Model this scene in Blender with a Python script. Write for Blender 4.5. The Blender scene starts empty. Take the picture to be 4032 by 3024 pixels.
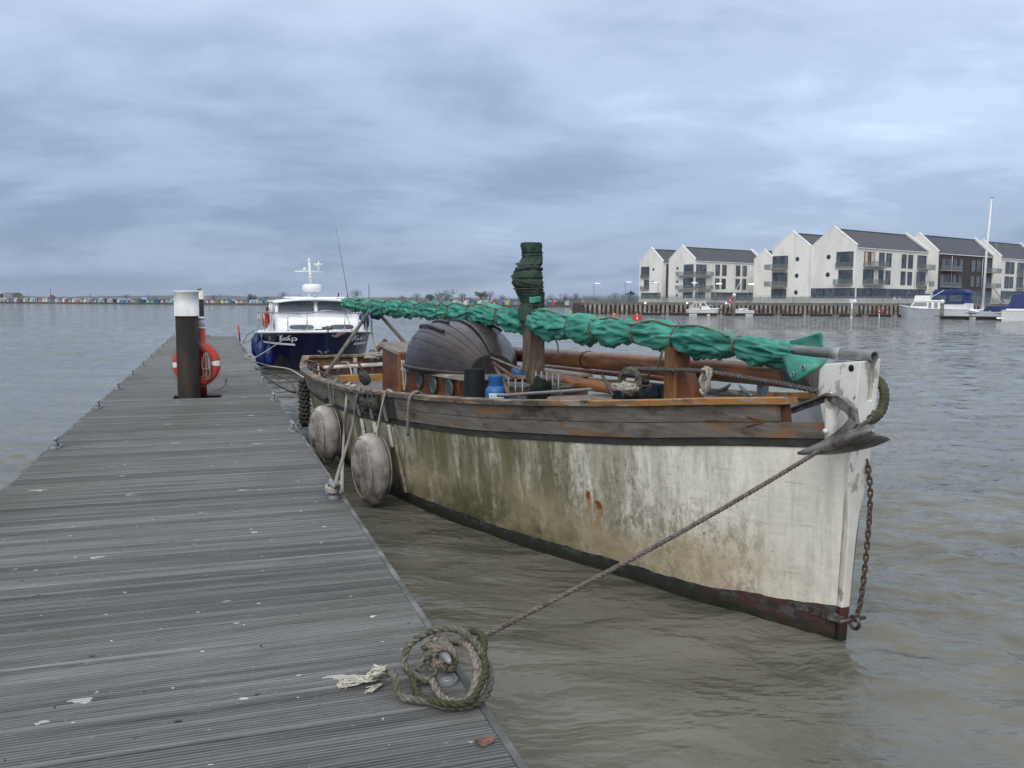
import bpy, bmesh, math, random
import numpy as np
from mathutils import Vector, Matrix, noise as mnoise
random.seed(7); rng = np.random.default_rng(7)
scene = bpy.context.scene
col = scene.collection
R_ = math.radians
# ---------------------------------------------------------------- camera
FPX = 3450.0
HCAM = 2.0
PITCH = math.atan((1512-1189.3)/FPX)
ROLL = 0.0045
_F = Vector((0, math.cos(PITCH), -math.sin(PITCH)))
_U0 = Vector((0, math.sin(PITCH), math.cos(PITCH)))
_R0 = Vector((1, 0, 0))
_R = _R0*math.cos(ROLL)+_U0*math.sin(ROLL)
_U = _U0*math.cos(ROLL)-_R0*math.sin(ROLL)
CAM = Vector((0, 0, HCAM))
cd = bpy.data.cameras.new('camera'); cam = bpy.data.objects.new('camera', cd); col.objects.link(cam)
cd.sensor_width = 36; cd.lens = 36*FPX/4032; cd.clip_start = .05; cd.clip_end = 8000
M3 = Matrix((_R, _U, -_F)).transposed()
cam.matrix_world = Matrix.Translation(CAM) @ M3.to_4x4()
scene.camera = cam
# ---------------------------------------------------------------- world
world = bpy.data.worlds.new('World'); scene.world = world; world.use_nodes = True
wn, wl_ = world.node_tree.nodes, world.node_tree.links
wn.clear()
def N(tree, t, **kw):
    n = tree.nodes.new(t)
    for k, v in kw.items(): setattr(n, k, v)
    return n
SUN_AZ = R_(196)      # compass direction the light comes from, measured from +Y towards +X
SUN_EL = R_(36)
def build_world():
    t = world.node_tree; L = t.links.new
    tc = N(t, 'ShaderNodeTexCoord'); sep = N(t, 'ShaderNodeSeparateXYZ'); L(tc.outputs['Generated'], sep.inputs[0])
    def math_(op, a, b=None, c=None, clamp=False):
        n = N(t, 'ShaderNodeMath', operation=op); n.use_clamp = clamp
        for i, v in enumerate((a, b, c)):
            if v is None: continue
            if isinstance(v, (int, float)): n.inputs[i].default_value = v
            else: L(v, n.inputs[i])
        return n.outputs[0]
    zc = math_('MAXIMUM', sep.outputs[2], 0.0)
    den = math_('ADD', zc, 0.20)
    px = math_('DIVIDE', sep.outputs[0], den); py = math_('DIVIDE', sep.outputs[1], den)
    cmb = N(t, 'ShaderNodeCombineXYZ'); L(px, cmb.inputs[0]); L(py, cmb.inputs[1])
    mp = N(t, 'ShaderNodeMapping'); L(cmb.outputs[0], mp.inputs[0])
    mp.inputs['Rotation'].default_value = (0, 0, R_(-14)); mp.inputs['Scale'].default_value = (.80, 1.05, 1); mp.inputs['Location'].default_value = (0.35, 2.1, 0)
    def noise(scale, detail, rough, dist, vec):
        n = N(t, 'ShaderNodeTexNoise'); n.inputs['Scale'].default_value = scale; n.inputs['Detail'].default_value = detail
        n.inputs['Roughness'].default_value = rough; n.inputs['Distortion'].default_value = dist; L(vec, n.inputs['Vector']); return n.outputs[0]
    n1 = noise(.75, 8, .56, .35, mp.outputs[0]); n2 = noise(2.9, 9, .62, .25, mp.outputs[0])
    a = math_('MULTIPLY_ADD', n1, 1.0, math_('MULTIPLY_ADD', n2, .36, .03))
    # soft brightening of the cloud layer towards where the hidden sun thins it (ahead and to the right)
    vec = N(t, 'ShaderNodeVectorMath', operation='DOT_PRODUCT'); L(tc.outputs['Generated'], vec.inputs[0])
    d = Vector((.42, .86, .30)).normalized(); vec.inputs[1].default_value = d
    g = math_('MULTIPLY_ADD', vec.outputs['Value'], .30, math_('MULTIPLY', zc, .05))
    a = math_('ADD', a, g)
    mr = N(t, 'ShaderNodeMapRange'); L(a, mr.inputs[0]); mr.inputs[1].default_value = .80; mr.inputs[2].default_value = 1.30
    ramp = N(t, 'ShaderNodeValToRGB'); L(mr.outputs[0], ramp.inputs[0])
    cr = ramp.color_ramp; cr.interpolation = 'EASE'
    cr.elements[0].position = 0; cr.elements[0].color = (.182, .255, .375, 1)
    cr.elements[1].position = 1; cr.elements[1].color = (.48, .592, .735, 1)
    e = cr.elements.new(.45); e.color = (.278, .362, .50, 1)
    e = cr.elements.new(.72); e.color = (.362, .463, .61, 1)
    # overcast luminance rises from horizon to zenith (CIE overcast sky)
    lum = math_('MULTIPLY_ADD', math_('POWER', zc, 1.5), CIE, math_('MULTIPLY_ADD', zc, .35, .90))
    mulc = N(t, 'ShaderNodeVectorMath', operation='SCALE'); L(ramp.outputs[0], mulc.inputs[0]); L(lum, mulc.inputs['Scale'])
    # the cloud deck overhead is greyer than the bluish distance
    bwn = N(t, 'ShaderNodeRGBToBW'); L(mulc.outputs[0], bwn.inputs[0]); wrm = N(t, 'ShaderNodeVectorMath', operation='SCALE'); wrm.inputs[0].default_value = (.955, 1.0, 1.075); L(bwn.outputs[0], wrm.inputs['Scale'])
    nf = math_('MULTIPLY_ADD', zc, 1.7, -.22, clamp=True); nf.node.use_clamp = True
    mxn = N(t, 'ShaderNodeMix', data_type='RGBA'); L(nf, mxn.inputs[0]); L(mulc.outputs[0], mxn.inputs[6]); L(wrm.outputs[0], mxn.inputs[7])
    sky = N(t, 'ShaderNodeTexSky', sky_type='NISHITA'); sky.sun_disc = False; sky.sun_elevation = SUN_EL; sky.sun_rotation = SUN_AZ
    sks = N(t, 'ShaderNodeVectorMath', operation='SCALE'); L(sky.outputs[0], sks.inputs[0]); sks.inputs['Scale'].default_value = .1
    mix = N(t, 'ShaderNodeMix', data_type='RGBA'); mix.inputs[0].default_value = .93; L(sks.outputs[0], mix.inputs[6]); L(mxn.outputs[2], mix.inputs[7])
    bg = N(t, 'ShaderNodeBackground'); bg.inputs[1].default_value = 1.0; L(mix.outputs[2], bg.inputs[0])
    out = N(t, 'ShaderNodeOutputWorld'); L(bg.outputs[0], out.inputs[0])
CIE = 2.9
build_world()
sl = bpy.data.lights.new('sun', 'SUN'); sl.energy = 1.5; sl.angle = R_(50); sl.color = (1, .94, .85)
so = bpy.data.objects.new('sun', sl); col.objects.link(so)
_d = Vector((math.sin(SUN_AZ)*math.cos(SUN_EL), math.cos(SUN_AZ)*math.cos(SUN_EL), math.sin(SUN_EL)))
so.rotation_euler = _d.to_track_quat('Z', 'Y').to_euler(); so.location = _d*50
vs = scene.view_settings
vs.view_transform = 'Standard'; vs.look = 'None'; vs.exposure = 0.44; vs.gamma = 1.0; vs.use_curve_mapping = False

# ---------------------------------------------------------------- helpers
def ray(x, y): return _F + _R*((x-2016)/FPX) + _U*((1512-y)/FPX)
def W(x, y, z=0.0):
    v = ray(x, y); return CAM + v*((z-HCAM)/v.z)
def AtY(x, y, Yv):
    v = ray(x, y); return CAM + v*(Yv/v.y)
def VP(x, y, q, e):
    v = ray(x, y); nx, ny = -e[1], e[0]
    t = (nx*(q[0]-CAM.x)+ny*(q[1]-CAM.y))/(nx*v.x+ny*v.y); return CAM + v*t
def lerp(a, b, t): return a+(b-a)*t
def cr1(xs, ys):
    xs = list(xs); ys = list(ys); n = len(xs); m = []
    for i in range(n):
        if i == 0: m.append((ys[1]-ys[0])/(xs[1]-xs[0]))
        elif i == n-1: m.append((ys[-1]-ys[-2])/(xs[-1]-xs[-2]))
        else:
            d0 = (ys[i]-ys[i-1])/(xs[i]-xs[i-1]); d1 = (ys[i+1]-ys[i])/(xs[i+1]-xs[i])
            m.append(0 if d0*d1 < 0 else (d0+d1)/2)
    def f(x):
        if x <= xs[0]: return ys[0]+m[0]*(x-xs[0])
        if x >= xs[-1]: return ys[-1]+m[-1]*(x-xs[-1])
        i = 0
        while x > xs[i+1]: i += 1
        h = xs[i+1]-xs[i]; t = (x-xs[i])/h
        return (2*t**3-3*t*t+1)*ys[i]+(t**3-2*t*t+t)*h*m[i]+(-2*t**3+3*t*t)*ys[i+1]+(t**3-t*t)*h*m[i+1]
    return f
def smooth_path(pts, step):
    pts = [Vector(p) for p in pts]
    if len(pts) == 2: dense = [pts[0].lerp(pts[1], i/20) for i in range(21)]
    else:
        P = [pts[0]*2-pts[1]]+pts+[pts[-1]*2-pts[-2]]; dense = []
        for i in range(1, len(P)-2):
            a, b, c, d = P[i-1], P[i], P[i+1], P[i+2]
            for k in range(12):
                t = k/12; dense.append(.5*((2*b)+(c-a)*t+(2*a-5*b+4*c-d)*t*t+(3*b-a-3*c+d)*t**3))
        dense.append(pts[-1])
    out = [dense[0]]; acc = 0
    for a, b in zip(dense, dense[1:]):
        L = (b-a).length
        if L < 1e-9: continue
        while acc+L >= step:
            a = a+(b-a)*((step-acc)/L); L = (b-a).length; out.append(a.copy()); acc = 0
            if L < 1e-9: break
        acc += L
    if (out[-1]-dense[-1]).length > step*.3: out.append(dense[-1])
    return out
def frames(path):
    n = len(path); T = []
    for i in range(n):
        a = path[max(0, i-1)]; b = path[min(n-1, i+1)]; d = (b-a); T.append(d.normalized() if d.length > 1e-9 else Vector((0, 0, 1)))
    up = Vector((0, 0, 1))
    if abs(T[0].z) > .9: up = Vector((1, 0, 0))
    x = T[0].cross(up).normalized(); out = []
    for i in range(n):
        x = (x-T[i]*x.dot(T[i]))
        x = x.normalized() if x.length > 1e-6 else T[i].orthogonal().normalized()
        out.append((T[i], x, T[i].cross(x)))
    return out
class MB:
    def __init__(s): s.v = []; s.f = []; s.sm = []; s.mi = []; s.cur = 0
    def add(s, vs, fs, smooth=False):
        o = len(s.v); s.v += [tuple(q) for q in vs]
        for f in fs: s.f.append(tuple(i+o for i in f)); s.sm.append(smooth); s.mi.append(s.cur)
        return s
    def box(s, c, size, rz=0, M=None):
        hx, hy, hz = size[0]/2, size[1]/2, size[2]/2
        vs = [Vector((x*hx, y*hy, z*hz)) for z in (-1, 1) for y in (-1, 1) for x in (-1, 1)]
        m = M if M is not None else Matrix.Rotation(rz, 3, 'Z')
        vs = [m @ v + Vector(c) for v in vs]
        return s.add(vs, [(0, 2, 3, 1), (4, 5, 7, 6), (0, 1, 5, 4), (2, 6, 7, 3), (0, 4, 6, 2), (1, 3, 7, 5)])
    def hexa(s, b, t):      # bottom quad (ccw from above), top quad
        return s.add(list(b)+list(t), [(3, 2, 1, 0), (4, 5, 6, 7), (0, 1, 5, 4), (1, 2, 6, 5), (2, 3, 7, 6), (3, 0, 4, 7)])
    def prism(s, poly, h, M=None, smooth=False):   # poly in xy, extruded z 0..h (or (z0,z1))
        z0, z1 = h if isinstance(h, tuple) else (0, h); n = len(poly)
        vs = [Vector((p[0], p[1], z0)) for p in poly]+[Vector((p[0], p[1], z1)) for p in poly]
        if M is not None: vs = [M @ v for v in vs]
        s.add(vs, [tuple(range(n-1, -1, -1)), tuple(range(n, 2*n))])
        o = len(s.v)-2*n
        for i in range(n):
            j = (i+1) % n; s.f.append((o+i, o+j, o+n+j, o+n+i)); s.sm.append(smooth); s.mi.append(s.cur)
        return s
    def tube(s, path, r, n=8, caps=True, sq=None):
        path = [Vector(p) for p in path]; fr = frames(path); m = len(path); vs = []
        for i, (T, x, y) in enumerate(fr):
            ri = r[i] if isinstance(r, (list, tuple)) else (r(i/(m-1)) if callable(r) else r)
            for k in range(n):
                a = 2*math.pi*k/n; vs.append(path[i]+(x*math.cos(a)+y*math.sin(a))*ri)
        fs = [(i*n+k, i*n+(k+1) % n, (i+1)*n+(k+1) % n, (i+1)*n+k) for i in range(m-1) for k in range(n)]
        s.add(vs, fs, True)
        if caps:
            o = len(s.v)-m*n
            s.f += [tuple(o+k for k in range(n-1, -1, -1)), tuple(o+(m-1)*n+k for k in range(n))]; s.sm += [False]*2; s.mi += [s.cur]*2
        return s
    def cyl(s, a, b, r, n=12, r2=None): return s.tube([a, b], [r, r if r2 is None else r2], n)
    def lathe(s, prof, n=24, c=(0, 0, 0), M=None, smooth=True):   # prof: (radius, z)
        vs = []
        for r, z in prof:
            for k in range(n):
                a = 2*math.pi*k/n; v = Vector((r*math.cos(a), r*math.sin(a), z))
                if M is not None: v = M @ v
                vs.append(v+Vector(c))
        m = len(prof)
        s.add(vs, [(i*n+k, i*n+(k+1) % n, (i+1)*n+(k+1) % n, (i+1)*n+k) for i in range(m-1) for k in range(n)], smooth)
        o = len(s.v)-m*n
        if prof[0][0] > 1e-4: s.f.append(tuple(o+k for k in range(n-1, -1, -1))); s.sm.append(False); s.mi.append(s.cur)
        if prof[-1][0] > 1e-4: s.f.append(tuple(o+(m-1)*n+k for k in range(n))); s.sm.append(False); s.mi.append(s.cur)
        return s
    def grid(s, rows, smooth=True, closed=False):
        n = len(rows[0]); m = len(rows); vs = [p for r in rows for p in r]
        fs = [(i*n+k, i*n+k+1, (i+1)*n+k+1, (i+1)*n+k) for i in range(m-1) for k in range(n-1)]
        if closed: fs += [(i*n+n-1, i*n, (i+1)*n, (i+1)*n+n-1) for i in range(m-1)]
        return s.add(vs, fs, smooth)
    def loft(s, rings, smooth=False, caps=True):   # closed rings
        n = len(rings[0]); m = len(rings); s.grid(rings, smooth, True); o = len(s.v)-n*m
        if caps:
            s.f += [tuple(o+k for k in range(n-1, -1, -1)), tuple(o+(m-1)*n+k for k in range(n))]; s.sm += [False]*2; s.mi += [s.cur]*2
        return s
    def torus(s, c, R, r, n=24, k=8, M=None, a0=0, a1=2*math.pi):
        full = abs(a1-a0-2*math.pi) < 1e-6; m = n if full else n+1; rows = []
        for i in range(m):
            a = a0+(a1-a0)*i/n; row = []
            for j in range(k):
                b = 2*math.pi*j/k; v = Vector(((R+r*math.cos(b))*math.cos(a), (R+r*math.cos(b))*math.sin(a), r*math.sin(b)))
                if M is not None: v = M @ v
                row.append(v+Vector(c))
            rows.append(row)
        if full: rows.append(rows[0])
        return s.grid(rows, True, True)
    def rope(s, pts, r, lay=None, step=None, n=6, strands=3):
        lay = lay or r*6.5; step = step or lay/9
        path = smooth_path(pts, step); fr = frames(path)
        for k in range(strands):
            sp = []
            for i, (T, x, y) in enumerate(fr):
                a = 2*math.pi*(k/strands+i*step/lay); sp.append(path[i]+(x*math.cos(a)+y*math.sin(a))*r*.5)
            s.tube(sp, r*.56, n)
        return s
    def blob(s, c, rad, n=12, m=8, jit=0, seed=0, M=None):
        rows = []
        for i in range(m+1):
            th = math.pi*i/m; row = []
            for k in range(n):
                ph = 2*math.pi*k/n; d = Vector((math.sin(th)*math.cos(ph), math.sin(th)*math.sin(ph), math.cos(th)))
                j = 1+jit*mnoise.noise(d*1.7+Vector((seed*3.1, seed*1.7, seed))) if jit else 1
                v = Vector((d.x*rad[0]*j, d.y*rad[1]*j, d.z*rad[2]*j))
                if M is not None: v = M @ v
                row.append(v+Vector(c))
            rows.append(row)
        rows = rows[::-1]
        return s.grid(rows, True, True)
    def mesh(s, name):
        me = bpy.data.meshes.new(name); me.from_pydata(s.v, [], s.f)
        me.polygons.foreach_set('use_smooth', s.sm); me.polygons.foreach_set('material_index', s.mi); me.update(); return me
    def build(s, name, m, parent=None, loc=None, rot=None, bevel=0, seg=2):
        me = s.mesh(name)
        for q in (m if isinstance(m, (list, tuple)) else [m]): me.materials.append(q)
        o = bpy.data.objects.new(name, me); col.objects.link(o)
        if parent: o.parent = parent
        if loc is not None: o.location = loc
        if rot is not None: o.rotation_euler = rot
        if bevel:
            b = o.modifiers.new('bevel', 'BEVEL'); b.width = bevel; b.segments = seg; b.limit_method = 'ANGLE'; b.angle_limit = R_(40)
        return o
def tag(o, label=None, cat=None, group=None, kind=None):
    if label: o['label'] = label
    if cat: o['category'] = cat
    if group: o['group'] = group
    if kind: o['kind'] = kind
    return o
def thing(name, label, cat, loc=(0, 0, 0), rz=0, group=None):
    o = bpy.data.objects.new(name, None); col.objects.link(o); o.location = loc; o.rotation_euler = (0, 0, rz); o.empty_display_size = .1
    return tag(o, label, cat, group)
def dup(o, name=None, parent=None):
    c = o.copy(); col.objects.link(c)
    if parent is not None: c.parent = parent
    return c
def copy_tree(o, parent=None):
    c = o.copy(); col.objects.link(c); c.parent = parent
    for ch in list(o.children): copy_tree(ch, c)
    return c
ORD = ['first', 'second', 'third', 'fourth', 'fifth', 'sixth', 'seventh', 'eighth', 'ninth', 'tenth', 'eleventh', 'twelfth', 'thirteenth', 'fourteenth', 'fifteenth', 'sixteenth', 'seventeenth', 'eighteenth', 'nineteenth']
TEN = ['', '', 'twent', 'thirt', 'fort', 'fift', 'sixt', 'sevent', 'eight', 'ninet']
def ordn(i):
    if i <= 19: return ORD[i-1]
    t, u = divmod(i, 10)
    return TEN[t]+'ieth' if u == 0 else TEN[t]+'y-'+ORD[u-1]

# ---------------------------------------------------------------- materials
def material(name, c, rough=.6, layers=(), bump=(), metal=0, spec=.5, coord='Object', emit=None, rvar=0, hue=0, alpha=None, trans=0, ior=1.45):
    """layers: (colour, scale xyz, lo, hi[, detail[, amount[, zmask (z0,z1)]]]); bump: (scale xyz, strength, distance)"""
    m = bpy.data.materials.new(name); m.use_nodes = True; t = m.node_tree; L = t.links.new
    b = t.nodes['Principled BSDF']; b.inputs['Roughness'].default_value = rough; b.inputs['Metallic'].default_value = metal
    b.inputs['Specular IOR Level'].default_value = spec; b.inputs['Base Color'].default_value = (*c, 1)
    b.inputs['IOR'].default_value = ior
    if trans: b.inputs['Transmission Weight'].default_value = trans
    if alpha is not None: b.inputs['Alpha'].default_value = alpha
    if emit: b.inputs['Emission Color'].default_value = (*emit[0], 1); b.inputs['Emission Strength'].default_value = emit[1]
    if not (layers or bump or rvar or hue): return m
    if coord == 'World':
        g = N(t, 'ShaderNodeNewGeometry'); base = g.outputs['Position']
    else: base = N(t, 'ShaderNodeTexCoord').outputs[coord]
    oi = N(t, 'ShaderNodeObjectInfo')
    if hue:   # per-object offset so that copies differ
        ad = N(t, 'ShaderNodeVectorMath', operation='MULTIPLY_ADD'); cmb = N(t, 'ShaderNodeCombineXYZ')
        for i in range(3): L(oi.outputs['Random'], cmb.inputs[i])
        L(cmb.outputs[0], ad.inputs[0]); ad.inputs[1].default_value = (37, 53, 71); L(base, ad.inputs[2]); vec0 = ad.outputs[0]
    else: vec0 = base
    def nz(scale, detail=6, rough=.6, seed=0):
        mp = N(t, 'ShaderNodeMapping'); L(vec0, mp.inputs[0]); mp.inputs['Scale'].default_value = scale if not isinstance(scale, (int, float)) else (scale,)*3
        mp.inputs['Location'].default_value = (seed*3.7, seed*1.3, seed*2.1)
        n = N(t, 'ShaderNodeTexNoise'); n.inputs['Scale'].default_value = 1; n.inputs['Detail'].default_value = detail; n.inputs['Roughness'].default_value = rough
        L(mp.outputs[0], n.inputs['Vector']); return n.outputs[0]
    rgb = N(t, 'ShaderNodeRGB'); rgb.outputs[0].default_value = (*c, 1); cur = rgb.outputs[0]
    if hue:
        mm = N(t, 'ShaderNodeMath', operation='MULTIPLY_ADD'); L(oi.outputs['Random'], mm.inputs[0]); mm.inputs[1].default_value = hue; mm.inputs[2].default_value = 1-hue/2
        sc = N(t, 'ShaderNodeVectorMath', operation='SCALE'); L(cur, sc.inputs[0]); L(mm.outputs[0], sc.inputs['Scale']); cur = sc.outputs[0]
    for i, ly in enumerate(layers):
        lc, scl, lo, hi = ly[:4]; det = ly[4] if len(ly) > 4 else 6; amt = ly[5] if len(ly) > 5 else 1.0; zm = ly[6] if len(ly) > 6 else None
        n = nz(scl, det, .62, i+1); mr = N(t, 'ShaderNodeMapRange'); L(n, mr.inputs[0]); mr.inputs[1].default_value = lo; mr.inputs[2].default_value = hi; mr.inputs[4].default_value = amt
        fac = mr.outputs[0]
        if zm:
            ax = zm[2] if len(zm) > 2 else 2
            sp = N(t, 'ShaderNodeSeparateXYZ'); L(base, sp.inputs[0]); m2 = N(t, 'ShaderNodeMapRange'); m2.interpolation_type = 'SMOOTHSTEP'; L(sp.outputs[ax], m2.inputs[0]); m2.inputs[1].default_value = zm[0]; m2.inputs[2].default_value = zm[1]
            mu = N(t, 'ShaderNodeMath', operation='MULTIPLY'); L(fac, mu.inputs[0]); L(m2.outputs[0], mu.inputs[1]); fac = mu.outputs[0]
        mx = N(t, 'ShaderNodeMix', data_type='RGBA'); L(fac, mx.inputs[0]); L(cur, mx.inputs[6]); mx.inputs[7].default_value = (*lc, 1); cur = mx.outputs[2]
    L(cur, b.inputs['Base Color'])
    if rvar:
        n = nz(9, 4, .6, 9); mr = N(t, 'ShaderNodeMapRange'); L(n, mr.inputs[0]); mr.inputs[1].default_value = .3; mr.inputs[2].default_value = .7; mr.inputs[3].default_value = max(.02, rough-rvar); mr.inputs[4].default_value = min(1, rough+rvar); L(mr.outputs[0], b.inputs['Roughness'])
    prev = None
    for i, (scl, st, dist) in enumerate(bump):
        bp = N(t, 'ShaderNodeBump'); bp.inputs['Strength'].default_value = st; bp.inputs['Distance'].default_value = dist; L(nz(scl, 6, .62, 20+i), bp.inputs['Height'])
        if prev: L(prev, bp.inputs['Normal'])
        prev = bp.outputs[0]
    if prev: L(prev, b.inputs['Normal'])
    return m
# ================================================================ water
BOAT_A = R_(24); BO = Vector((1.964, 5.063, 0))
BE = Vector((-math.sin(BOAT_A), math.cos(BOAT_A), 0)); BN = Vector((-math.cos(BOAT_A), -math.sin(BOAT_A), 0))
JA = R_(18.85); JO = Vector((.047, 2.796, .45)); JE = Vector((-math.sin(JA), math.cos(JA), 0)); JN = Vector((-math.cos(JA), -math.sin(JA), 0))
JW = 2.615; JL = 37.9
def build_water():
    nr, na = 860, 520
    r = np.concatenate([[0.0], 1.6*np.exp(np.linspace(0, math.log(75/1.6), nr)), [95, 130, 190, 300, 600, 1500, 4000]])
    a = np.concatenate([np.linspace(-180, -48, 14)[:-1], np.linspace(-48, 48, na), np.linspace(48, 180, 14)[1:-1]])*math.pi/180
    rr, aa = np.meshgrid(r, a, indexing='ij'); x = rr*np.sin(aa); y = rr*np.cos(aa)
    g = np.random.default_rng(3); h = np.zeros_like(x); sp = np.maximum(rr*.0046, .006)
    gust = .75+.5*np.sin(x*.21+y*.13+1)*np.sin(y*.17-x*.08+.4)
    s = (x-BO.x)*BE.x+(y-BO.y)*BE.y; t = (x-BO.x)*BN.x+(y-BO.y)*BN.y
    ju = (x-JO.x)*JE.x+(y-JO.y)*JE.y; jv = (x-JO.x)*JN.x+(y-JO.y)*JN.y
    lee = np.clip((t+.6)/.9, 0, 1)*np.clip((-jv+.6)/.6, 0, 1)*np.clip((14-s)/3, 0, 1)*np.clip((s+7)/5, 0, 1)
    for i in range(70):
        lam = .17*(9.0)**g.random()
        th = math.radians(205+g.normal(0, 34)); k = 2*math.pi/lam; ph = g.random()*6.283
        amp = .0046*lam**.92*(.6+.8*g.random())
        fade = np.clip((lam/sp-2.2)/3, 0, 1)
        sh = 1-lee*(.80 if lam < .7 else .6)
        q = k*(x*math.sin(th)+y*math.cos(th))+ph+.35*np.sin(.9*x+1.1*y+i)
        h += amp*fade*sh*(np.sin(q)+.22*np.cos(2*q))
    h *= gust
    h = h+np.where(h > 0, 2.2*h*h, 0)
    h = np.where(rr > 75, 0, h)
    h = np.where((jv > 0.02) & (jv < JW-.02) & (ju < JL), np.minimum(h, -.02), h)
    v = np.stack([x, y, h-.0], -1).reshape(-1, 3); n = len(a); m = len(r)
    idx = np.arange(m*n).reshape(m, n)
    q = np.stack([idx[:-1], np.roll(idx, -1, 1)[:-1], np.roll(idx, -1, 1)[1:], idx[1:]], -1).reshape(-1, 4)
    me = bpy.data.meshes.new('water'); me.vertices.add(len(v)); me.vertices.foreach_set('co', v.ravel().astype(np.float32))
    me.loops.add(q.size); me.loops.foreach_set('vertex_index', q.ravel().astype(np.int32)); me.polygons.add(len(q))
    me.polygons.foreach_set('loop_start', np.arange(0, q.size, 4, dtype=np.int32)); me.polygons.foreach_set('loop_total', np.full(len(q), 4, np.int32))
    me.polygons.foreach_set('use_smooth', np.ones(len(q), bool)); me.update(); me.validate()
    m_ = bpy.data.materials.new('murky_water'); m_.use_nodes = True; t_ = m_.node_tree; L = t_.links.new; b = t_.nodes['Principled BSDF']
    b.inputs['Roughness'].default_value = .06; b.inputs['IOR'].default_value = 1.33
    geo = N(t_, 'ShaderNodeNewGeometry')
    def nz(scale, detail, rough=.6, rot=0, dist=0):
        mp = N(t_, 'ShaderNodeMapping'); mp.inputs['Scale'].default_value = scale; mp.inputs['Rotation'].default_value = (0, 0, rot); L(geo.outputs['Position'], mp.inputs[0])
        n_ = N(t_, 'ShaderNodeTexNoise'); n_.inputs['Scale'].default_value = 1; n_.inputs['Detail'].default_value = detail; n_.inputs['Roughness'].default_value = rough; n_.inputs['Distortion'].default_value = dist; L(mp.outputs[0], n_.inputs[0]); return n_.outputs[0]
    mx = N(t_, 'ShaderNodeMix', data_type='RGBA'); mx.inputs[6].default_value = (.094, .091, .070, 1); mx.inputs[7].default_value = (.150, .145, .118, 1)
    mr = N(t_, 'ShaderNodeMapRange'); mr.inputs[1].default_value = .35; mr.inputs[2].default_value = .65; L(nz((.35, .8, 1), 5, .6, .3, .6), mr.inputs[0]); L(mr.outputs[0], mx.inputs[0]); L(mx.outputs[2], b.inputs['Base Color'])
    prev = None
    for sc, st, di, rot in (((5.5, 8, 1), .5, .03, .35), ((17, 24, 1), .42, .011, -.25), ((.9, 1.7, 1), .55, .30, .2)):
        bp = N(t_, 'ShaderNodeBump'); bp.inputs['Strength'].default_value = st; bp.inputs['Distance'].default_value = di; L(nz(sc, 4, .55, rot, .4), bp.inputs['Height'])
        if prev: L(prev, bp.inputs['Normal'])
        prev = bp.outputs[0]
    # short wind ripples that the mesh cannot carry further out: tilted facets of real slope
    nn = N(t_, 'ShaderNodeTexNoise'); nn.inputs['Scale'].default_value = 1; nn.inputs['Detail'].default_value = 4; mpn = N(t_, 'ShaderNodeMapping'); mpn.inputs['Scale'].default_value = (1.1, 2.0, 1); mpn.inputs['Rotation'].default_value = (0, 0, .3); L(geo.outputs['Position'], mpn.inputs[0]); L(mpn.outputs[0], nn.inputs[0])
    sb = N(t_, 'ShaderNodeVectorMath', operation='SUBTRACT'); L(nn.outputs['Color'], sb.inputs[0]); sb.inputs[1].default_value = (.5, .5, .5)
    dst = N(t_, 'ShaderNodeVectorMath', operation='LENGTH'); L(geo.outputs['Position'], dst.inputs[0]); dr = N(t_, 'ShaderNodeMapRange'); L(dst.outputs['Value'], dr.inputs[0]); dr.inputs[1].default_value = 10; dr.inputs[2].default_value = 70; dr.inputs[3].default_value = 0; dr.inputs[4].default_value = 3.0
    sc_ = N(t_, 'ShaderNodeVectorMath', operation='SCALE'); L(sb.outputs[0], sc_.inputs[0]); L(dr.outputs[0], sc_.inputs['Scale'])
    fl_ = N(t_, 'ShaderNodeVectorMath', operation='MULTIPLY'); L(sc_.outputs[0], fl_.inputs[0]); fl_.inputs[1].default_value = (1, 1, 0)
    ad_ = N(t_, 'ShaderNodeVectorMath', operation='ADD'); L(prev, ad_.inputs[0]); L(fl_.outputs[0], ad_.inputs[1]); nr_ = N(t_, 'ShaderNodeVectorMath', operation='NORMALIZE'); L(ad_.outputs[0], nr_.inputs[0])
    L(nr_.outputs[0], b.inputs['Normal'])
    me.materials.append(m_)
    o = bpy.data.objects.new('water', me); col.objects.link(o); tag(o, 'grey brown tidal water with small wind waves', 'water', kind='structure')
build_water()

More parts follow.
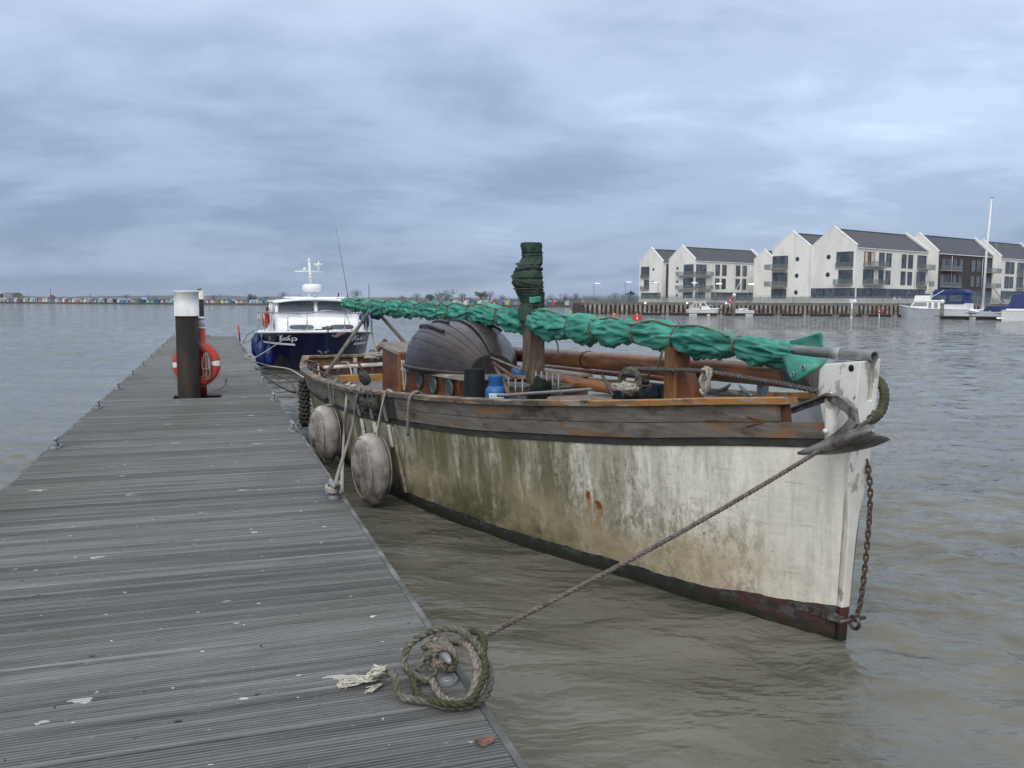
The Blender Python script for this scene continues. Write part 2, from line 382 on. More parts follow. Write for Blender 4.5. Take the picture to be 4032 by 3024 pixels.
# ================================================================ jetty
def deck_material(far=False):
    m = bpy.data.materials.new('weathered_deck_wood'); m.use_nodes = True; t = m.node_tree; L = t.links.new; b = t.nodes['Principled BSDF']
    b.inputs['Specular IOR Level'].default_value = .3
    geo = N(t, 'ShaderNodeNewGeometry'); oi = N(t, 'ShaderNodeObjectInfo')
    rot = N(t, 'ShaderNodeVectorRotate', rotation_type='Z_AXIS'); L(geo.outputs['Position'], rot.inputs[0]); rot.inputs['Angle'].default_value = -JA   # x across, y along
    def nz(scale, detail=5, rough=.6, loc=(0, 0, 0), offs=False):
        mp = N(t, 'ShaderNodeMapping'); mp.inputs['Scale'].default_value = scale; mp.inputs['Location'].default_value = loc; L(rot.outputs[0], mp.inputs[0]); src = mp.outputs[0]
        if offs:
            ad = N(t, 'ShaderNodeVectorMath', operation='ADD'); cm = N(t, 'ShaderNodeCombineXYZ'); mm = N(t, 'ShaderNodeMath', operation='MULTIPLY'); L(oi.outputs['Random'], mm.inputs[0]); mm.inputs[1].default_value = 40; L(mm.outputs[0], cm.inputs[0]); L(src, ad.inputs[0]); L(cm.outputs[0], ad.inputs[1]); src = ad.outputs[0]
        n_ = N(t, 'ShaderNodeTexNoise'); n_.inputs['Scale'].default_value = 1; n_.inputs['Detail'].default_value = detail; n_.inputs['Roughness'].default_value = rough; L(src, n_.inputs[0]); return n_.outputs[0]
    def mrange(x, lo, hi, a=0., c=1.):
        r = N(t, 'ShaderNodeMapRange'); L(x, r.inputs[0]); r.inputs[1].default_value = lo; r.inputs[2].default_value = hi; r.inputs[3].default_value = a; r.inputs[4].default_value = c; return r.outputs[0]
    def mixc(f, a, c):
        x = N(t, 'ShaderNodeMix', data_type='RGBA')
        for i, q in ((0, f), (6, a), (7, c)):
            if isinstance(q, tuple): x.inputs[i].default_value = (*q, 1)
            elif isinstance(q, float): x.inputs[i].default_value = q
            else: L(q, x.inputs[i])
        return x.outputs[2]
    c = mixc(mrange(nz((.9, 26, 8), 6, .62, offs=True), .34, .66), (.078, .080, .080), (.182, .184, .182))
    c = mixc(mrange(nz((5, 110, 60), 4, .6, offs=True), .45, .75, 0, .5), c, (.225, .22, .205))
    c = mixc(mrange(nz((.55, .5, 1), 3, .5, (3, 1, 0)), .48, .66, 0, .45), c, (.090, .104, .076))     # greenish film
    c = mixc(mrange(nz((.8, .4, 1), 4, .5, (8, 5, 0)), .52, .66, 0, .4), c, (.080, .076, .070))
    c = mixc(mrange(nz((28, 60, 20), 3, .5, (1, 9, 0)), .67, .71, 0, .4), c, (.34, .345, .335))   # lichen flecks
    c = mixc(mrange(nz((9, 38, 20), 4, .6, (4, 2, 0)), .65, .69, 0, .4), c, (.26, .258, .24))
    # bird droppings: sparse elongated spots
    for scl, thr, loc, colr in (((2.6, 5.4, 0), .028, (0, 0, 0), (.58, .57, .53)), ((1.05, 1.9, 0), .05, (5.3, 2.2, 0), (.42, .42, .40)), ((2.7, 3.2, 0), .035, (9.3, 7.2, 0), (.045, .038, .034))):
        mp = N(t, 'ShaderNodeMapping'); mp.inputs['Scale'].default_value = scl; mp.inputs['Location'].default_value = loc; L(rot.outputs[0], mp.inputs[0])
        wob = N(t, 'ShaderNodeTexNoise'); wob.inputs['Scale'].default_value = 9; wob.inputs['Detail'].default_value = 4; L(mp.outputs[0], wob.inputs[0])
        sc = N(t, 'ShaderNodeVectorMath', operation='SCALE'); L(wob.outputs['Color'], sc.inputs[0]); sc.inputs['Scale'].default_value = .22
        ad = N(t, 'ShaderNodeVectorMath', operation='ADD'); L(mp.outputs[0], ad.inputs[0]); L(sc.outputs[0], ad.inputs[1])
        vo = N(t, 'ShaderNodeTexVoronoi', feature='F1'); vo.voronoi_dimensions = '2D'; vo.inputs['Scale'].default_value = 1; L(ad.outputs[0], vo.inputs['Vector'])
        sp = N(t, 'ShaderNodeSeparateXYZ'); L(vo.outputs['Color'], sp.inputs[0])
        th = N(t, 'ShaderNodeMath', operation='MULTIPLY'); L(sp.outputs[0], th.inputs[0]); th.inputs[1].default_value = thr
        lt = N(t, 'ShaderNodeMath', operation='LESS_THAN'); L(vo.outputs['Distance'], lt.inputs[0]); L(th.outputs[0], lt.inputs[1])
        c = mixc(lt.outputs[0], c, colr)
    hu = N(t, 'ShaderNodeMath', operation='MULTIPLY_ADD'); L(oi.outputs['Random'], hu.inputs[0]); hu.inputs[1].default_value = .42; hu.inputs[2].default_value = .76
    sc = N(t, 'ShaderNodeVectorMath', operation='SCALE'); L(c, sc.inputs[0]); L(hu.outputs[0], sc.inputs['Scale']); L(sc.outputs[0], b.inputs['Base Color'])
    L(mrange(nz((2, 12, 5), 4, .6, (2, 2, 0)), .35, .65, .45, .8), b.inputs['Roughness'])
    bp = N(t, 'ShaderNodeBump'); bp.inputs['Strength'].default_value = .6; bp.inputs['Distance'].default_value = .004; L(nz((7, 130, 40), 5, .65, offs=True), bp.inputs['Height']); L(bp.outputs[0], b.inputs['Normal'])
    return m
M_deck = deck_material()
M_galv = material('galvanised_steel', (.30, .315, .33), .5, [((.17, .18, .18), 14, .45, .65), ((.42, .44, .45), 30, .55, .7)], [(40, .2, .004)], metal=.35)
M_float = material('float_concrete', (.10, .10, .095), .8, [((.05, .06, .04), 3, .4, .6)], [(20, .4, .01)])
M_black = material('black_void_paint', (.006, .006, .007), .85, bump=[(60, .2, .002)])
M_edge = material('grey_edge_timber', (.085, .087, .086), .75, [((.20, .205, .20), (3, 3, 30), .45, .65), ((.05, .055, .045), (2, 2, 12), .5, .7)], [(40, .5, .004)])
jetty = thing('jetty', 'long floating jetty of weathered grey grooved boards', 'jetty', JO, R_(90)+JA)   # local x along, y to the left, z up
BW, BP = .142, .147
def board_profile(n=6):
    pr = [(-BW/2, -.03), (-BW/2, -.003), (-BW/2+.003, 0)]
    x0 = -BW/2+.017; pitch = (BW-.026)/n
    for i in range(n):
        a = x0+i*pitch
        pr += [(a+.001, 0), (a+.0025, -.014), (a+.0095, -.014), (a+.0115, 0)]
    pr += [(BW/2-.003, 0), (BW/2, -.003), (BW/2, -.03)]
    return pr
def board_mesh(L=1.0, pr=None, name='plank'):
    pr = pr or board_profile(); mb = MB(); mb.prism(pr, 1.0, Matrix(((1, 0, 0), (0, 0, 1), (0, 1, 0)))); return mb
pm_ = board_mesh().mesh('plank'); pm_.materials.append(M_deck)
SLOT = [(11.55, 12.05, .52, 1.12)]   # along range, across range  (filled in below from the pile)
def jl(P): q = Vector(P)-JO; return Vector((q.dot(JE), q.dot(JN), q.z))
PILE = jl(W(745, 1560, .45)); PILE2 = jl(W(790, 1322, .45))
SLOTS = [(PILE.x-.28, PILE.x+.30, PILE.y-.50, PILE.y+.24), (PILE2.x-.28, PILE2.x+.3, PILE2.y-.42, PILE2.y+.24)]
NEAR_N = 130; u0 = -1.6
far = MB(); i = 0
while True:
    u = u0+i*BP
    if u > JL: break
    segs = [(.02, JW-.02)]
    for (a, b_, c_, d_) in SLOTS:
        if a < u < b_: segs = [(.02, c_), (d_, JW-.02)]
    for (y0, y1) in segs:
        dz = random.uniform(-.0025, .0015); tilt = random.uniform(-.006, .006)
        if i < NEAR_N:
            o = bpy.data.objects.new('plank', pm_); col.objects.link(o); o.parent = jetty
            o.location = (u, y0, dz); o.scale = (1, y1-y0, 1); o.rotation_euler = (0, tilt, random.uniform(-.0012, .0012))
        else:
            mat4 = Matrix.Translation((u, y0, dz)) @ Matrix.Diagonal((1, y1-y0, 1, 1)) @ Matrix(((1, 0, 0, 0), (0, 0, 1, 0), (0, 1, 0, 0), (0, 0, 0, 1)))
            far.prism([(-BW/2, -.03), (-BW/2, 0), (-.03, 0), (-.026, -.006), (-.02, -.006), (-.016, 0), (.016, 0), (.02, -.006), (.026, -.006), (.03, 0), (BW/2, 0), (BW/2, -.03)], 1.0, mat4)
    i += 1
tag(far.build('far_planks', M_deck, jetty), kind='stuff')
for yy, nm in ((-.002, 'edge_rail'), (JW+.002, 'edge_rail')):
    L0 = -1.7
    while L0 < JL:
        L1 = min(L0+4.05, JL+.05)
        MB().box(((L0+L1)/2, yy, -.062), (L1-L0-.012, .034, .115)).build('edge_rail', M_edge, jetty, bevel=.004)
        L0 = L1
MB().box((JL+.03, JW/2, -.07), (.05, JW, .13)).build('end_rail', M_edge, jetty)
L0 = -1.7
while L0 < JL-.3:     # floats under the deck, the deck frame above them
    a, b_ = L0+.05, min(L0+3.9, JL)
    skip = any(a < s_[1] and b_ > s_[0] for s_ in SLOTS)
    if not skip: MB().box(((a+b_)/2, JW/2, -.33), (b_-a, JW-.12, .5)).build('float', M_float, jetty, bevel=.02)
    else:
        for s_ in SLOTS:
            if a < s_[1] and b_ > s_[0]:
                for aa, bb in ((a, s_[0]-.3), (s_[1]+.3, b_)):
                    if bb-aa > .2: MB().box(((aa+bb)/2, JW/2, -.33), (bb-aa, JW-.12, .5)).build('float', M_float, jetty, bevel=.02)
    L0 += 4.05
for s_ in SLOTS:   # dark steel frame lining each pile slot
    mb = MB(); a, b_, c_, d_ = s_; a -= .06; b_ += .06
    for q in ((((a+b_)/2), c_+.012, b_-a, .02), ((a+b_)/2, d_-.012, b_-a, .02), (a+.012, (c_+d_)/2, .02, d_-c_-.05), (b_-.012, (c_+d_)/2, .02, d_-c_-.05)):
        mb.box((q[0], q[1], -.1), (q[2], q[3], .19))
    mb.build('pile_guide_frame', M_black, jetty)
# cleats
def cleat_mesh():
    mb = MB()
    n = 12; outl = []
    for k in range(n+1): a = -math.pi/2+math.pi*k/n; outl.append((.105+.042*math.cos(a), .042*math.sin(a)))
    for k in range(n+1): a = math.pi/2+math.pi*k/n; outl.append((-.105+.042*math.cos(a), .042*math.sin(a)))
    mb.prism(outl, .014)
    for sx in (-1, 1):
        mb.lathe([(.03, .014), (.03, .019), (.016, .019), (.0, .02)], 12, (sx*.105, 0, 0))
        mb.tube([(sx*.03, 0, .012), (sx*.028, 0, .05), (sx*.03, 0, .09)], [.026, .019, .022], 10)
    mb.tube([(-.15, 0, .1), (-.135, 0, .101), (-.09, 0, .098), (-.03, 0, .094), (.03, 0, .094), (.09, 0, .098), (.135, 0, .101), (.15, 0, .1)], [.006, .013, .018, .023, .023, .018, .013, .006], 10)
    me = mb.mesh('mooring_cleat'); me.materials.append(M_galv); return me
clm = cleat_mesh()
def cleat(u, v, rz=0):
    o = bpy.data.objects.new('mooring_cleat', clm); col.objects.link(o); o.parent = jetty; o.location = (u, v, .0015); o.rotation_euler = (0, 0, rz); return o
CL_R = [jl(W(1765, 2625, .47)).x, jl(W(1345, 1950, .45)).x, jl(W(1182, 1695, .45)).x, jl(W(1112, 1575, .45)).x, jl(W(1070, 1505, .45)).x, jl(W(1028, 1455, .45)).x, jl(W(1000, 1413, .45)).x, 26.2, 29.6, 33.0, 36.6]
for u in CL_R: cleat(u, .075, random.uniform(-.04, .04))
CL_L = [2.6, jl(W(220, 1762, .45)).x, jl(W(382, 1606, .45)).x, jl(W(462, 1532, .45)).x]
while CL_L[-1] < JL-2: CL_L.append(CL_L[-1]+2.95)
for u in CL_L: cleat(u, JW-.075, random.uniform(-.04, .04))
def JP(u, v, z=0): return JO+JE*u+JN*v+Vector((0, 0, z))

# ---- piles
M_pile = material('tarred_steel_pile', (.020, .016, .014), .7, [((.042, .030, .022), (5, 5, 1.4), .46, .62), ((.016, .016, .018), (7, 7, 1.8), .52, .66), ((.10, .085, .07), (20, 20, 30), .70, .76, 3, .6)], [((14, 14, 5), .4, .006)], spec=.25, rvar=.1)
M_cap = material('white_pile_cap', (.68, .70, .71), .5, [((.50, .52, .50), (4, 4, 1.5), .5, .75), ((.20, .14, .08), (16, 16, 3), .66, .78, 5, .8, (.05, .32))], [((6, 6, 6), .12, .01)])
M_capr = material('rust_stained_cap', (.66, .67, .62), .5, [((.42, .22, .08), (6, 6, 3), .48, .68), ((.16, .06, .02), (8, 8, 5), .60, .72)], [((20, 20, 8), .3, .004)])
p = JP(PILE.x, PILE.y, 0)
pile = thing('mooring_pile', 'dark steel mooring pile with clean white cap in front of lifebuoy', 'pile', (p.x, p.y, 0))
MB().lathe([(.175, -1.5), (.175, 1.80), (.17, 1.80)], 32).build('shaft', M_pile, pile)
MB().lathe([(.195, 1.755), (.19, 1.75), (.19, 2.13), (.196, 2.135), (.196, 2.15), (.185, 2.155), (0, 2.16)], 40).build('cap', M_cap, pile)
p2 = JP(PILE2.x, PILE2.y, 0)
pile2 = thing('mooring_pile', 'far mooring pile with rust stained white cap at jetty end', 'pile', (p2.x, p2.y, 0))
MB().lathe([(.175, -1.5), (.175, 2.1)], 28).build('shaft', M_pile, pile2)
MB().lathe([(.192, 2.06), (.188, 2.058), (.188, 2.40), (.15, 2.44)], 32).build('cap', M_capr, pile2)
MB().lathe([(.07, 2.43), (.07, 2.5), (.105, 2.5), (.105, 2.55), (.0, 2.56)], 20).build('lamp_base', material('pale_green_lamp', (.30, .40, .36), .5, [((.2, .25, .22), 12, .4, .6)]), pile2)

# ---- lifebuoy and stand
M_red = material('red_painted_post', (.42, .018, .024), .4, [((.30, .015, .02), 6, .45, .7)], [(30, .1, .002)], rvar=.1)
M_orange = material('faded_orange_buoy', (.44, .05, .034), .5, [((.34, .042, .032), 7, .45, .68), ((.20, .07, .055), (14, 14, 14), .66, .74, 5, .7)], [(25, .2, .003)])
M_tape = material('reflective_white_tape', (.72, .74, .74), .35, [((.55, .56, .56), 20, .5, .7)])
M_twine = material('faded_pink_line', (.36, .24, .20), .85, [((.25, .17, .14), 60, .4, .6)], [(160, .5, .002)])
M_greyrope = material('grey_rope', (.27, .25, .225), .9, [((.15, .14, .125), 45, .4, .62)], [(220, .5, .002)])
sp_ = W(797, 1553, .45)
st = thing('lifebuoy_stand', 'red lifebuoy post with white topped column behind the near pile', 'post', (sp_.x, sp_.y, .45), JA)
MB().lathe([(.075, 0), (.075, 1.10)], 20).build('column', M_red, st)
MB().lathe([(.066, 1.105), (.066, 1.25)], 20).build('label_band', material('pale_blue_label', (.46, .52, .66), .4, [((.56, .6, .7), 8, .4, .6)]), st)
MB().lathe([(.078, 1.09), (.078, 1.115)], 20).build('collar', M_tape, st)
MB().lathe([(.078, 1.248), (.078, 1.268), (.06, 1.285), (0, 1.29)], 20).build('cap', M_tape, st)
rc = AtY(774, 1433, 14.35)
ring = thing('lifebuoy', 'orange lifebuoy with white reflective bands behind the near pile', 'lifebuoy', rc, 0)
Mr = Matrix.Rotation(R_(90), 3, 'X') @ Matrix.Identity(3)
Mr = Matrix.Rotation(R_(8), 3, 'Z') @ Mr
mb = MB(); rows = []
for i in range(48):
    a = 2*math.pi*i/48; row = []
    for j in range(16):
        b_ = 2*math.pi*j/16; rx = .082*math.cos(b_); rz = .052*math.sin(b_); row.append(Mr @ Vector(((.295+rx)*math.cos(a), (.295+rx)*math.sin(a), rz)))
    rows.append(row)
rows.append(rows[0]); mb.grid(rows, True, True).build('ring', M_orange, ring)
for a in (2, 92, 182, 272):
    mb = MB(); rows = []
    for i in range(7):
        aa = R_(a-7+i*14/6); row = []
        for j in range(16):
            b_ = 2*math.pi*j/16; rx = .0845*math.cos(b_); rz = .0545*math.sin(b_); row.append(Mr @ Vector(((.295+rx)*math.cos(aa), (.295+rx)*math.sin(aa), rz)))
        rows.append(row)
    mb.grid(rows, True, True).build('reflective_band', M_tape, ring)
mb = MB(); pts = []
for i in range(33):
    a = 2*math.pi*i/32; rr = .385+.015*abs(math.sin(2*a)); pts.append(Mr @ Vector((rr*math.cos(a), rr*math.sin(a), .01)))
mb.tube(smooth_path(pts, .02), .006, 5).build('grab_line', M_greyrope, ring)
q = AtY(812, 1432, 14.3)
mb = MB(); rnd = random.Random(4)
for k in range(7):
    xo = rnd.uniform(-.035, .035); yo = rnd.uniform(-.03, .03); top = .17+rnd.uniform(-.03, .02); bot = -.2+rnd.uniform(-.05, .05)
    mb.rope([(xo-.02, yo, bot), (xo*1.4-.03, yo, 0), (xo*.4, yo*.5, top), (xo*1.4+.035, yo, .02), (xo+.03, yo, bot), (xo, yo+.01, bot-.03)], .009, step=.012)
mb.tube([(-.06, -.02, -.09), (0, -.05, -.085), (.06, -.02, -.09), (0, .05, -.09), (-.06, -.02, -.09)], .012, 6)
tag(mb.build('throwing_line', M_twine, None, q), 'hank of faded pink throwing line inside the orange lifebuoy', 'rope')
mb = MB(); b0 = JP(PILE.x+.66, PILE.y-.46, .03)
mb.tube(smooth_path([b0+Vector((-.16, .02, .02)), b0+Vector((0, -.05, .0)), b0+Vector((.12, -.03, .08)), b0+Vector((.15, .0, .2)), b0+Vector((.1, .05, .12)), b0+Vector((.2, .0, .02))], .02), .008, 6)
tag(mb.build('loose_line', M_greyrope), 'thin grey line trailing from lifebuoy stand onto deck', 'rope')
# far red marker stick at the corner of the jetty
p = JP(JL-2.2, -.12, 0)
tag(MB().tube([(p.x, p.y, .3), (p.x-.06, p.y, .98)], .032, 10).build('marker_post', M_red), 'leaning pinkish red marker post at the far jetty edge', 'post')
# brown leaf on the deck
M_leaf = material('brown_leaf', (.17, .085, .05), .7, [((.10, .05, .03), 30, .4, .6)], [(60, .4, .003)])
c0 = W(1905, 2920, .456); mb = MB(); rows = []; rnd = random.Random(11)
outl = []
for k in range(18):
    a = 2*math.pi*k/18; rr = .028*(1+.22*math.sin(3*a+.6)+rnd.uniform(-.12, .12)); outl.append((rr*math.cos(a)*1.15, rr*math.sin(a)*1.1, .005+.006*math.sin(2*a+.5)))
mb.add([(0, 0, .006)]+outl, [(0, 1+k, 1+(k+1) % 18) for k in range(18)], True)
mb.tube([(.03, 0, .006), (.05, .01, .004)], .0012, 5)
tag(mb.build('dead_leaf', M_leaf, None, c0), 'single curled brown leaf on the deck near the bottom edge', 'leaf')
# ================================================================ the old sailing boat (local: x aft from stem, y to starboard = towards the jetty, z up from water)
BR = math.atan2(BE.y, BE.x)
boat = thing('sailing_boat', 'old wooden sailing boat with stained white hull moored beside the jetty', 'boat', BO, BR)
def bl(P): q = Vector(P)-BO; return Vector((q.dot(BE), q.dot(BN), q.z))
def T(x, y, t=0.0): return bl(VP(x, y, BO+BN*t, BE))
def S(x, y, s): return bl(VP(x, y, BO+BE*s, BN))
def BWp(s, t, z): return BO+BE*s+BN*t+Vector((0, 0, z))
LS = 11.25
wlf = cr1([0, .64, 1.62, 2.71, 3.76, 4.8, 6.83, 7.6, 9.5, 11.25], [.045, .27, .60, .95, 1.19, 1.35, 1.38, 1.33, 1.12, .70])
of2 = cr1([0, .5, 2, 4, 7, 11.5], [.03, .08, .12, .13, .13, .20])
ofr = cr1([0, .5, 2, 4, 7, 11.5], [.06, .14, .2, .2, .2, .30])
ztf = cr1([0, .58, 1.36, 2.2, 3.06, 4.5, 5.5, 7.2, 9.8, 11.25], [1.18, 1.12, 1.02, .945, .875, .805, .755, .70, .66, .70])
zrf = cr1([0, .74, 1.26, 1.88, 2.6, 3.3, 4.28, 5.3, 6.76, 9.14, 11.25], [1.475, 1.405, 1.345, 1.285, 1.225, 1.18, 1.13, 1.075, 1.025, .99, 1.07])
def rake(s, z): return -.062*max(z, 0)*max(0, 1-s/3)+(.10*max(z, 0)*max(0, (s-9)/2.25))
def hullp(s, z, side=1, extra=0):
    zt = ztf(s)
    if z >= 0: t = wlf(s)+of2(s)*(z/zt)**.85
    else: t = wlf(s)*(1-.22*(z/.45)**2)
    return Vector((s+rake(s, z), side*(t+extra), z))
def hull_material():
    m = bpy.data.materials.new('stained_white_hull_paint'); m.use_nodes = True; t = m.node_tree; L = t.links.new; b = t.nodes['Principled BSDF']
    tc = N(t, 'ShaderNodeTexCoord'); P = tc.outputs['Object']; sp = N(t, 'ShaderNodeSeparateXYZ'); L(P, sp.inputs[0]); X, Z = sp.outputs[0], sp.outputs[2]
    def nz(scale, detail=6, rough=.62, loc=(0, 0, 0), dist=0):
        mp = N(t, 'ShaderNodeMapping'); mp.inputs['Scale'].default_value = scale; mp.inputs['Location'].default_value = loc; L(P, mp.inputs[0])
        n = N(t, 'ShaderNodeTexNoise'); n.inputs['Scale'].default_value = 1; n.inputs['Detail'].default_value = detail; n.inputs['Roughness'].default_value = rough; n.inputs['Distortion'].default_value = dist; L(mp.outputs[0], n.inputs[0]); return n.outputs[0]
    def mr(x, lo, hi, a=0., c=1., smooth=False):
        r = N(t, 'ShaderNodeMapRange');
        if smooth: r.interpolation_type = 'SMOOTHSTEP'
        L(x, r.inputs[0]); r.inputs[1].default_value = lo; r.inputs[2].default_value = hi; r.inputs[3].default_value = a; r.inputs[4].default_value = c; return r.outputs[0]
    def mul(a, b_, op='MULTIPLY'):
        n = N(t, 'ShaderNodeMath', operation=op)
        for i, q in enumerate((a, b_)):
            if isinstance(q, (int, float)): n.inputs[i].default_value = q
            else: L(q, n.inputs[i])
        return n.outputs[0]
    def mix(f, a, c):
        x = N(t, 'ShaderNodeMix', data_type='RGBA')
        for i, q in ((0, f), (6, a), (7, c)):
            if isinstance(q, tuple): x.inputs[i].default_value = (*q, 1)
            elif isinstance(q, (int, float)): x.inputs[i].default_value = q
            else: L(q, x.inputs[i])
        return x.outputs[2]
    c = mix(mr(nz((1.2, 1.2, 1.2)), .35, .7), (.80, .78, .70), (.66, .635, .54))
    c = mix(mr(nz((2.2, 2.2, 2.6), 4, .6, (9, 0, 0)), .56, .68, 0, .7), c, (.86, .84, .77))           # fresh paint patches
    aft = mr(X, .35, 2.2, .10, 1, True)
    low = mr(Z, 1.05, .15, .25, 1.1)
    # vertical run-off streaks
    st = mul(mr(nz((5.5, 5.5, .6), 9, .74), .42, .56), aft)
    c = mix(mul(st, .85), c, (.27, .245, .17))
    st2 = mul(mr(nz((15, 15, 1.1), 8, .74, (3, 1, 2)), .48, .60), mr(X, .2, 3.2, .25, 1, True))
    c = mix(mul(st2, .8), c, (.16, .15, .10))
    # brown-grey grime: fine speckle
    sk = mul(mr(nz((24, 24, 15), 9, .78, (2, 0, 1)), .49, .57), mul(mr(nz((1.6, 1.6, 1.3), 4, .6, (6, 3, 0)), .38, .60), aft))
    c = mix(mul(sk, .95), c, (.135, .12, .08))
    sk2 = mul(mr(nz((15, 15, 9), 10, .80, (7, 3, 2)), .47, .56), mul(mr(Z, .95, .3, .12, 1, True), mul(mr(X, .05, .7, .15, 1, True), mr(nz((2.2, 2.2, 1.6), 4, .6, (3, 8, 1)), .32, .50))))
    c = mix(mul(sk2, .9), c, (.20, .175, .12))
    # green algae, thickest low and aft
    al = mul(mul(mr(nz((2.6, 2.6, 1.2), 9, .76, (1, 7, 3)), .37, .53), mr(X, .7, 2.6, 0, 1, True)), mr(Z, .85, .2, .50, 1))
    c = mix(mul(al, .95), c, (.085, .083, .034))
    al2 = mul(mr(nz((3.4, 3.4, .55), 9, .74, (5, 2, 3)), .46, .56), mr(X, 1.3, 2.4, 0, .85, True))
    c = mix(al2, c, (.11, .105, .05))
    lowg = mul(mul(mr(nz((4, 4, 3), 9, .76, (2, 5, 1)), .36, .54), mr(Z, .42, .14, 0, 1, True)), mr(X, .5, 1.9, 0, .95, True)); c = mix(lowg, c, (.075, .072, .036))
    tan = mul(mr(nz((1.4, 1.4, 2.0), 5, .6, (3, 3, 8)), .45, .62), mul(mr(Z, .75, .25, 0, .75, True), mr(X, .05, .5, .2, 1)))
    c = mix(tan, c, (.40, .33, .21))
    # flaked patches and dents
    fl = mr(nz((7, 7, 9), 7, .7, (8, 4, 2)), .665, .69)
    c = mix(mul(fl, .8), c, (.17, .15, .12))
    cr_ = mr(nz((3, 3, 46), 5, .7, (1, 2, 9)), .62, .68); c = mix(mul(cr_, .45), c, (.22, .20, .16))
    # rust weep: two streaks from fastenings amidships
    for x0, w0, ztop, zbot in ((1.78, .022, .60, .16), (1.70, .028, .54, .22)):
        wob = mul(mr(nz((3, 3, 9), 4), .3, .7, -.02, .02), X, 'ADD')
        d = N(t, 'ShaderNodeMath', operation='ABSOLUTE'); L(mul(wob, x0, 'SUBTRACT'), d.inputs[0])
        f = mul(mul(mr(d.outputs[0], w0, w0*.2), mr(Z, zbot, ztop-.05, 0, 1)), mr(Z, ztop+.02, ztop, 0, 1))
        c = mix(mul(f, .85), c, (.33, .17, .06))
        f2 = mul(mr(d.outputs[0], w0*1.1, w0*.6), mul(mr(Z, ztop-.06, ztop-.04), mr(Z, ztop+.015, ztop)))
        c = mix(f2, c, (.20, .05, .015))
    # boot-top: black paint, red antifouling towards the bow, then weed
    edge = mul(Z, mr(nz((2.5, 2.5, 2.5), 6, .6, (4, 4, 4)), .3, .7, -.014, .014), 'ADD')
    zb = mr(X, 0, .8, .215, .125)
    boot = mul(edge, mul(zb, 1), 'LESS_THAN')
    red = mul(mul(mr(X, 1.1, .35, 0, 1, True), mr(nz((6, 6, 14), 6), .36, .52)), mr(edge, .12, .16, 1, .75))
    bc = mix(red, (.028, .028, .028), (.085, .033, .030))
    bc = mix(mul(mr(nz((9, 9, 18), 5, .6, (1, 1, 1)), .5, .6), mr(edge, .05, .10, 0, 1)), bc, (.07, .075, .075))
    weed = mul(mr(edge, .10, .03, 0, 1), mr(nz((12, 12, 20), 6), .3, .55)); bc = mix(weed, bc, (.016, .022, .010))
    c = mix(boot, c, bc)
    L(c, b.inputs['Base Color']); b.inputs['Roughness'].default_value = .62; b.inputs['Specular IOR Level'].default_value = .3
    p1 = N(t, 'ShaderNodeBump'); p1.inputs['Strength'].default_value = .55; p1.inputs['Distance'].default_value = .008; L(nz((9, 9, 14), 8, .7), p1.inputs['Height'])
    p2 = N(t, 'ShaderNodeBump'); p2.inputs['Strength'].default_value = .35; p2.inputs['Distance'].default_value = .02; L(nz((1.8, 1.8, 3), 4), p2.inputs['Height']); L(p1.outputs[0], p2.inputs['Normal']); L(p2.outputs[0], b.inputs['Normal'])
    return m
M_hull = hull_material()
M_bul = material('weathered_bulwark_wood', (.145, .127, .107), .72, [((.20, .19, .172), (2.2, 6, 26), .42, .64), ((.055, .047, .042), (3, 6, 9), .52, .68), ((.27, .12, .035), (1.1, 3, 7), .57, .65, 6, .7, (4.6, 3.2, 0)), ((.20, .205, .18), (4, 8, 30), .62, .72, 5, .6), ((.06, .066, .045), (1.4, 4, 4), .55, .68, 5, .6)], [((3, 20, 70), .55, .006)], spec=.35, rvar=.15)
M_cap2 = material('rail_cap_wood', (.10, .082, .066), .66, [((.36, .17, .045), (2.2, 6, 8), .36, .50, 5, .9, (2.3, 1.2, 0)), ((.30, .15, .045), (2.2, 6, 8), .50, .60, 5, .9), ((.27, .25, .22), (5, 12, 30), .52, .64), ((.04, .034, .03), (6, 10, 10), .56, .68)], [((4, 20, 60), .6, .006)], spec=.35)
M_dark = material('dark_wood_and_shadow_gap', (.032, .031, .028), .7, [((.06, .06, .052), (5, 8, 20), .52, .68)], [((6, 20, 40), .5, .006)])
M_inner = material('inner_wood_brown', (.16, .075, .04), .6, [((.09, .045, .028), (3, 8, 14), .4, .6), ((.25, .21, .17), (5, 8, 20), .6, .7)], [((4, 20, 40), .4, .004)])
M_white_in = material('pale_grey_inner_paint', (.42, .45, .46), .6, [((.30, .33, .33), (3, 3, 8), .45, .65)], [((9, 9, 9), .3, .006)])
M_deckb = material('boat_deck_planks', (.16, .15, .145), .7, [((.09, .085, .085), (2, 22, 4), .42, .6), ((.25, .24, .22), (6, 30, 4), .58, .7)], [((3, 40, 4), .5, .004)])
M_varn = material('worn_varnished_mahogany', (.115, .038, .018), .38, [((.19, .075, .035), (3, 3, 9), .45, .66), ((.05, .02, .013), (4, 4, 10), .52, .7), ((.30, .22, .16), (20, 20, 30), .66, .74, 4, .4)], [((8, 8, 30), .2, .004)], rvar=.12)
M_post = material('weathered_oak_post', (.125, .088, .06), .7, [((.07, .05, .036), (22, 22, 2.4), .42, .62), ((.20, .165, .13), (30, 30, 4), .55, .68), ((.035, .028, .022), (45, 45, 2.2), .62, .68)], [((50, 50, 3), .7, .005)])
M_post2 = material('varnished_fore_post', (.26, .12, .045), .5, [((.10, .04, .018), (16, 16, 3), .42, .6), ((.30, .15, .06), (20, 20, 4), .56, .7), ((.03, .02, .016), (9, 9, 5), .62, .7)], [((40, 40, 5), .5, .004)])
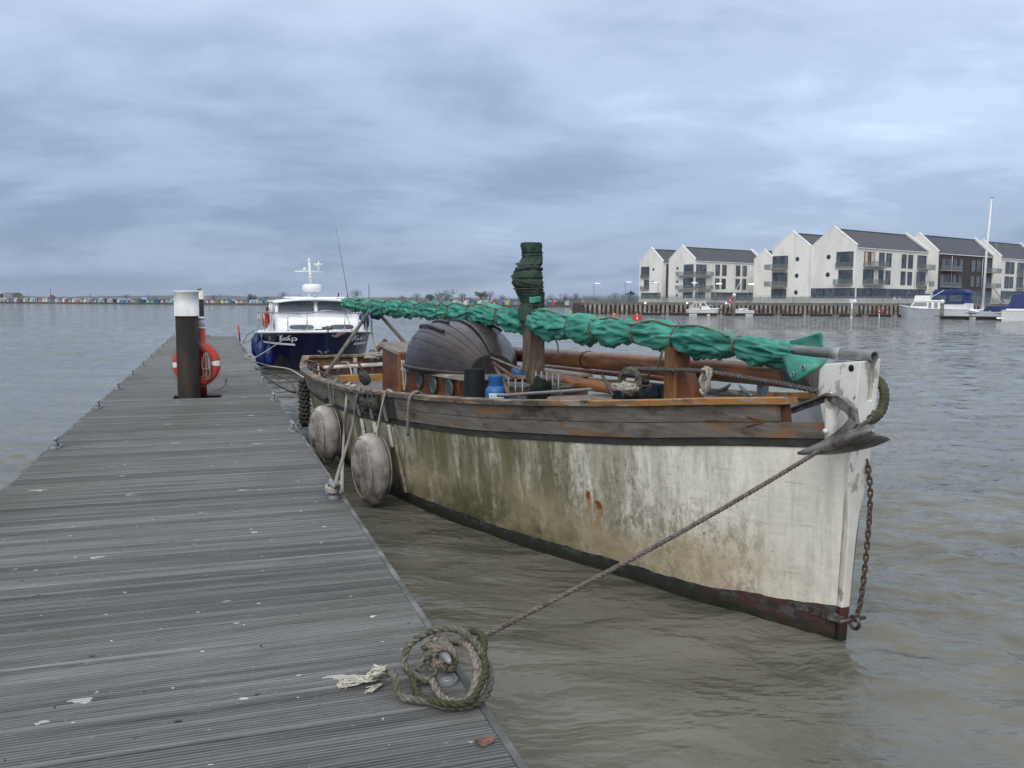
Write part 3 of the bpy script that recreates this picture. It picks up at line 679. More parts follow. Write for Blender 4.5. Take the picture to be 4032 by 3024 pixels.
M_spar = material('varnished_spar', (.29, .12, .045), .42, [((.11, .038, .018), (1.4, 9, 9), .42, .62), ((.42, .22, .10), (2.5, 16, 16), .55, .68), ((.42, .36, .28), (6, 22, 22), .63, .72, 5, .7), ((.04, .02, .014), (3, 10, 10), .64, .70)], [((2, 40, 40), .35, .004)], rvar=.14)
M_canvas = None
# --- hull strakes
SS = [i/70 for i in range(71)]
SS = [LS*(q**1.35) for q in SS]
nst = 7
for side in (1, -1):
    for k in range(nst+1):
        off = random.Random(k*5+side).uniform(-.0006, .0008)
        rows = []
        for s in SS:
            zt = ztf(s)
            if k == 0: zz = [-.45, -.3, -.12, .0]
            else:
                a, b_ = (k-1)/nst, k/nst; g = .0003
                zz = [a*zt+g, (a*.75+b_*.25)*zt, (a+b_)/2*zt, (a*.25+b_*.75)*zt, b_*zt-g]
            ex = [0]*5
            rows.append([hullp(s, z, side, off+e_) for z, e_ in zip(zz, ex)])
        if side == -1: rows = [r[::-1] for r in rows]
        MB().grid([r for r in rows], True).build('hull_plank', M_hull, boat)
# inner skin behind the strakes closes the seams
for side in (1, -1):
    rows = []
    for s in SS: rows.append([hullp(s, z, side, -.002) for z in (-.45, 0, .3*ztf(s), .6*ztf(s), ztf(s)-.004)])
    if side == -1: rows = [r[::-1] for r in rows]
    MB().grid(rows, True).build('hull_lining', M_hull, boat)
# transom
def transom(z, y): return Vector((LS+rake(LS, z)+.005, y, z))
rows = []
for i in range(9):
    z = lerp(-.4, zrf(LS)-.03, i/8); half = hullp(LS, min(z, ztf(LS))).y if z <= ztf(LS) else wlf(LS)+lerp(of2(LS), ofr(LS), (z-ztf(LS))/(zrf(LS)-ztf(LS)))
    rows.append([transom(z, half*(1-2*j/8)) for j in range(9)])
MB().grid(rows, False).build('transom', M_hull, boat)
rows = [[r_-Vector((.05, 0, 0)) for r_ in r] for r in rows[4:]]
MB().grid([r[::-1] for r in rows], False).build('transom_lining', M_inner, boat)
# bulwark
def strip(ss, sect, name, m, side=1, bevel=0):
    rings = []
    for s in ss:
        poly = sect(s); rings.append([Vector((s+rake(s, z), side*y, z)) for y, z in (poly if side == 1 else poly[::-1])])
    return MB().loft(rings, False).build(name, m, boat, bevel=bevel)
def bt(s, z):
    a = (z-ztf(s))/(zrf(s)-ztf(s)); return wlf(s)+lerp(of2(s), ofr(s), a)+.012
def plank_sect(fa, fb, th, out=0):
    def g(s):
        zt, zr = ztf(s)+.045, zrf(s)-.04; za, zb = lerp(zt, zr, fa), lerp(zt, zr, fb); ya, yb = bt(s, za)+out, bt(s, zb)+out
        return [(ya, za), (yb, zb), (max(yb-th, .002), zb), (max(ya-th, .002), za)]
    return g
def rng_s(a, b, n): return [lerp(a, b, (i/n)**1.15) for i in range(n+1)]
for side in (1, -1):
    strip(rng_s(.09, LS+.01, 60), lambda s: [(bt(s, ztf(s))-.004, ztf(s)-.006), (bt(s, ztf(s))+.002, ztf(s)+.05), (max(bt(s, ztf(s))-.05, .001), ztf(s)+.05), (max(bt(s, ztf(s))-.05, .001), ztf(s)-.006)], 'rubbing_strake', M_dark, side)  # rub rail band, with the shadow below the bulwark put into its dark colour
    strip(rng_s(.10, LS+.01, 60), plank_sect(.02, .475, .035, .004), 'bulwark_plank', M_bul, side)
    strip(rng_s(.36 if side == 1 else .12, LS+.01, 60), plank_sect(.495, 1.0, .035, .001), 'bulwark_plank', M_bul, side)
    a0 = .30 if side == 1 else .12
    cuts = [a0, 1.15, 2.6, 4.15, 6.4, 8.9, LS-.02] if side == 1 else [a0, 3.0, 7.0, LS-.02]
    for a, b_ in zip(cuts, cuts[1:]):
        strip([lerp(a, b_-.006, i/14) for i in range(15)], lambda s: [(bt(s, zrf(s))+.028, zrf(s)-.042), (bt(s, zrf(s))+.032, zrf(s)-.006), (bt(s, zrf(s))+.022, zrf(s)), (max(bt(s, zrf(s))-.085, .01), zrf(s)+.002), (max(bt(s, zrf(s))-.09, .008), zrf(s)-.042)], 'rail_cap', M_cap2, side)
    # lining inside the bulwark
    ss = rng_s(.3, LS-.05, 40); rows = [[Vector((s+rake(s, 1), side*(bt(s, z)-.045), z)) for z in (ztf(s)+.0, zrf(s)-.045)] for s in ss]
    MB().grid(rows if side == -1 else [r[::-1] for r in rows], True).build('bulwark_lining', M_white_in if side == -1 else M_inner, boat)
    # ribs inside the stern
    for s in np.arange(7.0, LS-.2, .42):
        z0, z1 = ztf(s)+.05, zrf(s)-.045; y0 = bt(s, z0)-.05
        MB().box((s+.02, side*(y0-.02), (z0+z1)/2), (.05, .045, z1-z0)).build('rib', M_inner, boat)
    strip(rng_s(7.0, LS-.05, 20), lambda s: [(bt(s, 1)-.07, zrf(s)-.17), (bt(s, 1)-.07, zrf(s)-.12), (bt(s, 1)-.11, zrf(s)-.12), (bt(s, 1)-.11, zrf(s)-.17)], 'stringer', M_inner, side)
yw = wlf(LS)+ofr(LS)
MB().box((LS+.06, 0, zrf(LS)-.02), (.13, 2*yw+.06, .045)).build('transom_cap', M_cap2, boat, bevel=.008)
for y in (-.45, -.15, .15, .45): MB().box((LS-.02, y, zrf(LS)-.22), (.04, .06, .34)).build('rib', M_white_in if y in (.15,) else M_inner, boat)
MB().box((LS-.05, 0, zrf(LS)-.16), (.05, 1.6, .06)).build('stringer', M_inner, boat)
# deck
rows = []
for s in rng_s(.1, LS-.03, 40):
    w = bt(s, ztf(s)+.05)-.05; z = ztf(s)+.01; rows.append([Vector((s, w*(1-2*j/10), z+.03*(1-(1-2*j/10)**2))) for j in range(11)])
MB().grid(rows, True).build('deck', M_deckb, boat)
# --- stem
def stem():
    hw = cr1([-.4, .2, .70, .80, .95, 1.1, 1.7], [.028, .03, .036, .046, .072, .078, .078])
    mb = MB(); rings = []
    for z in [-.4, 0, .2, .4, .6, .7, .75, .8, .85, .9, 1.0, 1.15, 1.3, 1.47, 1.6, 1.69]:
        fr = rake(0, z)-.022-.02*max(0, z-.8); bk = (.13 if z < 1.12 else lerp(.13, .27, min(1, (z-1.12)/.35)))+rake(0, z); w = hw(z); wb = max(w, .046)
        zb_ = z-.05 if z > 1.65 else z
        rings.append([Vector((fr, w, z-(.012 if z > 1.65 else 0))), Vector((bk, wb, zb_)), Vector((bk, -wb, zb_)), Vector((fr, -w, z))])
    mb.loft(rings); 
    return mb
M_stem = material('cracked_white_stem_paint', (.73, .725, .68), .55, [((.60, .585, .53), 4, .42, .66), ((.27, .25, .21), (9, 9, 5), .58, .63, 7, .8), ((.07, .05, .035), (13, 13, 9), .68, .70, 4, .9)], [((16, 16, 9), .7, .008), (45, .35, .004)])
def stem_mat():
    m = M_stem; t = m.node_tree; L = t.links.new; b = t.nodes['Principled BSDF']; lk = b.inputs['Base Color'].links[0]; src = lk.from_socket
    tc = N(t, 'ShaderNodeTexCoord'); sp = N(t, 'ShaderNodeSeparateXYZ'); L(tc.outputs['Object'], sp.inputs[0]); lt = N(t, 'ShaderNodeMath', operation='LESS_THAN'); L(sp.outputs[2], lt.inputs[0]); lt.inputs[1].default_value = .215
    mx = N(t, 'ShaderNodeMix', data_type='RGBA'); L(lt.outputs[0], mx.inputs[0]); L(src, mx.inputs[6]); mx.inputs[7].default_value = (.085, .033, .030, 1); 
    l2 = N(t, 'ShaderNodeMapRange'); L(sp.outputs[2], l2.inputs[0]); l2.inputs[1].default_value = .12; l2.inputs[2].default_value = .04; m2 = N(t, 'ShaderNodeMix', data_type='RGBA'); L(l2.outputs[0], m2.inputs[0]); L(mx.outputs[2], m2.inputs[6]); m2.inputs[7].default_value = (.018, .024, .012, 1)
    L(m2.outputs[2], b.inputs['Base Color'])
stem_mat()
def notch(o, cuts):
    for c_, sz in cuts:
        cu = MB().box(c_, sz).build('cutter', M_black); bm_ = o.modifiers.new('n', 'BOOLEAN'); bm_.object = cu; bm_.operation = 'DIFFERENCE'; bm_.solver = 'EXACT'
        dg = bpy.context.evaluated_depsgraph_get(); dg.update(); me = bpy.data.meshes.new_from_object(o.evaluated_get(dg)); o.modifiers.clear(); o.data = me; bpy.data.objects.remove(cu)
so_ = stem().build('stem', M_stem); notch(so_, [((-.12, -.022, 1.60), (.16, .036, .30))]); so_.parent = boat
b_ = so_.modifiers.new('bevel', 'BEVEL'); b_.width = .006; b_.segments = 2; b_.limit_method = 'ANGLE'; b_.angle_limit = R_(40)
M_hole = M_black
for (x, y, r) in ((3352, 1450, .022), (3158+32, 1600, .008)):
    q = T(x, y, .0785); MB().lathe([(r, -.006), (r*.9, .003), (0, .002)], 10, q, Matrix.Rotation(R_(-90), 3, 'X')).build('bolt_hole', M_hole, boat)
# knighthead at the starboard bow
q0, q1 = T(3264, 1738, .23), T(3267, 1545, .23)
mb = MB(); ring = []
mb.tube([(q0.x, .215, q0.z-.02), (q0.x, .22, q0.z+.1), (q1.x, .22, q1.z-.04), (q1.x, .22, q1.z-.012), (q1.x, .22, q1.z)], [.034, .035, .034, .028, .012], 12)
mb.build('knighthead', M_stem, boat)
MB().lathe([(.016, 0), (.014, .018), (0, .02)], 10, (q0.x, .25, q0.z+.06), Matrix.Rotation(R_(-90), 3, 'X')).build('bolt', M_stem, boat)
MB().box((.3, .13, 1.19), (.3, .02, .12)).build('hawse_lining', M_dark, boat)
# bobstay plate
M_iron = material('worn_iron', (.10, .095, .09), .5, [((.05, .035, .028), 20, .45, .6), ((.24, .235, .225), 16, .56, .68), ((.16, .07, .035), 26, .6, .7)], [(60, .4, .002)], metal=.5)
q = T(3165, 2420, .13); q2 = T(3345, 2425, .04)
mb = MB(); rows = []
ts = [0, .15, .5, .85, 1]; hh = [.004, .021, .024, .024, .02]
rings = []
for a, h in zip(ts, hh):
    s = lerp(.27, -.075, a); z = .155; y = max(wlf(max(s, 0))+.006, .038) if s > 0 else .04
    if s < .05: y = max(y, .058)
    rings.append([Vector((s, y+.012, z-h)), Vector((s, y+.012, z+h)), Vector((s, y-.01, z+h)), Vector((s, y-.01, z-h))])
mb.loft(rings); mb.build('bobstay_plate', M_iron, boat, bevel=.003)
MB().lathe([(.012, -.1), (.012, .1)], 10, (-.085, 0, .155), Matrix.Rotation(R_(90), 3, 'X')).build('shackle_pin', M_iron, boat)
MB().torus((-.105, 0, .145), .036, .011, 16, 8, Matrix.Rotation(R_(90), 3, 'X')).build('shackle', M_iron, boat)
# plank seam arrow carved and varnished in the bulwark near the bow
M_carve = material('carved_varnish_line', (.17, .065, .022), .6, [((.08, .035, .016), 30, .4, .6)])
za = lerp(ztf(.6)+.045, zrf(.6)-.04, .485)
for pts in (((3010, 1657), (3005, 1657)), ):
    pass
def bulpt(x, y):
    best = None
    for i in range(400):
        s = i*.01; P = BWp(s+rake(s, 1.2), bt(s, 1.2)+.007, 0); v = ray(x, y); lam = P.y/v.y; e_ = abs(v.x*lam-P.x)/P.y
        if best is None or e_ < best[0]: best = (e_, s, HCAM+v.z*lam)
    s, z = best[1], best[2]; return Vector((s+rake(s, z), bt(s, z)+.006, z))
mb = MB()
for A, B_ in (((2780, 1658), (3005, 1660)), ((2944, 1640), (3010, 1660)), ((2948, 1680), (3010, 1661))):
    mb.tube([bulpt(*A), bulpt((A[0]+B_[0])/2, (A[1]+B_[1])/2), bulpt(*B_)], .0045, 4)
mb.build('carved_arrow', M_carve, boat)

# --- chainplates, rails and boards on the starboard side
M_cplate = material('painted_chainplate', (.115, .12, .11), .6, [((.20, .205, .19), (8, 8, 4), .45, .6)], [(40, .3, .003)])
for k, px in enumerate((1416, 1471, 1530)):
    s = [5.37, 4.92, 4.52][k]
    z0, z1 = ztf(s)-.24, zrf(s)-.02
    mb = MB(); rings = []
    for z in (z0, ztf(s)-.02, ztf(s)+.02, z1):
        y = hullp(s, min(z, ztf(s))).y if z < ztf(s) else bt(s, z); y += .012
        rings.append([Vector((s-.035, y, z)), Vector((s-.035, y+.022, z)), Vector((s+.035, y+.022, z)), Vector((s+.035, y, z))])
    mb.loft(rings[:2]).build('chainplate', M_stem, boat, bevel=.004)
    MB().loft(rings[2:]).build('chainplate', M_cplate, boat, bevel=.004)
    yb = bt(s, z1)+.045
    M90 = Matrix.Rotation(R_(90), 3, 'X')
    MB().lathe([(.03, -.03), (.033, .0), (.03, .03)], 14, (s, yb, z1-.005), Matrix.Rotation(R_(75), 3, 'X')).build('shroud_fitting', M_iron, boat)
    MB().lathe([(.017, -.015), (.017, .045), (0, .046)], 10, (s+.005, yb, z1+.005), Matrix.Rotation(R_(100), 3, 'Y')).build('shackle_bolt', M_white_in, boat)
M_dead = material('old_dark_block_wood', (.038, .037, .032), .7, [((.075, .075, .06), 25, .45, .65)], [(60, .5, .004)])
def deadeye(loc, rx, rz, label):
    d_ = thing('rigging_block', label, 'rigging block', BWp(*loc), BR, 'loose rigging blocks at the chainplates')
    Mx = Matrix.Rotation(rz, 3, 'Z') @ Matrix.Rotation(rx, 3, 'X')
    MB().lathe([(.0, -.035), (.05, -.034), (.078, -.02), (.066, -.004), (.066, .004), (.078, .02), (.05, .034), (0, .035)], 20, (0, 0, 0), Mx).build('sheave_body', M_dead, d_)
    for a in (90, 210, 330):
        c_ = Mx @ Vector((.035*math.cos(R_(a)), .035*math.sin(R_(a)), 0)); MB().lathe([(.011, -.037), (.011, .037)], 8, c_, Mx).build('rope_hole', M_black, d_)
    mb = MB().tube([Mx @ Vector((.072*math.cos(a), .072*math.sin(a), 0)) for a in [2*math.pi*i/20 for i in range(21)]], .012, 6, False)
    mb.tube([Mx @ Vector((0, .07, 0)), Mx @ Vector((.02, .11, .01)), Mx @ Vector((.05, .15, .02))], .014, 6).build('strop', M_dead, d_)
s = 5.1; deadeye((s, bt(s, 1)+.0, zrf(s)+.12), R_(70), R_(20), 'dark wooden rigging block sitting on top of the rail')
s = 4.97; deadeye((s, bt(s, .9)+.06, zrf(s)-.14), R_(75), R_(15), 'dark wooden rigging block hanging at the after chainplate')
s = 4.67; deadeye((s, bt(s, .9)+.07, zrf(s)-.14), R_(75), R_(10), 'dark wooden rigging block hanging at the forward chainplate')
MB().loft([[Vector((s, bt(s, z)+.006+dy, z)) for z, dy in ((zrf(s)-.26, 0), (zrf(s)-.06, 0), (zrf(s)-.06, .02), (zrf(s)-.26, .02))] for s in (4.3, 4.6, 4.9, 5.2)]).build('bolster_board', M_dark, boat)
# rubbing batten running down the hull below the forward chainplate
mb = MB(); rings = []
for z in (.12, .25, .4, .55, ztf(4.5)-.03):
    s = 4.46-.12*(ztf(4.5)-z); p_ = hullp(s, z); rings.append([Vector((s-.03, p_.y+.002, z)), Vector((s-.03, p_.y+.035, z)), Vector((s+.03, p_.y+.035, z)), Vector((s+.03, p_.y+.002, z))])
mb.loft(rings).build('side_batten', M_hull, boat, bevel=.008)

# --- coachroof, companionway, hatches
rf = lambda s: ztf(s)+.03
def walls(poly, z0, z1, name, m, bevel=.006, flare=0):
    b_ = [(x, y, z0) for x, y in poly]; t_ = [(x, y, z1(x) if callable(z1) else z1) for x, y in poly]
    return MB().hexa(b_, t_).build(name, m, boat, bevel=bevel)
CW = .76
cab_top = lambda s: 1.185 if s > 5 else 1.185+.02
walls([(4.32, -CW+.1), (6.35, -CW), (6.35, CW), (4.32, CW-.04)], .55, lambda s: 1.17 if s > 5 else 1.215, 'coachroof_side', M_varn)
M_hood = material('greyed_hood_wood', (.20, .17, .14), .65, [((.12, .10, .085), (3, 14, 5), .42, .62), ((.30, .275, .235), (5, 24, 8), .56, .7)], [((4, 40, 9), .4, .004)])
M_roof = material('cream_roof_paint', (.50, .47, .40), .6, [((.36, .34, .29), 5, .45, .65)], [(20, .2, .004)])
MB().hexa([(4.27, -CW+.05, 1.215), (6.4, -CW-.05, 1.17), (6.4, CW+.05, 1.17), (4.27, CW+.01, 1.215)], [(4.29, -CW+.08, 1.25), (6.38, -CW-.02, 1.205), (6.38, CW+.02, 1.205), (4.29, CW-.02, 1.25)]).build('coachroof_top', M_hood, boat, bevel=.01)
M_brass = material('verdigris_bronze', (.10, .125, .12), .5, [((.06, .065, .065), 20, .45, .6), ((.17, .15, .10), 18, .58, .68)], [(50, .3, .002)], metal=.4)
M_pglass = material('porthole_glass', (.02, .026, .03), .08, [((.05, .06, .06), 10, .5, .7)], spec=.8)
for x, y in ((1655, 1497), (1710, 1517), (1773, 1532)):
    q = T(x, y, CW-.01); o = MB().lathe([(.068, -.004), (.102, -.004), (.102, .012), (.092, .018), (.074, .018), (.066, .008)], 28, (q.x, CW-.01+.004, q.z), Matrix.Rotation(R_(-90), 3, 'X')).build('porthole', M_brass, boat)
    MB().lathe([(.07, .002), (.04, .008), (0, .012)], 20, (q.x, CW-.01, q.z), Matrix.Rotation(R_(-90), 3, 'X')).build('glass', M_pglass, o)
q = T(1815, 1527, CW-.02); MB().box((q.x, CW-.005, q.z), (.02, .03, .13)).build('cleat_block', M_varn, boat, bevel=.004)
walls([(6.60, -.35), (7.36, -.35), (7.36, .74), (6.60, .74)], .5, lambda s: 1.42 if s > 7 else 1.34, 'companionway', M_varn)
MB().hexa([(6.54, -.4, 1.345), (7.42, -.4, 1.43), (7.42, .79, 1.43), (6.54, .79, 1.345)], [(6.55, -.38, 1.385), (7.41, -.38, 1.47), (7.41, .77, 1.47), (6.55, .77, 1.385)]).build('companionway_hood', M_hood, boat, bevel=.008)
MB().box((7.365, .2, 1.15), (.02, .5, .4)).build('companionway_door', M_varn, boat, bevel=.004)
walls([(6.53, -.3), (6.59, -.3), (6.59, .765), (6.53, .765)], .6, 1.37, 'corner_post', M_post2)
walls([(2.35, -.36), (3.15, -.36), (3.15, .36), (2.35, .36)], .85, lambda s: 1.135 if s > 3 else 1.16, 'fore_hatch', M_varn)
MB().hexa([(2.31, -.40, 1.16), (3.19, -.40, 1.135), (3.19, .40, 1.135), (2.31, .40, 1.16)], [(2.33, -.38, 1.185), (3.17, -.38, 1.16), (3.17, .38, 1.16), (2.33, .38, 1.185)]).build('fore_hatch_lid', M_hood, boat, bevel=.006)
# cockpit thwart (pale timber) and coaming
a = T(1268, 1486, .86); b_ = T(1512, 1458, .1)
M_pine = material('honey_pine', (.38, .20, .07), .5, [((.27, .13, .045), (9, 3, 12), .42, .62), ((.10, .05, .02), (14, 14, 14), .68, .72)], [((30, 5, 30), .3, .003)])
mb = MB(); d = Vector((a.x-8.35, 0, 0))
mb.box((8.30, .22, .925), (.055, 1.75, .09)); mb.build('cockpit_beam', M_pine, boat, bevel=.006)
# tabernacle / mast stump
m0 = T(2099, 1300, 0)
mb = MB(); mb.hexa([(4.20, -.093, .6), (4.385, -.093, .6), (4.385, .093, .6), (4.20, .093, .6)], [(4.205, -.088, 1.80), (4.375, -.088, 1.80), (4.375, .088, 1.80), (4.205, .088, 1.80)])
mb.build('mast', M_post, boat, bevel=.012)
# fore post with knee
p0 = 1.74
MB().box((p0, 0, 1.36), (.145, .145, .86)).build('fore_post', M_post2, boat, bevel=.01)
mb = MB(); prof = [(p0-.0725, 1.0), (p0-.0725, 1.52), (p0-.16, 1.50), (p0-.27, 1.35), (p0-.33, 1.18), (p0-.36, 1.0)]
mb.prism([(x, z) for x, z in prof], (-.05, .05), Matrix(((1, 0, 0), (0, 0, 1), (0, 1, 0)))); mb.build('knee', M_varn, boat, bevel=.01)
# A-frame crutch at the stern, gallows on the coachroof
M_pole = material('grey_weathered_pole', (.17, .155, .135), .7, [((.10, .09, .08), (20, 20, 4), .42, .62)], [((40, 40, 6), .4, .003)])
ap = T(1450, 1238, 0); ap = Vector((10.55, .02, 1.80))
for fx, fy in ((10.1, .98), (10.0, -.9)):
    MB().tube([(10.55+(.04 if fy > 0 else -.04), .04*fy, 1.86), (fx, fy*.95, .80)], [.03, .034], 10).build('crutch_leg', M_pole, boat)
for t_ in (-.17, .15):
    MB().hexa([(6.78, t_*1.3-.05, 1.40), (6.86, t_*1.3-.05, 1.40), (6.86, t_*1.3+.05, 1.40), (6.78, t_*1.3+.05, 1.40)], [(6.78, t_*.25-.05, 1.86), (6.86, t_*.25-.05, 1.86), (6.86, t_*.25+.05, 1.86), (6.78, t_*.25+.05, 1.86)]).build('gallows_leg', M_post2, boat, bevel=.006)
# stern cleats on the transom cap
for y in (.55, .45): pass
mb = MB(); yy = .68
for sx in (-1, 1): mb.tube([(LS+.06, yy+sx*.03, zrf(LS)), (LS+.06, yy+sx*.04, zrf(LS)+.05), (LS+.06, yy+sx*.1, zrf(LS)+.085)], [.025, .02, .01], 8)
mb.build('stern_cleat', M_iron, boat)
# bow fairlead horns on the starboard rail
for sx in (-1, 1):
    mb = MB(); s0 = .62+sx*.045; mb.tube([(s0+sx*.13, bt(.5, 1.4)-.03, zrf(.5)+.002), (s0+sx*.05, bt(.5, 1.4)-.03, zrf(.5)+.025), (s0-sx*.0, bt(.5, 1.4)-.03, zrf(.5)+.06)], [.012, .016, .006], 8)
    mb.build('fairlead', M_brass, boat)
# samson bitt on the port bow
mb = MB().box((1.02, -.22, 1.30), (.06, .06, .42)); mb.lathe([(.036, 0), (.04, .03), (.03, .05), (0, .055)], 12, (1.02, -.22, 1.5)); mb.build('mooring_bitt', M_galv, boat, bevel=.006)
# ================================================================ gear on the boat
def canvas_material(name, c1, c2, c3, dirt):
    return material(name, c1, .72, [(c2, (2.2, 5, 5), .40, .62), (c3, (4, 9, 9), .56, .70, 6, .7), (dirt, (3, 6, 6), .57, .70, 7, .6), ((.02, .06, .05), (30, 30, 30), .70, .74, 4, .6)], [((7, 14, 14), .45, .02), (120, .25, .0015)], spec=.25)
M_green = canvas_material('green_tarpaulin', (.07, .31, .235), (.046, .215, .165), (.15, .47, .37), (.085, .15, .115))
M_green2 = canvas_material('dirty_green_tarpaulin', (.042, .072, .056), (.026, .045, .036), (.07, .115, .09), (.06, .062, .05))
M_tie = material('tan_cord', (.16, .135, .10), .85, [((.09, .075, .06), 50, .42, .6)], [(200, .5, .001)])
def wrapped(path, rad, seedv, nseg, nang, ties, wr=.040, sag=.28):
    """cloth wrapped round a spar: path f(u)->Vector, rad f(u); ties: list of u where a cord pinches it"""
    g = random.Random(seedv); rows = []; d_ = [path(i/nseg) for i in range(nseg+1)]; fr = frames(d_)
    L = sum((b_-a).length for a, b_ in zip(d_, d_[1:]))
    folds = [(g.uniform(0, 6.28), g.choice([-3, -2, -1, 1, 2, 3]), g.uniform(.5, 2.2), g.uniform(.4, 1)) for _ in range(6)]
    bins = sorted([0]+list(ties)+[1]); ph = [g.uniform(0, .8) for _ in bins]; sgn = [g.choice([-1, 1]) for _ in bins]
    for i in range(nseg+1):
        u = i/nseg; Tn, x, y = fr[i]; r0 = rad(u); side = Tn.cross(Vector((0, 0, 1))).normalized(); up = side.cross(Tn).normalized(); row = []
        dm = min([abs(u-t_)*L for t_ in ties] or [9]); pinch = 1-.22*math.exp(-(dm/.055)**2)
        k = max(j for j in range(len(bins)) if bins[j] <= u+1e-9); k = min(k, len(bins)-2)
        w = (u-bins[k])/max(1e-6, bins[k+1]-bins[k]); belly = math.sin(math.pi*min(1, max(0, w)))
        for j in range(nang):
            a = 2*math.pi*j/nang; l = u*L; ca, sa = math.cos(a), math.sin(a); o_ = seedv+ph[k]
            sh_ = l*1.3*sgn[k]
            r1 = 1-2.4*abs(mnoise.noise(Vector((l*1.5+o_, ca*1.5+sh_, sa*1.5-sh_*.5))))
            r2 = 1-2.4*abs(mnoise.noise(Vector((l*2.4+o_*2, ca*2.9-sh_*1.6, sa*2.9+3+sh_))))
            r3 = 1-2.4*abs(mnoise.noise(Vector((l*5+o_, ca*5.0+sh_*3, sa*5.0+7))))
            nn = mnoise.noise(Vector((l*1.7+seedv, ca*.8, sa*.8)))
            r = r0*pinch*(.86+.06*belly+.20*nn)+wr*(r1*.62+r2*.60+r3*.26-.5)*(.4+.8*(1-math.exp(-(dm/.10)**2)))
            z = math.sin(a)*r; 
            if z < 0: z *= 1+sag*belly
            row.append(d_[i]+side*(math.cos(a)*r)+up*z)
        rows.append(row)
    return rows
def pathf(pts):
    xs = [i/(len(pts)-1) for i in range(len(pts))]; d = [0]
    for a, b_ in zip(pts, pts[1:]): d.append(d[-1]+(Vector(b_)-Vector(a)).length)
    xs = [q/d[-1] for q in d]; f = [cr1(xs, [p_[k] for p_ in pts]) for k in range(3)]
    return (lambda u: Vector((f[0](u), f[1](u), f[2](u)))), xs
bx = [(1362, 1192), (1500, 1208), (1700, 1222), (1900, 1235), (2020, 1252), (2120, 1262), (2300, 1290), (2480, 1310), (2660, 1325), (2850, 1350), (3050, 1385), (3150, 1400)]
bp_ = [T(x, y, .0) for x, y in bx]
for q in bp_: q.y = .02
pf, xs_ = pathf(bp_)
rf_ = cr1(xs_, [.078, .098, .092, .104, .108, .112, .114, .094, .108, .080, .068, .055])
rnd = random.Random(5); ties = []
l = .35
tot = sum((b_-a).length for a, b_ in zip(bp_, bp_[1:]))
while l < tot-.2: ties.append(l/tot); l += rnd.uniform(.42, .95)
boom = thing('covered_boom', 'lowered boom bundled in green tarpaulin lying fore and aft', 'boom', BO, BR)
MB().grid(wrapped(pf, rf_, 3, 900, 60, ties), True, True).build('green_cover', M_green, boom)
mb = MB(); a, b_ = T(3010, 1368, .02), T(3443, 1405, 0.0); a.y = .03; b_ = Vector((b_.x, 0.0, b_.z))
dd = (b_-a).normalized(); mb.tube([a, b_], .032, 18, False); mb.tube([b_, b_-dd*.3], .026, 18, False)
n_ = 18; fr = frames([a, b_])[1]; o_ = len(mb.v)
vs = [b_+(fr[1]*math.cos(2*math.pi*k/n_)+fr[2]*math.sin(2*math.pi*k/n_))*.032 for k in range(n_)]+[b_+(fr[1]*math.cos(2*math.pi*k/n_)+fr[2]*math.sin(2*math.pi*k/n_))*.026 for k in range(n_)]
mb.add(vs, [(k, (k+1) % n_, n_+(k+1) % n_, n_+k) for k in range(n_)])
M_pipe = material('grey_oxidised_pipe', (.23, .24, .245), .5, [((.15, .155, .15), (4, 18, 18), .45, .62), ((.32, .33, .33), 22, .58, .7)], [(60, .3, .002)], metal=.4)
mb.build('spar_end', M_pipe, boom)
MB().tube([lerp(a, b_, .66), lerp(a, b_, .74)], .036, 18).build('collar', M_galv, boom)
for t_ in ties:
    if t_ < .02: continue
    u = t_; c_ = pf(u); Tn = (pf(min(1, u+.004))-pf(max(0, u-.004))).normalized(); side = Tn.cross(Vector((0, 0, 1))).normalized(); up = side.cross(Tn); r_ = rf_(u)
    mb = MB(); tl = rnd.uniform(-.35, .35)
    mb.tube([c_+side*(math.cos(q)*(r_*.80))+up*(math.sin(q)*(r_*.84))+Tn*(tl*r_*math.sin(q+1)) for q in [2*math.pi*i/22 for i in range(23)]], .0085, 6, False).build('lashing', M_tie, boom)
# running cord along the top
pts = []
for i, t_ in enumerate(ties): c_ = pf(t_); r_ = rf_(t_); pts.append(c_+Vector((0, .045+.02*(i % 2), r_*.78)))
seg = []
for a, b_ in zip(pts, pts[1:]): seg += [a, (a+b_)/2+Vector((0, rnd.uniform(-.01, .03), .035))]
MB().tube(smooth_path(seg+[pts[-1]], .04), .008, 6).build('running_cord', M_tie, boom)
# loose flap of cover at the bow with eyelets
fl = [[(3070, 1385, .075), (3130, 1397, .085), (3195, 1406, .085), (3262, 1412, .06)], [(3085, 1420, .10), (3145, 1425, .12), (3200, 1430, .11), (3252, 1428, .07)], [(3100, 1465, .11), (3140, 1468, .14), (3185, 1460, .13), (3225, 1446, .09)], [(3118, 1502, .12), (3136, 1500, .135), (3155, 1490, .13), (3190, 1470, .11)]]
P4 = [[T(x, y, t_) for x, y, t_ in r] for r in fl]
def cub(row, n):
    f = [cr1(range(len(row)), [q[k] for q in row]) for k in range(3)]; return [Vector((f[0](i/n*(len(row)-1)), f[1](i/n*(len(row)-1)), f[2](i/n*(len(row)-1)))) for i in range(n+1)]
g1 = [cub(r, 12) for r in P4]; cols_ = [cub([g1[i][j] for i in range(len(g1))], 16) for j in range(13)]
rows = [[cols_[j][i]+Vector((0, .008*mnoise.noise(cols_[j][i]*14), 0)) for j in range(13)] for i in range(17)]
mbf = MB().grid(rows, True); of_ = mbf.build('loose_flap', M_green, boom); sm_ = of_.modifiers.new('t', 'SOLIDIFY'); sm_.thickness = .004
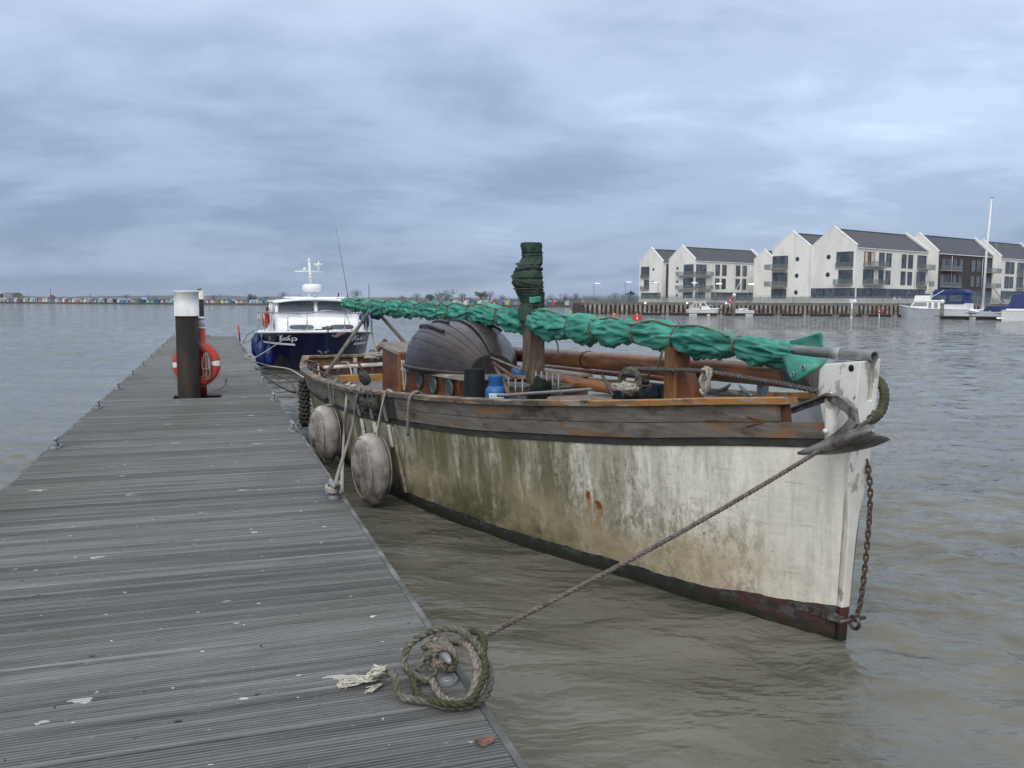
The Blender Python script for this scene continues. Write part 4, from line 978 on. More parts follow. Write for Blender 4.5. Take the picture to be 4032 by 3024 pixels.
fl2 = [[(3060, 1350, -.05), (3120, 1338, -.06), (3185, 1322, -.07), (3236, 1308, -.05)], [(3065, 1370, -.045), (3125, 1362, -.07), (3190, 1350, -.09), (3242, 1338, -.06)], [(3075, 1395, -.04), (3130, 1392, -.06), (3190, 1385, -.08), (3245, 1372, -.05)]]
P5 = [[T(x, y, t_) for x, y, t_ in r] for r in fl2]; g1 = [cub(r, 12) for r in P5]; cols_ = [cub([g1[i][j] for i in range(len(g1))], 8) for j in range(13)]
of_ = MB().grid([[cols_[j][i]+Vector((0, .012*mnoise.noise(cols_[j][i]*14), 0)) for j in range(13)] for i in range(9)], True).build('loose_flap', M_green, boom); of_.modifiers.new('t', 'SOLIDIFY').thickness = .004
for x, y in ((3162, 1447), (3120, 1474)):
    q = T(x, y, .150); MB().lathe([(.014, -.004), (.017, .0), (.014, .004), (.009, .004), (.009, -.004)], 14, q, Matrix.Rotation(R_(-80), 3, 'X')).build('eyelet', M_galv, boom)
    MB().lathe([(.009, 0), (0, .001)], 12, q+Vector((0, .001, 0)), Matrix.Rotation(R_(-80), 3, 'X')).build('eyelet_hole', M_black, boom)
# hanging tie cords
for (x0, y0), (x1, y1), (x2, y2), t_ in (((2185, 1330), (2197, 1365), (2196, 1402), .05), ((2610, 1380), (2580, 1450), (2490, 1530), .1), ((1440, 1250), (1445, 1330), (1425, 1450), .0)):
    MB().tube(smooth_path([T(x0, y0, t_), T(x1, y1, t_), T(x2, y2, t_)], .03), .009, 6).build('hanging_cord', M_tie, boom)
MB().blob(T(1480, 1240, .0), (.09, .10, .07), 14, 10, .5, 3).build('blue_lashing', material('blue_webbing', (.012, .03, .22), .6, [((.006, .012, .09), 20, .4, .6)], [(40, .4, .004)]), boom)
# mast top wrapped in dirty green cover
wpx = [(2093, 956, 38), (2093, 975, 40), (2096, 1010, 38), (2082, 1055, 50), (2076, 1105, 58), (2086, 1150, 52), (2096, 1195, 42), (2088, 1235, 46), (2083, 1262, 44)]
mp_ = [S(x, y, 4.29) for x, y, r in wpx]; mr_ = [r/FPX*9.05*1.06 for x, y, r in wpx]
mf, mx_ = pathf(mp_); mrf = cr1(mx_, mr_)
def vwrap(path, rad, seedv, nseg, nang, ties, wr):
    g = random.Random(seedv); rows = []
    folds = [(g.uniform(0, 6.28), g.choice([-3, -2, 2, 3, 4, 5, -4]), g.uniform(4, 13), g.uniform(.4, 1)) for _ in range(8)]
    for i in range(nseg+1):
        u = i/nseg; c_ = path(u); r0 = rad(u); dm = min(abs(u-t_) for t_ in ties); pin = 1-.10*math.exp(-(dm/.012)**2); row = []
        for j in range(nang):
            a = 2*math.pi*j/nang; s_ = sum(am*(1-abs(math.sin(.5*kk*a*2+f_*u+p0+math.sin(3*u+p0))))**2 for p0, kk, f_, am in folds)/3-.5
            nn = mnoise.noise(Vector((u*5+seedv, math.cos(a)*1.3, math.sin(a)*1.3)))
            r = r0*pin*(1+.10*nn)+wr*s_; row.append(c_+Vector((math.cos(a)*r, math.sin(a)*r, .01*nn)))
        rows.append(row)
    top = rows[0]; cen = sum(top, Vector())/len(top); rows = [[cen+Vector((0, 0, -.01))]*len(top), [lerp(cen, p_, .5) for p_ in top]]+rows
    return rows
M_tie2 = material('dark_cord', (.05, .048, .04), .85, [((.09, .085, .07), 50, .45, .6)])
tm = [.14, .3, .36, .47, .58, .63, .78]
mc = thing('mast_cover', 'dirty dark green tarpaulin tied round the top of the mast stump', 'tarpaulin', BO, BR)
MB().grid([r[::-1] for r in vwrap(mf, mrf, 9, 130, 48, tm, .026)], True, True).build('cover', M_green2, mc)
rnd = random.Random(8)
for u in tm:
    c_ = mf(u); r_ = mrf(u)*1.01; tl = rnd.uniform(-.3, .3); ph_ = rnd.uniform(0, 6)
    MB().tube([c_+Vector((math.cos(q)*r_, math.sin(q)*r_, tl*r_*math.sin(q+ph_))) for q in [2*math.pi*i/26 for i in range(27)]], .0065, 5, False).build('lashing', M_tie2, mc)
pq = [S(2125, 1178, 4.18), S(2070, 1185, 4.18)]
rows = []
for i in range(5):
    y = lerp(1168, 1192, i/4); rows.append([S(lerp(2084, 2130, j/8), y+2*math.sin(j*.8), 4.12-.02*math.sin(math.pi*j/8)) for j in range(9)])
ob = MB().grid(rows, True).build('patch', M_green, mc); ob.modifiers.new('t', 'SOLIDIFY').thickness = .004

# --- long varnished spar and others lying on the port side
def spar(name, label, p0, p1, r0, r1, m=M_spar, n=18, bulge=0):
    o = thing(name, label, 'spar', BO, BR); p0, p1 = Vector(p0), Vector(p1); k = 24
    MB().tube([lerp(p0, p1, i/k)+Vector((0, 0, .012*math.sin(i*.9)*0)) for i in range(k+1)], [lerp(r0, r1, i/k)*(1+.02*math.sin(i*1.7)) for i in range(k+1)], n).build('shaft', m, o); return o
a, b_ = T(2000, 1392, -.42), T(3215, 1490, -.13)
o = spar('long_spar', 'thick varnished spar lying fore and aft behind the posts', a, b_, .088, .078)
d = (b_-a).normalized()
MB().tube([lerp(a, b_, .955), b_+d*.02], [.080, .079], 18).build('grey_end', M_pole, o)
MB().tube([lerp(a, b_, .40), lerp(a, b_, .405)], .092, 18).build('iron_band', M_iron, o)
spar('short_spar', 'short reddish brown spar low on deck behind the mast', T(2030, 1465, -.2), T(2440, 1535, -.1), .07, .05)
spar('dark_oar', 'dark slender oar lying along the port rail', T(2150, 1445, -.8), T(2620, 1490, -.6), .03, .03, M_varn)
spar('grey_boathook_pole', 'thin grey pole lying along the starboard side of the foredeck', T(1960, 1558, .9), T(2330, 1533, .5), .014, .014, M_pipe, 10)
spar('white_boathook', 'pair of white painted poles lying across the cockpit', T(1275, 1448, .75), T(1512, 1434, .0), .032, .032, material('white_pole_paint', (.56, .55, .50), .6, [((.40, .38, .33), (8, 8, 8), .48, .66)], [(30, .2, .003)]), 12)
spar('dark_boom_end', 'dark brown spar end leaning behind the companionway', T(1480, 1385, -.3), T(1520, 1340, -.5), .05, .05, M_varn)

# --- upturned clinker dinghy on the coachroof
M_ding = material('dark_clinker_dinghy_paint', (.030, .022, .023), .36, [((.048, .038, .038), (3, 4, 4), .42, .64), ((.018, .014, .015), (6, 6, 8), .52, .68), ((.16, .10, .065), (16, 30, 30), .69, .73, 4, .8)], [((5, 12, 12), .25, .006)], rvar=.10)
ding = thing('dinghy', 'dark clinker dinghy lying keel up on the coachroof', 'dinghy', BO, BR)
D0, D1 = 4.72, 6.62           # transom (forward), stem (aft)
DC = .28                      # centre line
DZ = 1.235
DWF = cr1([0, .15, .35, .6, .8, .92, 1], [.24, .42, .56, .58, .47, .30, .02])
DHF = cr1([0, .12, .3, .55, .78, .92, 1], [.20, .35, .48, .54, .50, .40, .22])
def dsec(u, f):               # u 0 transom..1 stem ; f 0 gunwale .. 1 keel ; returns (halfwidth, height)
    bw = DWF(u); hk = DHF(u)
    th = f*math.pi/2; ww = bw*math.cos(th)**.72 if f < 1 else 0; hh = hk*math.sin(th)**.9
    return ww, hh
NP = 7
def dpt(u, f, side, lift=0):
    w, h = dsec(u, f); w2, h2 = dsec(u, min(1, f+.01)); nx, nz_ = (h2-h), -(w2-w); ln = math.hypot(nx, nz_) or 1
    shear = .04*(2*u-1)**2
    return Vector((lerp(D0, D1+.05*math.sin(f*1.57)*0-.16*f*u**6, u), DC+side*(w+lift*nx/ln), DZ+h+lift*nz_/ln-shear*(1-f)*0))
for side in (1, -1):
    for k in range(NP):
        fa, fb = k/NP*.97, (k+1)/NP*.97; rows = []
        for i in range(33):
            u = i/32; l0, l1 = .0075, .0015
            r = [dpt(u, fa, side, l0-.006), dpt(u, fa, side, l0), dpt(u, (fa+fb)/2, side, (l0+l1)/2), dpt(u, fb+.012, side, l1)]
            rows.append(r if side == -1 else r[::-1])
        MB().grid(rows, False).build('clinker_plank', M_ding, ding)
    # gunwale and bilge rail
    MB().tube([dpt(i/30, .02, side, .018) for i in range(31)], .022, 6).build('gunwale', M_ding, ding)
    MB().tube([dpt(lerp(.30, .80, i/16), .66, side, .028) for i in range(17)], .02, 6).build('bilge_runner', M_ding, ding)
    MB().tube([dpt(lerp(.42, .95, i/16), .86, side, .02) for i in range(17)], .014, 6).build('bilge_runner', M_ding, ding)
rows = [[dpt(0, f, 1)+Vector((-.004, 0, 0)) for f in [i/12 for i in range(13)]]]
poly = [dpt(0, i/14*.99, 1) for i in range(15)]+[dpt(0, i/14*.99, -1) for i in range(14, -1, -1)]
mb = MB(); n = len(poly); mb.add([p_+Vector((-.02, 0, 0)) for p_ in poly]+[p_+Vector((.01, 0, 0)) for p_ in poly], [tuple(range(n)), tuple(range(2*n-1, n-1, -1))]+[(i, n+i, n+(i+1) % n, (i+1) % n) for i in range(n)])
mb.build('transom', material('dark_transom', (.024, .019, .020), .5, [((.04, .034, .034), 9, .45, .62)], [(20, .3, .005)]), ding)
mb = MB(); kl = [(lerp(D0, D1-.16*u_**6, u_), DHF(u_)) for u_ in (0, .08, .16, .3, .45, .6, .75, .85, .92, .97, 1)]+[(D1-.10, .1), (D1-.03, .0)]
rings = [[Vector((x, DC-.018, DZ+z-.02)), Vector((x, DC-.018, DZ+z+.03)), Vector((x, DC+.018, DZ+z+.03)), Vector((x, DC+.018, DZ+z-.02))] for x, z in kl]
mb.loft(rings).build('keel', M_ding, ding, bevel=.004)

# --- gas bottle, bucket, crates and oddments by the mast
M_gblue = material('blue_gas_bottle_paint', (.020, .115, .32), .45, [((.014, .08, .22), 6, .45, .66), ((.30, .33, .36), (24, 24, 24), .68, .72, 4, .7)], [(30, .15, .003)], rvar=.12)
q = T(1951, 1565, .62); gz = rf(q.x)+.03
gz = T(1951, 1574, .62).z
gb = thing('gas_bottle', 'blue gas bottle with white label standing in front of the mast', 'gas bottle', BWp(q.x, .62, 0), BR)
MB().lathe([(.02, gz-.22), (.092, gz-.22), (.100, gz-.19), (.100, gz+.075), (.094, gz+.105), (.075, gz+.128), (.066, gz+.135)], 28).build('body', M_gblue, gb)
MB().lathe([(.064, gz+.13), (.066, gz+.135), (.070, gz+.225), (.072, gz+.23), (.064, gz+.232), (.06, gz+.14)], 28).build('collar', M_gblue, gb)
MB().lathe([(.02, gz+.12), (.02, gz+.19), (.012, gz+.2), (0, gz+.2)], 12).build('valve', M_brass, gb)
def text_mesh(body, size, ext=.0005):
    cu = bpy.data.curves.new('t', 'FONT'); cu.body = body; cu.size = size; cu.extrude = ext; cu.align_x = 'CENTER'; cu.align_y = 'CENTER'
    ob_ = bpy.data.objects.new('t', cu); col.objects.link(ob_); dg = bpy.context.evaluated_depsgraph_get(); dg.update(); me = bpy.data.meshes.new_from_object(ob_.evaluated_get(dg)); bpy.data.objects.remove(ob_); bpy.data.curves.remove(cu); return me
def wrap_label(parent, body, size, r, zc, ang, m_plate, m_text, w_ang, h):
    rows = [[Vector((r*math.cos(ang+lerp(-w_ang, w_ang, j/10)), r*math.sin(ang+lerp(-w_ang, w_ang, j/10)), z)) for j in range(11)] for z in (zc-h/2, zc+h/2)]
    MB().grid(rows, True).build('label', m_plate, parent)
    me = text_mesh(body, size)
    for v in me.vertices:
        a_ = ang+v.co.x/r; rr = r+.0015+v.co.z; y = v.co.y; v.co = (rr*math.cos(a_), rr*math.sin(a_), zc+y)
    me.materials.append(m_text); ot = bpy.data.objects.new('lettering', me); col.objects.link(ot); ot.parent = parent
# facing the camera in boat coordinates
fc = bl(CAM)-Vector((q.x, .62, 0)); ang = math.atan2(fc.y, fc.x)
wrap_label(gb, 'CALOR Gas', .034, .1012, gz+.045, ang+.12, material('white_label', (.72, .74, .76), .5, [((.6, .62, .64), 20, .5, .7)]), material('label_blue_ink', (.02, .06, .22), .5), .78, .05)
q = T(1868, 1548, .5)
M_blk = material('black_plastic', (.005, .007, .008), .7, [((.009, .012, .013), 8, .45, .65)], [(30, .2, .003)], spec=.2)
bk = thing('bucket', 'black plastic bucket upside down behind the blue gas bottle', 'bucket', BWp(4.12, S(1868, 1500, 4.12).y, 0), BR)
bz = S(1868, 1548, 4.12).z
MB().lathe([(.115, bz-.05), (.121, bz-.05), (.121, bz-.035), (.112, bz-.03), (.098, bz+.23), (.09, bz+.24), (0, bz+.242)], 26).build('body', M_blk, bk)
MB().lathe([(.116, bz-.062), (.125, bz-.06), (.125, bz-.052), (.116, bz-.05)], 26).build('rim', M_tape, bk)
def crate(label, s0, t0, z0, rz):
    o = thing('wire_crate', label, 'wire crate', BWp(s0, t0, z0), BR+rz)
    for i in range(5): MB().cyl((-.2+.1*i, -.02, 0), (-.2+.1*i, -.02, .24), .009, 8).build('bar', M_pipe, o)
    for z in (.06, .19): MB().box((0, -.035, z), (.46, .015, .03)).build('cross_bar', M_pipe, o)
    return o
q = T(2015, 1545, .45); crate('galvanised barred grating standing left of the mast foot', q.x, .5, q.z-.1, .3)
q = T(2165, 1540, .2); crate('galvanised barred grating standing right of the mast foot', q.x, .25, q.z-.06, .1)
q = T(2128, 1555, .35); tag(MB().blob((0, 0, .1), (.10, .1, .14), 16, 12, .5, 5).build('black_bag', M_blk, None, BWp(q.x, .35, q.z-.08)), 'black bag slumped against the foot of the mast', 'bag')
q = T(2040, 1480, .1); tag(MB().lathe([(.07, 0), (.075, .12), (.06, .14), (0, .142)], 18).build('blue_tub', M_gblue, None, BWp(q.x, .1, q.z-.06)), 'small blue tub behind the grating left of the mast', 'tub')
# oars and sticks leaning across the dinghy transom
for nm, lb, A, B_, t0, t1, r, mm in (('worn_oar', 'worn wooden oar leaning from the dinghy down to the gas bottle', (1945, 1430), (2005, 1555), .35, .6, .02, M_post), ('bamboo_stick', 'pale stick lying across the dinghy transom', (1935, 1408), (2050, 1455), .35, .3, .013, M_pole), ('dark_stick', 'dark stick lying beneath the pale one at the dinghy transom', (1940, 1428), (2030, 1490), .38, .45, .016, M_varn)):
    tag(MB().tube([T(*A, t0), T(*B_, t1)], [r, r*1.1], 8).build(nm, mm, None, BO, (0, 0, BR)), lb, 'oar' if 'oar' in nm else 'stick')
# coiled ropes near the mast and winch
M_rope_w = material('pale_old_rope', (.40, .375, .33), .9, [((.25, .23, .20), 50, .42, .6)], [(200, .5, .002)])
M_rope_g = material('green_grey_rope', (.12, .12, .095), .9, [((.06, .065, .04), 25, .42, .62), ((.22, .21, .18), 60, .55, .68)], [(200, .5, .002)])
M_rope_t = material('tan_rope', (.20, .175, .145), .9, [((.105, .09, .075), 28, .42, .62), ((.36, .31, .25), 70, .55, .68)], [(200, .5, .002)])
def coil(label, c, R, r, loops, m, flat=.5, seedv=1, rz=0, up=False, name='rope_coil'):
    g = random.Random(seedv); pts = []
    for i in range(loops*10):
        a = 2*math.pi*i/10; rr = R*(1+g.uniform(-.18, .18)); x, y = rr*math.cos(a), rr*flat*math.sin(a); z = i/(loops*10)*r*3+g.uniform(0, r*1.5)
        pts.append((x, z*.6+g.uniform(-.02, .02), y) if up else (x, y, z))
    return tag(MB().rope(pts, r, step=r*1.2, n=5).build(name, m, None, c, (0, 0, BR+rz)), label, 'rope')
q = T(2015, 1535, .4); coil('tan rope coil piled behind the left grating', BWp(q.x, .32, q.z), .13, .013, 5, M_rope_t, .6, 2)
q = T(2230, 1520, -.1); coil('dark rope heap on deck right of the mast', BWp(q.x, -.1, q.z-.03), .14, .014, 4, M_rope_g, .7, 3)
q = T(2495, 1495, .2); coil('grey rope hank hung on the windlass', BWp(q.x, .22, q.z-.02), .095, .016, 6, M_rope_g, 1.0, 4, .3, True)
q = T(2470, 1540, .3); coil('pale rope loops lying below the windlass', BWp(q.x, .32, q.z), .12, .014, 4, M_rope_w, .55, 6)
q = T(2770, 1500, .16); coil('cream knotted rope hanging on the knee of the fore post', BWp(q.x, .12, q.z), .04, .012, 4, M_rope_w, 2.2, 7, 0, True)
q = T(1470, 1395, .1); coil('pale rope coil on the stern deck under the crutch', BWp(q.x, .1, q.z-.05), .28, .017, 4, M_rope_w, .5, 8)
# windlass
wl0 = T(2535, 1525, .05); wd = thing('windlass', 'dark blue iron windlass on the foredeck left of the fore post', 'windlass', BWp(wl0.x, .05, 0), BR)
M_win = material('dark_blue_iron', (.012, .02, .032), .45, [((.03, .035, .04), 12, .45, .65)], [(40, .3, .003)], metal=.2)
zz = 1.02
for t_ in (-.14, .14): MB().prism([(-.12, 0), (.12, 0), (.07, .33), (-.05, .33)], (-.02, .02), Matrix.Translation((0, t_, zz)) @ Matrix(((1, 0, 0, 0), (0, 0, -1, 0), (0, 1, 0, 0), (0, 0, 0, 1)))).build('cheek', M_win, wd, bevel=.006)
MB().lathe([(.075, -.25), (.085, -.22), (.06, -.18), (.055, -.1), (.075, -.08), (.075, .08), (.055, .1), (.06, .18), (.085, .22), (.075, .25)], 20, (0, 0, zz+.24), Matrix.Rotation(R_(90), 3, 'X')).build('barrel', M_win, wd)
MB().tube([(.0, .27, zz+.24), (.05, .29, zz+.3), (.16, .29, zz+.40)], .014, 8).build('handle', M_iron, wd)
MB().lathe([(.03, 0), (.035, .03), (.02, .04), (0, .04)], 12, (-.02, 0, zz+.33)).build('pawl_cap', M_win, wd)
# cockpit clutter
q = T(1463, 1398, -.1); tag(MB().blob((0, 0, 0), (.06, .06, .11), 14, 10).build('small_fender', material('dull_blue_grey_fender', (.13, .17, .19), .5, [((.08, .1, .11), 12, .45, .6)]), None, BWp(q.x, -.1, q.z)), 'small blue grey fender on the stern deck', 'fender')
q = T(1375, 1523, 1.15); tag(MB().blob((0, 0, 0), (.06, .17, .03), 14, 8, .5, 2).build('white_cloth', material('white_rag', (.62, .61, .57), .8, [((.4, .38, .34), 20, .5, .65)], [(50, .4, .004)]), None, BWp(q.x, 1.2, q.z), (0, 0, BR+.3)), 'crumpled white cloth lying on the starboard rail', 'cloth')
# ================================================================ ropes, fenders, anchor, chain
# --- round canvas fenders
M_fend = material('grubby_canvas', (.34, .315, .29), .85, [((.19, .17, .15), (3, 3, 2), .42, .60), ((.46, .44, .40), (5, 5, 5), .55, .68), ((.20, .115, .07), (14, 14, 5), .62, .74, 5, .6), ((.11, .10, .085), (4, 4, 9), .54, .68, 6, .8), ((.13, .11, .085), (9, 9, 3), .5, .62, 6, .8, (.0, -.3))], [((7, 7, 7), .5, .02), ((90, 90, 90), .25, .002)])
def disc_fender(label, px, t, R, th, seedv, tilt):
    c_ = T(*px, t); o = thing('canvas_fender', label, 'fender', BWp(c_.x, t, c_.z), BR)
    mb = MB(); rows = []; nph = 40
    prof = [(0, .5), (.35, .52), (.66, .50), (.86, .40), (.97, .22), (1.0, .0), (.97, -.22), (.86, -.40), (.66, -.5), (.35, -.52), (0, -.5)]
    for r, h in prof:
        row = []
        for k in range(nph):
            a = 2*math.pi*k/nph; j = 1+.05*mnoise.noise(Vector((math.cos(a)*1.4+seedv, math.sin(a)*1.4, h*2)))
            lo = max(0, -math.sin(a)); fold = .035*math.sin(11*a+seedv)*r*lo**2
            zz_ = math.sin(a)*r*R*j*(1+.10*lo*r*0)
            row.append(Vector((math.cos(a)*r*R*.92*j, h*th*(1-.62*lo**2*r)+fold, zz_-.055*lo**3*r)))
        rows.append(row)
    mb.grid([r[::-1] for r in rows], True, True); b_ = mb.build('canvas_body', M_fend, o); b_.rotation_euler = (tilt, 0, .12)
    for y in (.42, -.42):
        sm = MB().tube([(math.cos(a)*R*.92*.88, y*th, math.sin(a)*R*.88) for a in [2*math.pi*i/40 for i in range(41)]], .006, 5, False).build('seam', M_fend, o); sm.rotation_euler = (tilt, 0, .12)
    return o, c_
f1, c1 = disc_fender('large round canvas fender hanging under the chainplates', (1462, 1838), 1.66, .335, .24, 3, -.03)
f2, c2 = disc_fender('round canvas fender further aft near the stern', (1279, 1705), 1.68, .33, .24, 8, -.03)
M_lanyard = M_greyrope
def line(name, label, pts, r, m, cat='rope', three=False, world=False, parent=None, step=None):
    mb = MB()
    if three: mb.rope(pts, r, step=step)
    else: mb.tube(smooth_path(pts, step or .05), r, 7)
    o = mb.build(name, m, parent, None if world else BO, None if world else (0, 0, BR))
    if label: tag(o, label, cat)
    return o
sA = c1.x
line('fender_lanyard', 'grey lanyard holding the large round fender', [(sA-.02, 1.64, c1.z+.33), (sA-.05, 1.60, .75), (sA-.12, bt(sA, 1)+.05, zrf(sA)), (sA-.15, bt(sA, 1)-.02, zrf(sA)+.02)], .011, M_lanyard)
line('fender_lanyard', 'second lanyard of the large round fender, nearer the bow', [(sA-.10, 1.62, c1.z+.28), (sA-.11, 1.62, .8), (sA-.15, bt(sA, 1)+.05, zrf(sA)+.01), (sA-.30, bt(sA, 1)+.02, zrf(sA)+.02)], .009, M_rope_w)
sB = c2.x
line('fender_lanyard', 'looped dark lanyard holding the after round fender', [(sB+.03, 1.66, c2.z+.33), (sB+.02, bt(sB, .9)+.03, .8), (sB-.05, bt(sB, 1)+.05, zrf(sB)), (sB-.1, bt(sB, 1)-.05, zrf(sB)+.03), (sB-.2, bt(sB, 1)+.03, zrf(sB)+.01), (sB-.1, bt(sB, .9)+.03, .8), (sB-.02, 1.66, c2.z+.33)], .011, M_lanyard)
# rope over the rail with a drooping end (starboard, forward of the chainplates)
s_ = 3.98
line('rope_end', 'grey rope end looped over the rail and hanging down the white hull', [T(1665, 1555, 1.25), T(1640, 1543, 1.40), T(1622, 1550, 1.45), T(1611, 1580, 1.47), T(1607, 1650, 1.46), T(1606, 1715, 1.44)], .015, M_lanyard)
# rope fender at the stern quarter
p_ = T(1204, 1545, 1.4)
rfd = thing('rope_fender', 'braided dark rope fender hanging at the stern quarter', 'fender', BO+BE*9.55+BN*(S(1199, 1578, 9.55).y)+Vector((0, 0, S(1199, 1578, 9.55).z)), BR)
mb = MB(); M_rf = material('dark_wet_rope', (.075, .068, .058), .8, [((.035, .032, .028), 30, .4, .6)], [(80, .5, .004)])
for k in range(11):
    z = .30-k*.062
    for j in range(7):
        a = 2*math.pi*(j+.5*(k % 2))/7; c_ = Vector((math.cos(a)*.060, math.sin(a)*.060, z)); d1 = Vector((-math.sin(a), math.cos(a), .55)).normalized()
        mb.tube([c_-d1*.042, c_+Vector((math.cos(a), math.sin(a), 0))*.018, c_+d1*.042], [.012, .021, .012], 6)
mb.tube([(0, 0, .33), (0, 0, -.4)], .05, 10)
ob = mb.build('braid', M_rf, rfd); tag(ob, kind='stuff')
MB().tube([(0, 0, .33), (-.05, -.1, .5), (-.1, -.2, .55)], .016, 6).build('lanyard', M_rf, rfd)

# --- mooring lines (world coordinates)
M_old = M_rope_w
cu = lambda i, dz=.10, v=.075, du=0: JP(CL_R[i]+du, v, dz)
# spring: pale rope from cleat 2 up to the chainplates (two parts)
line('spring_line', 'pale thick mooring rope rising from jetty cleat to the rail', [cu(1, .05), cu(1, .10, .0, .05), W(1345, 1928, .55), BWp(*T(1352, 1760, 1.62)), BWp(*T(1362, 1600, 1.60)), BWp(*T(1372, 1515, 1.5)), BWp(*T(1385, 1510, 1.4))], .016, M_rope_w, world=True)
line('spring_line', 'thinner grey mooring rope slanting from jetty cleat to the shroud fittings', [cu(1, .09, .03, -.04), W(1327, 1880, .7), BWp(*T(1385, 1690, 1.63)), BWp(*T(1410, 1550, 1.6)), BWp(*T(1416, 1532, 1.56))], .015, M_greyrope, world=True)
mb = MB()
for k in range(3):
    mb.tube(smooth_path([cu(1, .05+.012*k)+JE*(.10*math.cos(a))+JN*(.045*math.sin(a)) for a in [2*math.pi*i/10 for i in range(11)]], .015), .013, 6)
tag(mb.build('rope_turns', M_rope_w), 'turns of pale rope round the second jetty cleat', 'rope')
# stern lines
q1 = BWp(10.2, bt(10.2, 1)-.02, zrf(10.2)+.02); q0 = cu(5, .06)
line('stern_line', 'dark drooping stern mooring line from jetty to boat quarter', [cu(4, .05, .03, 1.2), W(1130, 1535, .35), W(1175, 1545, .30), W(1215, 1520, .55), W(1245, 1480, .85), q1, q1+Vector((.25, -.1, .0))], .02, M_rf, world=True)
line('stern_line', 'second dark stern line running aft from the quarter to the jetty', [cu(5, .04), W(1080, 1475, .4), W(1140, 1500, .35), q1+Vector((-.06, 0, -.6))], .017, M_rf, world=True)
line('stern_line', 'pale stern line from the boat to the jetty cleat beside the cruiser', [W(995, 1422, .55), W(1060, 1441, .35), W(1140, 1454, .35), BWp(10.9, .9, .62), BWp(10.95, .85, .95)], .018, M_rope_w, world=True)
# dark line over the after rail
line('rail_line', 'black line draped over the starboard after rail', [T(1230, 1450, 1.3), T(1255, 1462, 1.35), T(1300, 1480, 1.3), T(1310, 1500, 1.3), T(1297, 1512, 1.4), T(1290, 1560, 1.55), T(1275, 1570, 1.55), T(1240, 1545, 1.5)], .013, M_rf)
line('cockpit_hose', 'black hose curled in the cockpit', [T(1345, 1470, .9), T(1335, 1495, .9), T(1340, 1510, .9), T(1370, 1500, .85), T(1380, 1478, .8)], .012, M_rf)
line('cockpit_line', 'pale line looped over the cockpit beam', [T(1345, 1425, .5), T(1372, 1430, .6), T(1382, 1460, .75), T(1390, 1500, .75)], .012, M_rope_w)
line('crutch_lashing', 'pair of cords hanging from the stern crutch', [T(1462, 1250, .0), T(1468, 1330, -.05), T(1490, 1415, -.1)], .014, M_rope_w)
line('backstay', 'thin wire hanging from the boom end to the stern', [T(1352, 1205, .0), T(1385, 1300, .0), T(1430, 1420, .0)], .006, M_iron, 'wire')
line('companionway_line', 'hank of pale cord hanging at the companionway corner', [T(1582, 1420, .77), T(1587, 1470, .80), T(1590, 1520, .80), T(1594, 1540, .80), T(1598, 1480, .80), T(1590, 1420, .77)], .012, M_rope_w)
# --- bow line with coil on the jetty
bow = BWp(-.16, .05, 1.21)
bpt = BWp(*T(3428, 1650, -.02))
out = W(1908, 2503, .50)
pts = [bpt+Vector((.03, .05, .05)), bpt]
for i in range(1, 12): f = i/12; pts.append(lerp(bpt, out, f)+Vector((0, 0, -.10*math.sin(math.pi*f)*.35)))
pts += [out, W(1850, 2520, .51), W(1800, 2535, .545)]
bowline = thing('bow_line', 'long tan three strand bow rope from stem to the near jetty cleat', 'rope', (0, 0, 0))
MB().rope(pts, .0128, step=.012).build('standing_line', material('dark_tarred_rope', (.135, .115, .10), .9, [((.07, .06, .054), 30, .42, .62), ((.22, .19, .165), 70, .55, .68)], [(200, .5, .002)]), bowline)
knot = MB(); cc = JP(CL_R[0], .075, 0); g = random.Random(3)
for k in range(4):
    pl = []
    for i in range(15):
        a = 2*math.pi*i/14; pl.append(cc+JE*(.075*math.cos(a)*(1 if k % 2 else -.9)+.015*k)+JN*(.046*math.sin(a)+.008*(k-1))+Vector((0, 0, .045+.020*k+.02*math.sin(a*(1+k % 2)+k))))
    knot.rope(pl, .0145, step=.012)
for k in range(3):
    pl = []
    for i in range(13):
        a = 2*math.pi*i/12; pl.append(cc+JE*(-.02-.018*k)+JN*(.040*math.cos(a))+Vector((0, 0, .085+.048*math.sin(a)))+JE*(.03*math.sin(a+k)))
    knot.rope(pl, .0145, step=.012)
knot.build('cleat_hitch', M_rope_t, bowline)
loop1 = [(1530, 2650, .49), (1552, 2660, .53), (1562, 2705, .50), (1580, 2742, .475), (1640, 2757, .47), (1700, 2765, .47), (1760, 2782, .468), (1840, 2780, .468), (1895, 2755, .475), (1925, 2712, .49), (1931, 2650, .53), (1905, 2590, .58), (1862, 2520, .63), (1800, 2480, .655), (1735, 2475, .66), (1670, 2498, .63), (1612, 2540, .585), (1592, 2600, .54), (1605, 2640, .51), (1650, 2668, .485), (1690, 2677, .48), (1712, 2650, .50), (1702, 2630, .52)]
loop2 = [(1702, 2680, .495), (1722, 2720, .475), (1750, 2752, .47), (1800, 2765, .478), (1840, 2755, .49), (1862, 2720, .51), (1876, 2660, .555), (1868, 2600, .59), (1848, 2550, .61), (1810, 2520, .60), (1780, 2530, .56), (1760, 2545, .54)]
loop3 = [(1625, 2665, .49), (1635, 2700, .475), (1650, 2740, .47), (1700, 2758, .478), (1770, 2772, .486), (1850, 2760, .50), (1892, 2700, .53), (1912, 2640, .56), (1905, 2580, .59), (1908, 2530, .61), (1890, 2495, .60), (1850, 2485, .58), (1840, 2500, .55)]
loop4 = [(1640, 2640, .50), (1665, 2600, .53), (1700, 2570, .55), (1740, 2555, .54)]
MB().rope([W(*q) for q in loop1], .0155, step=.010).build('coil_loop', M_rope_g, bowline)
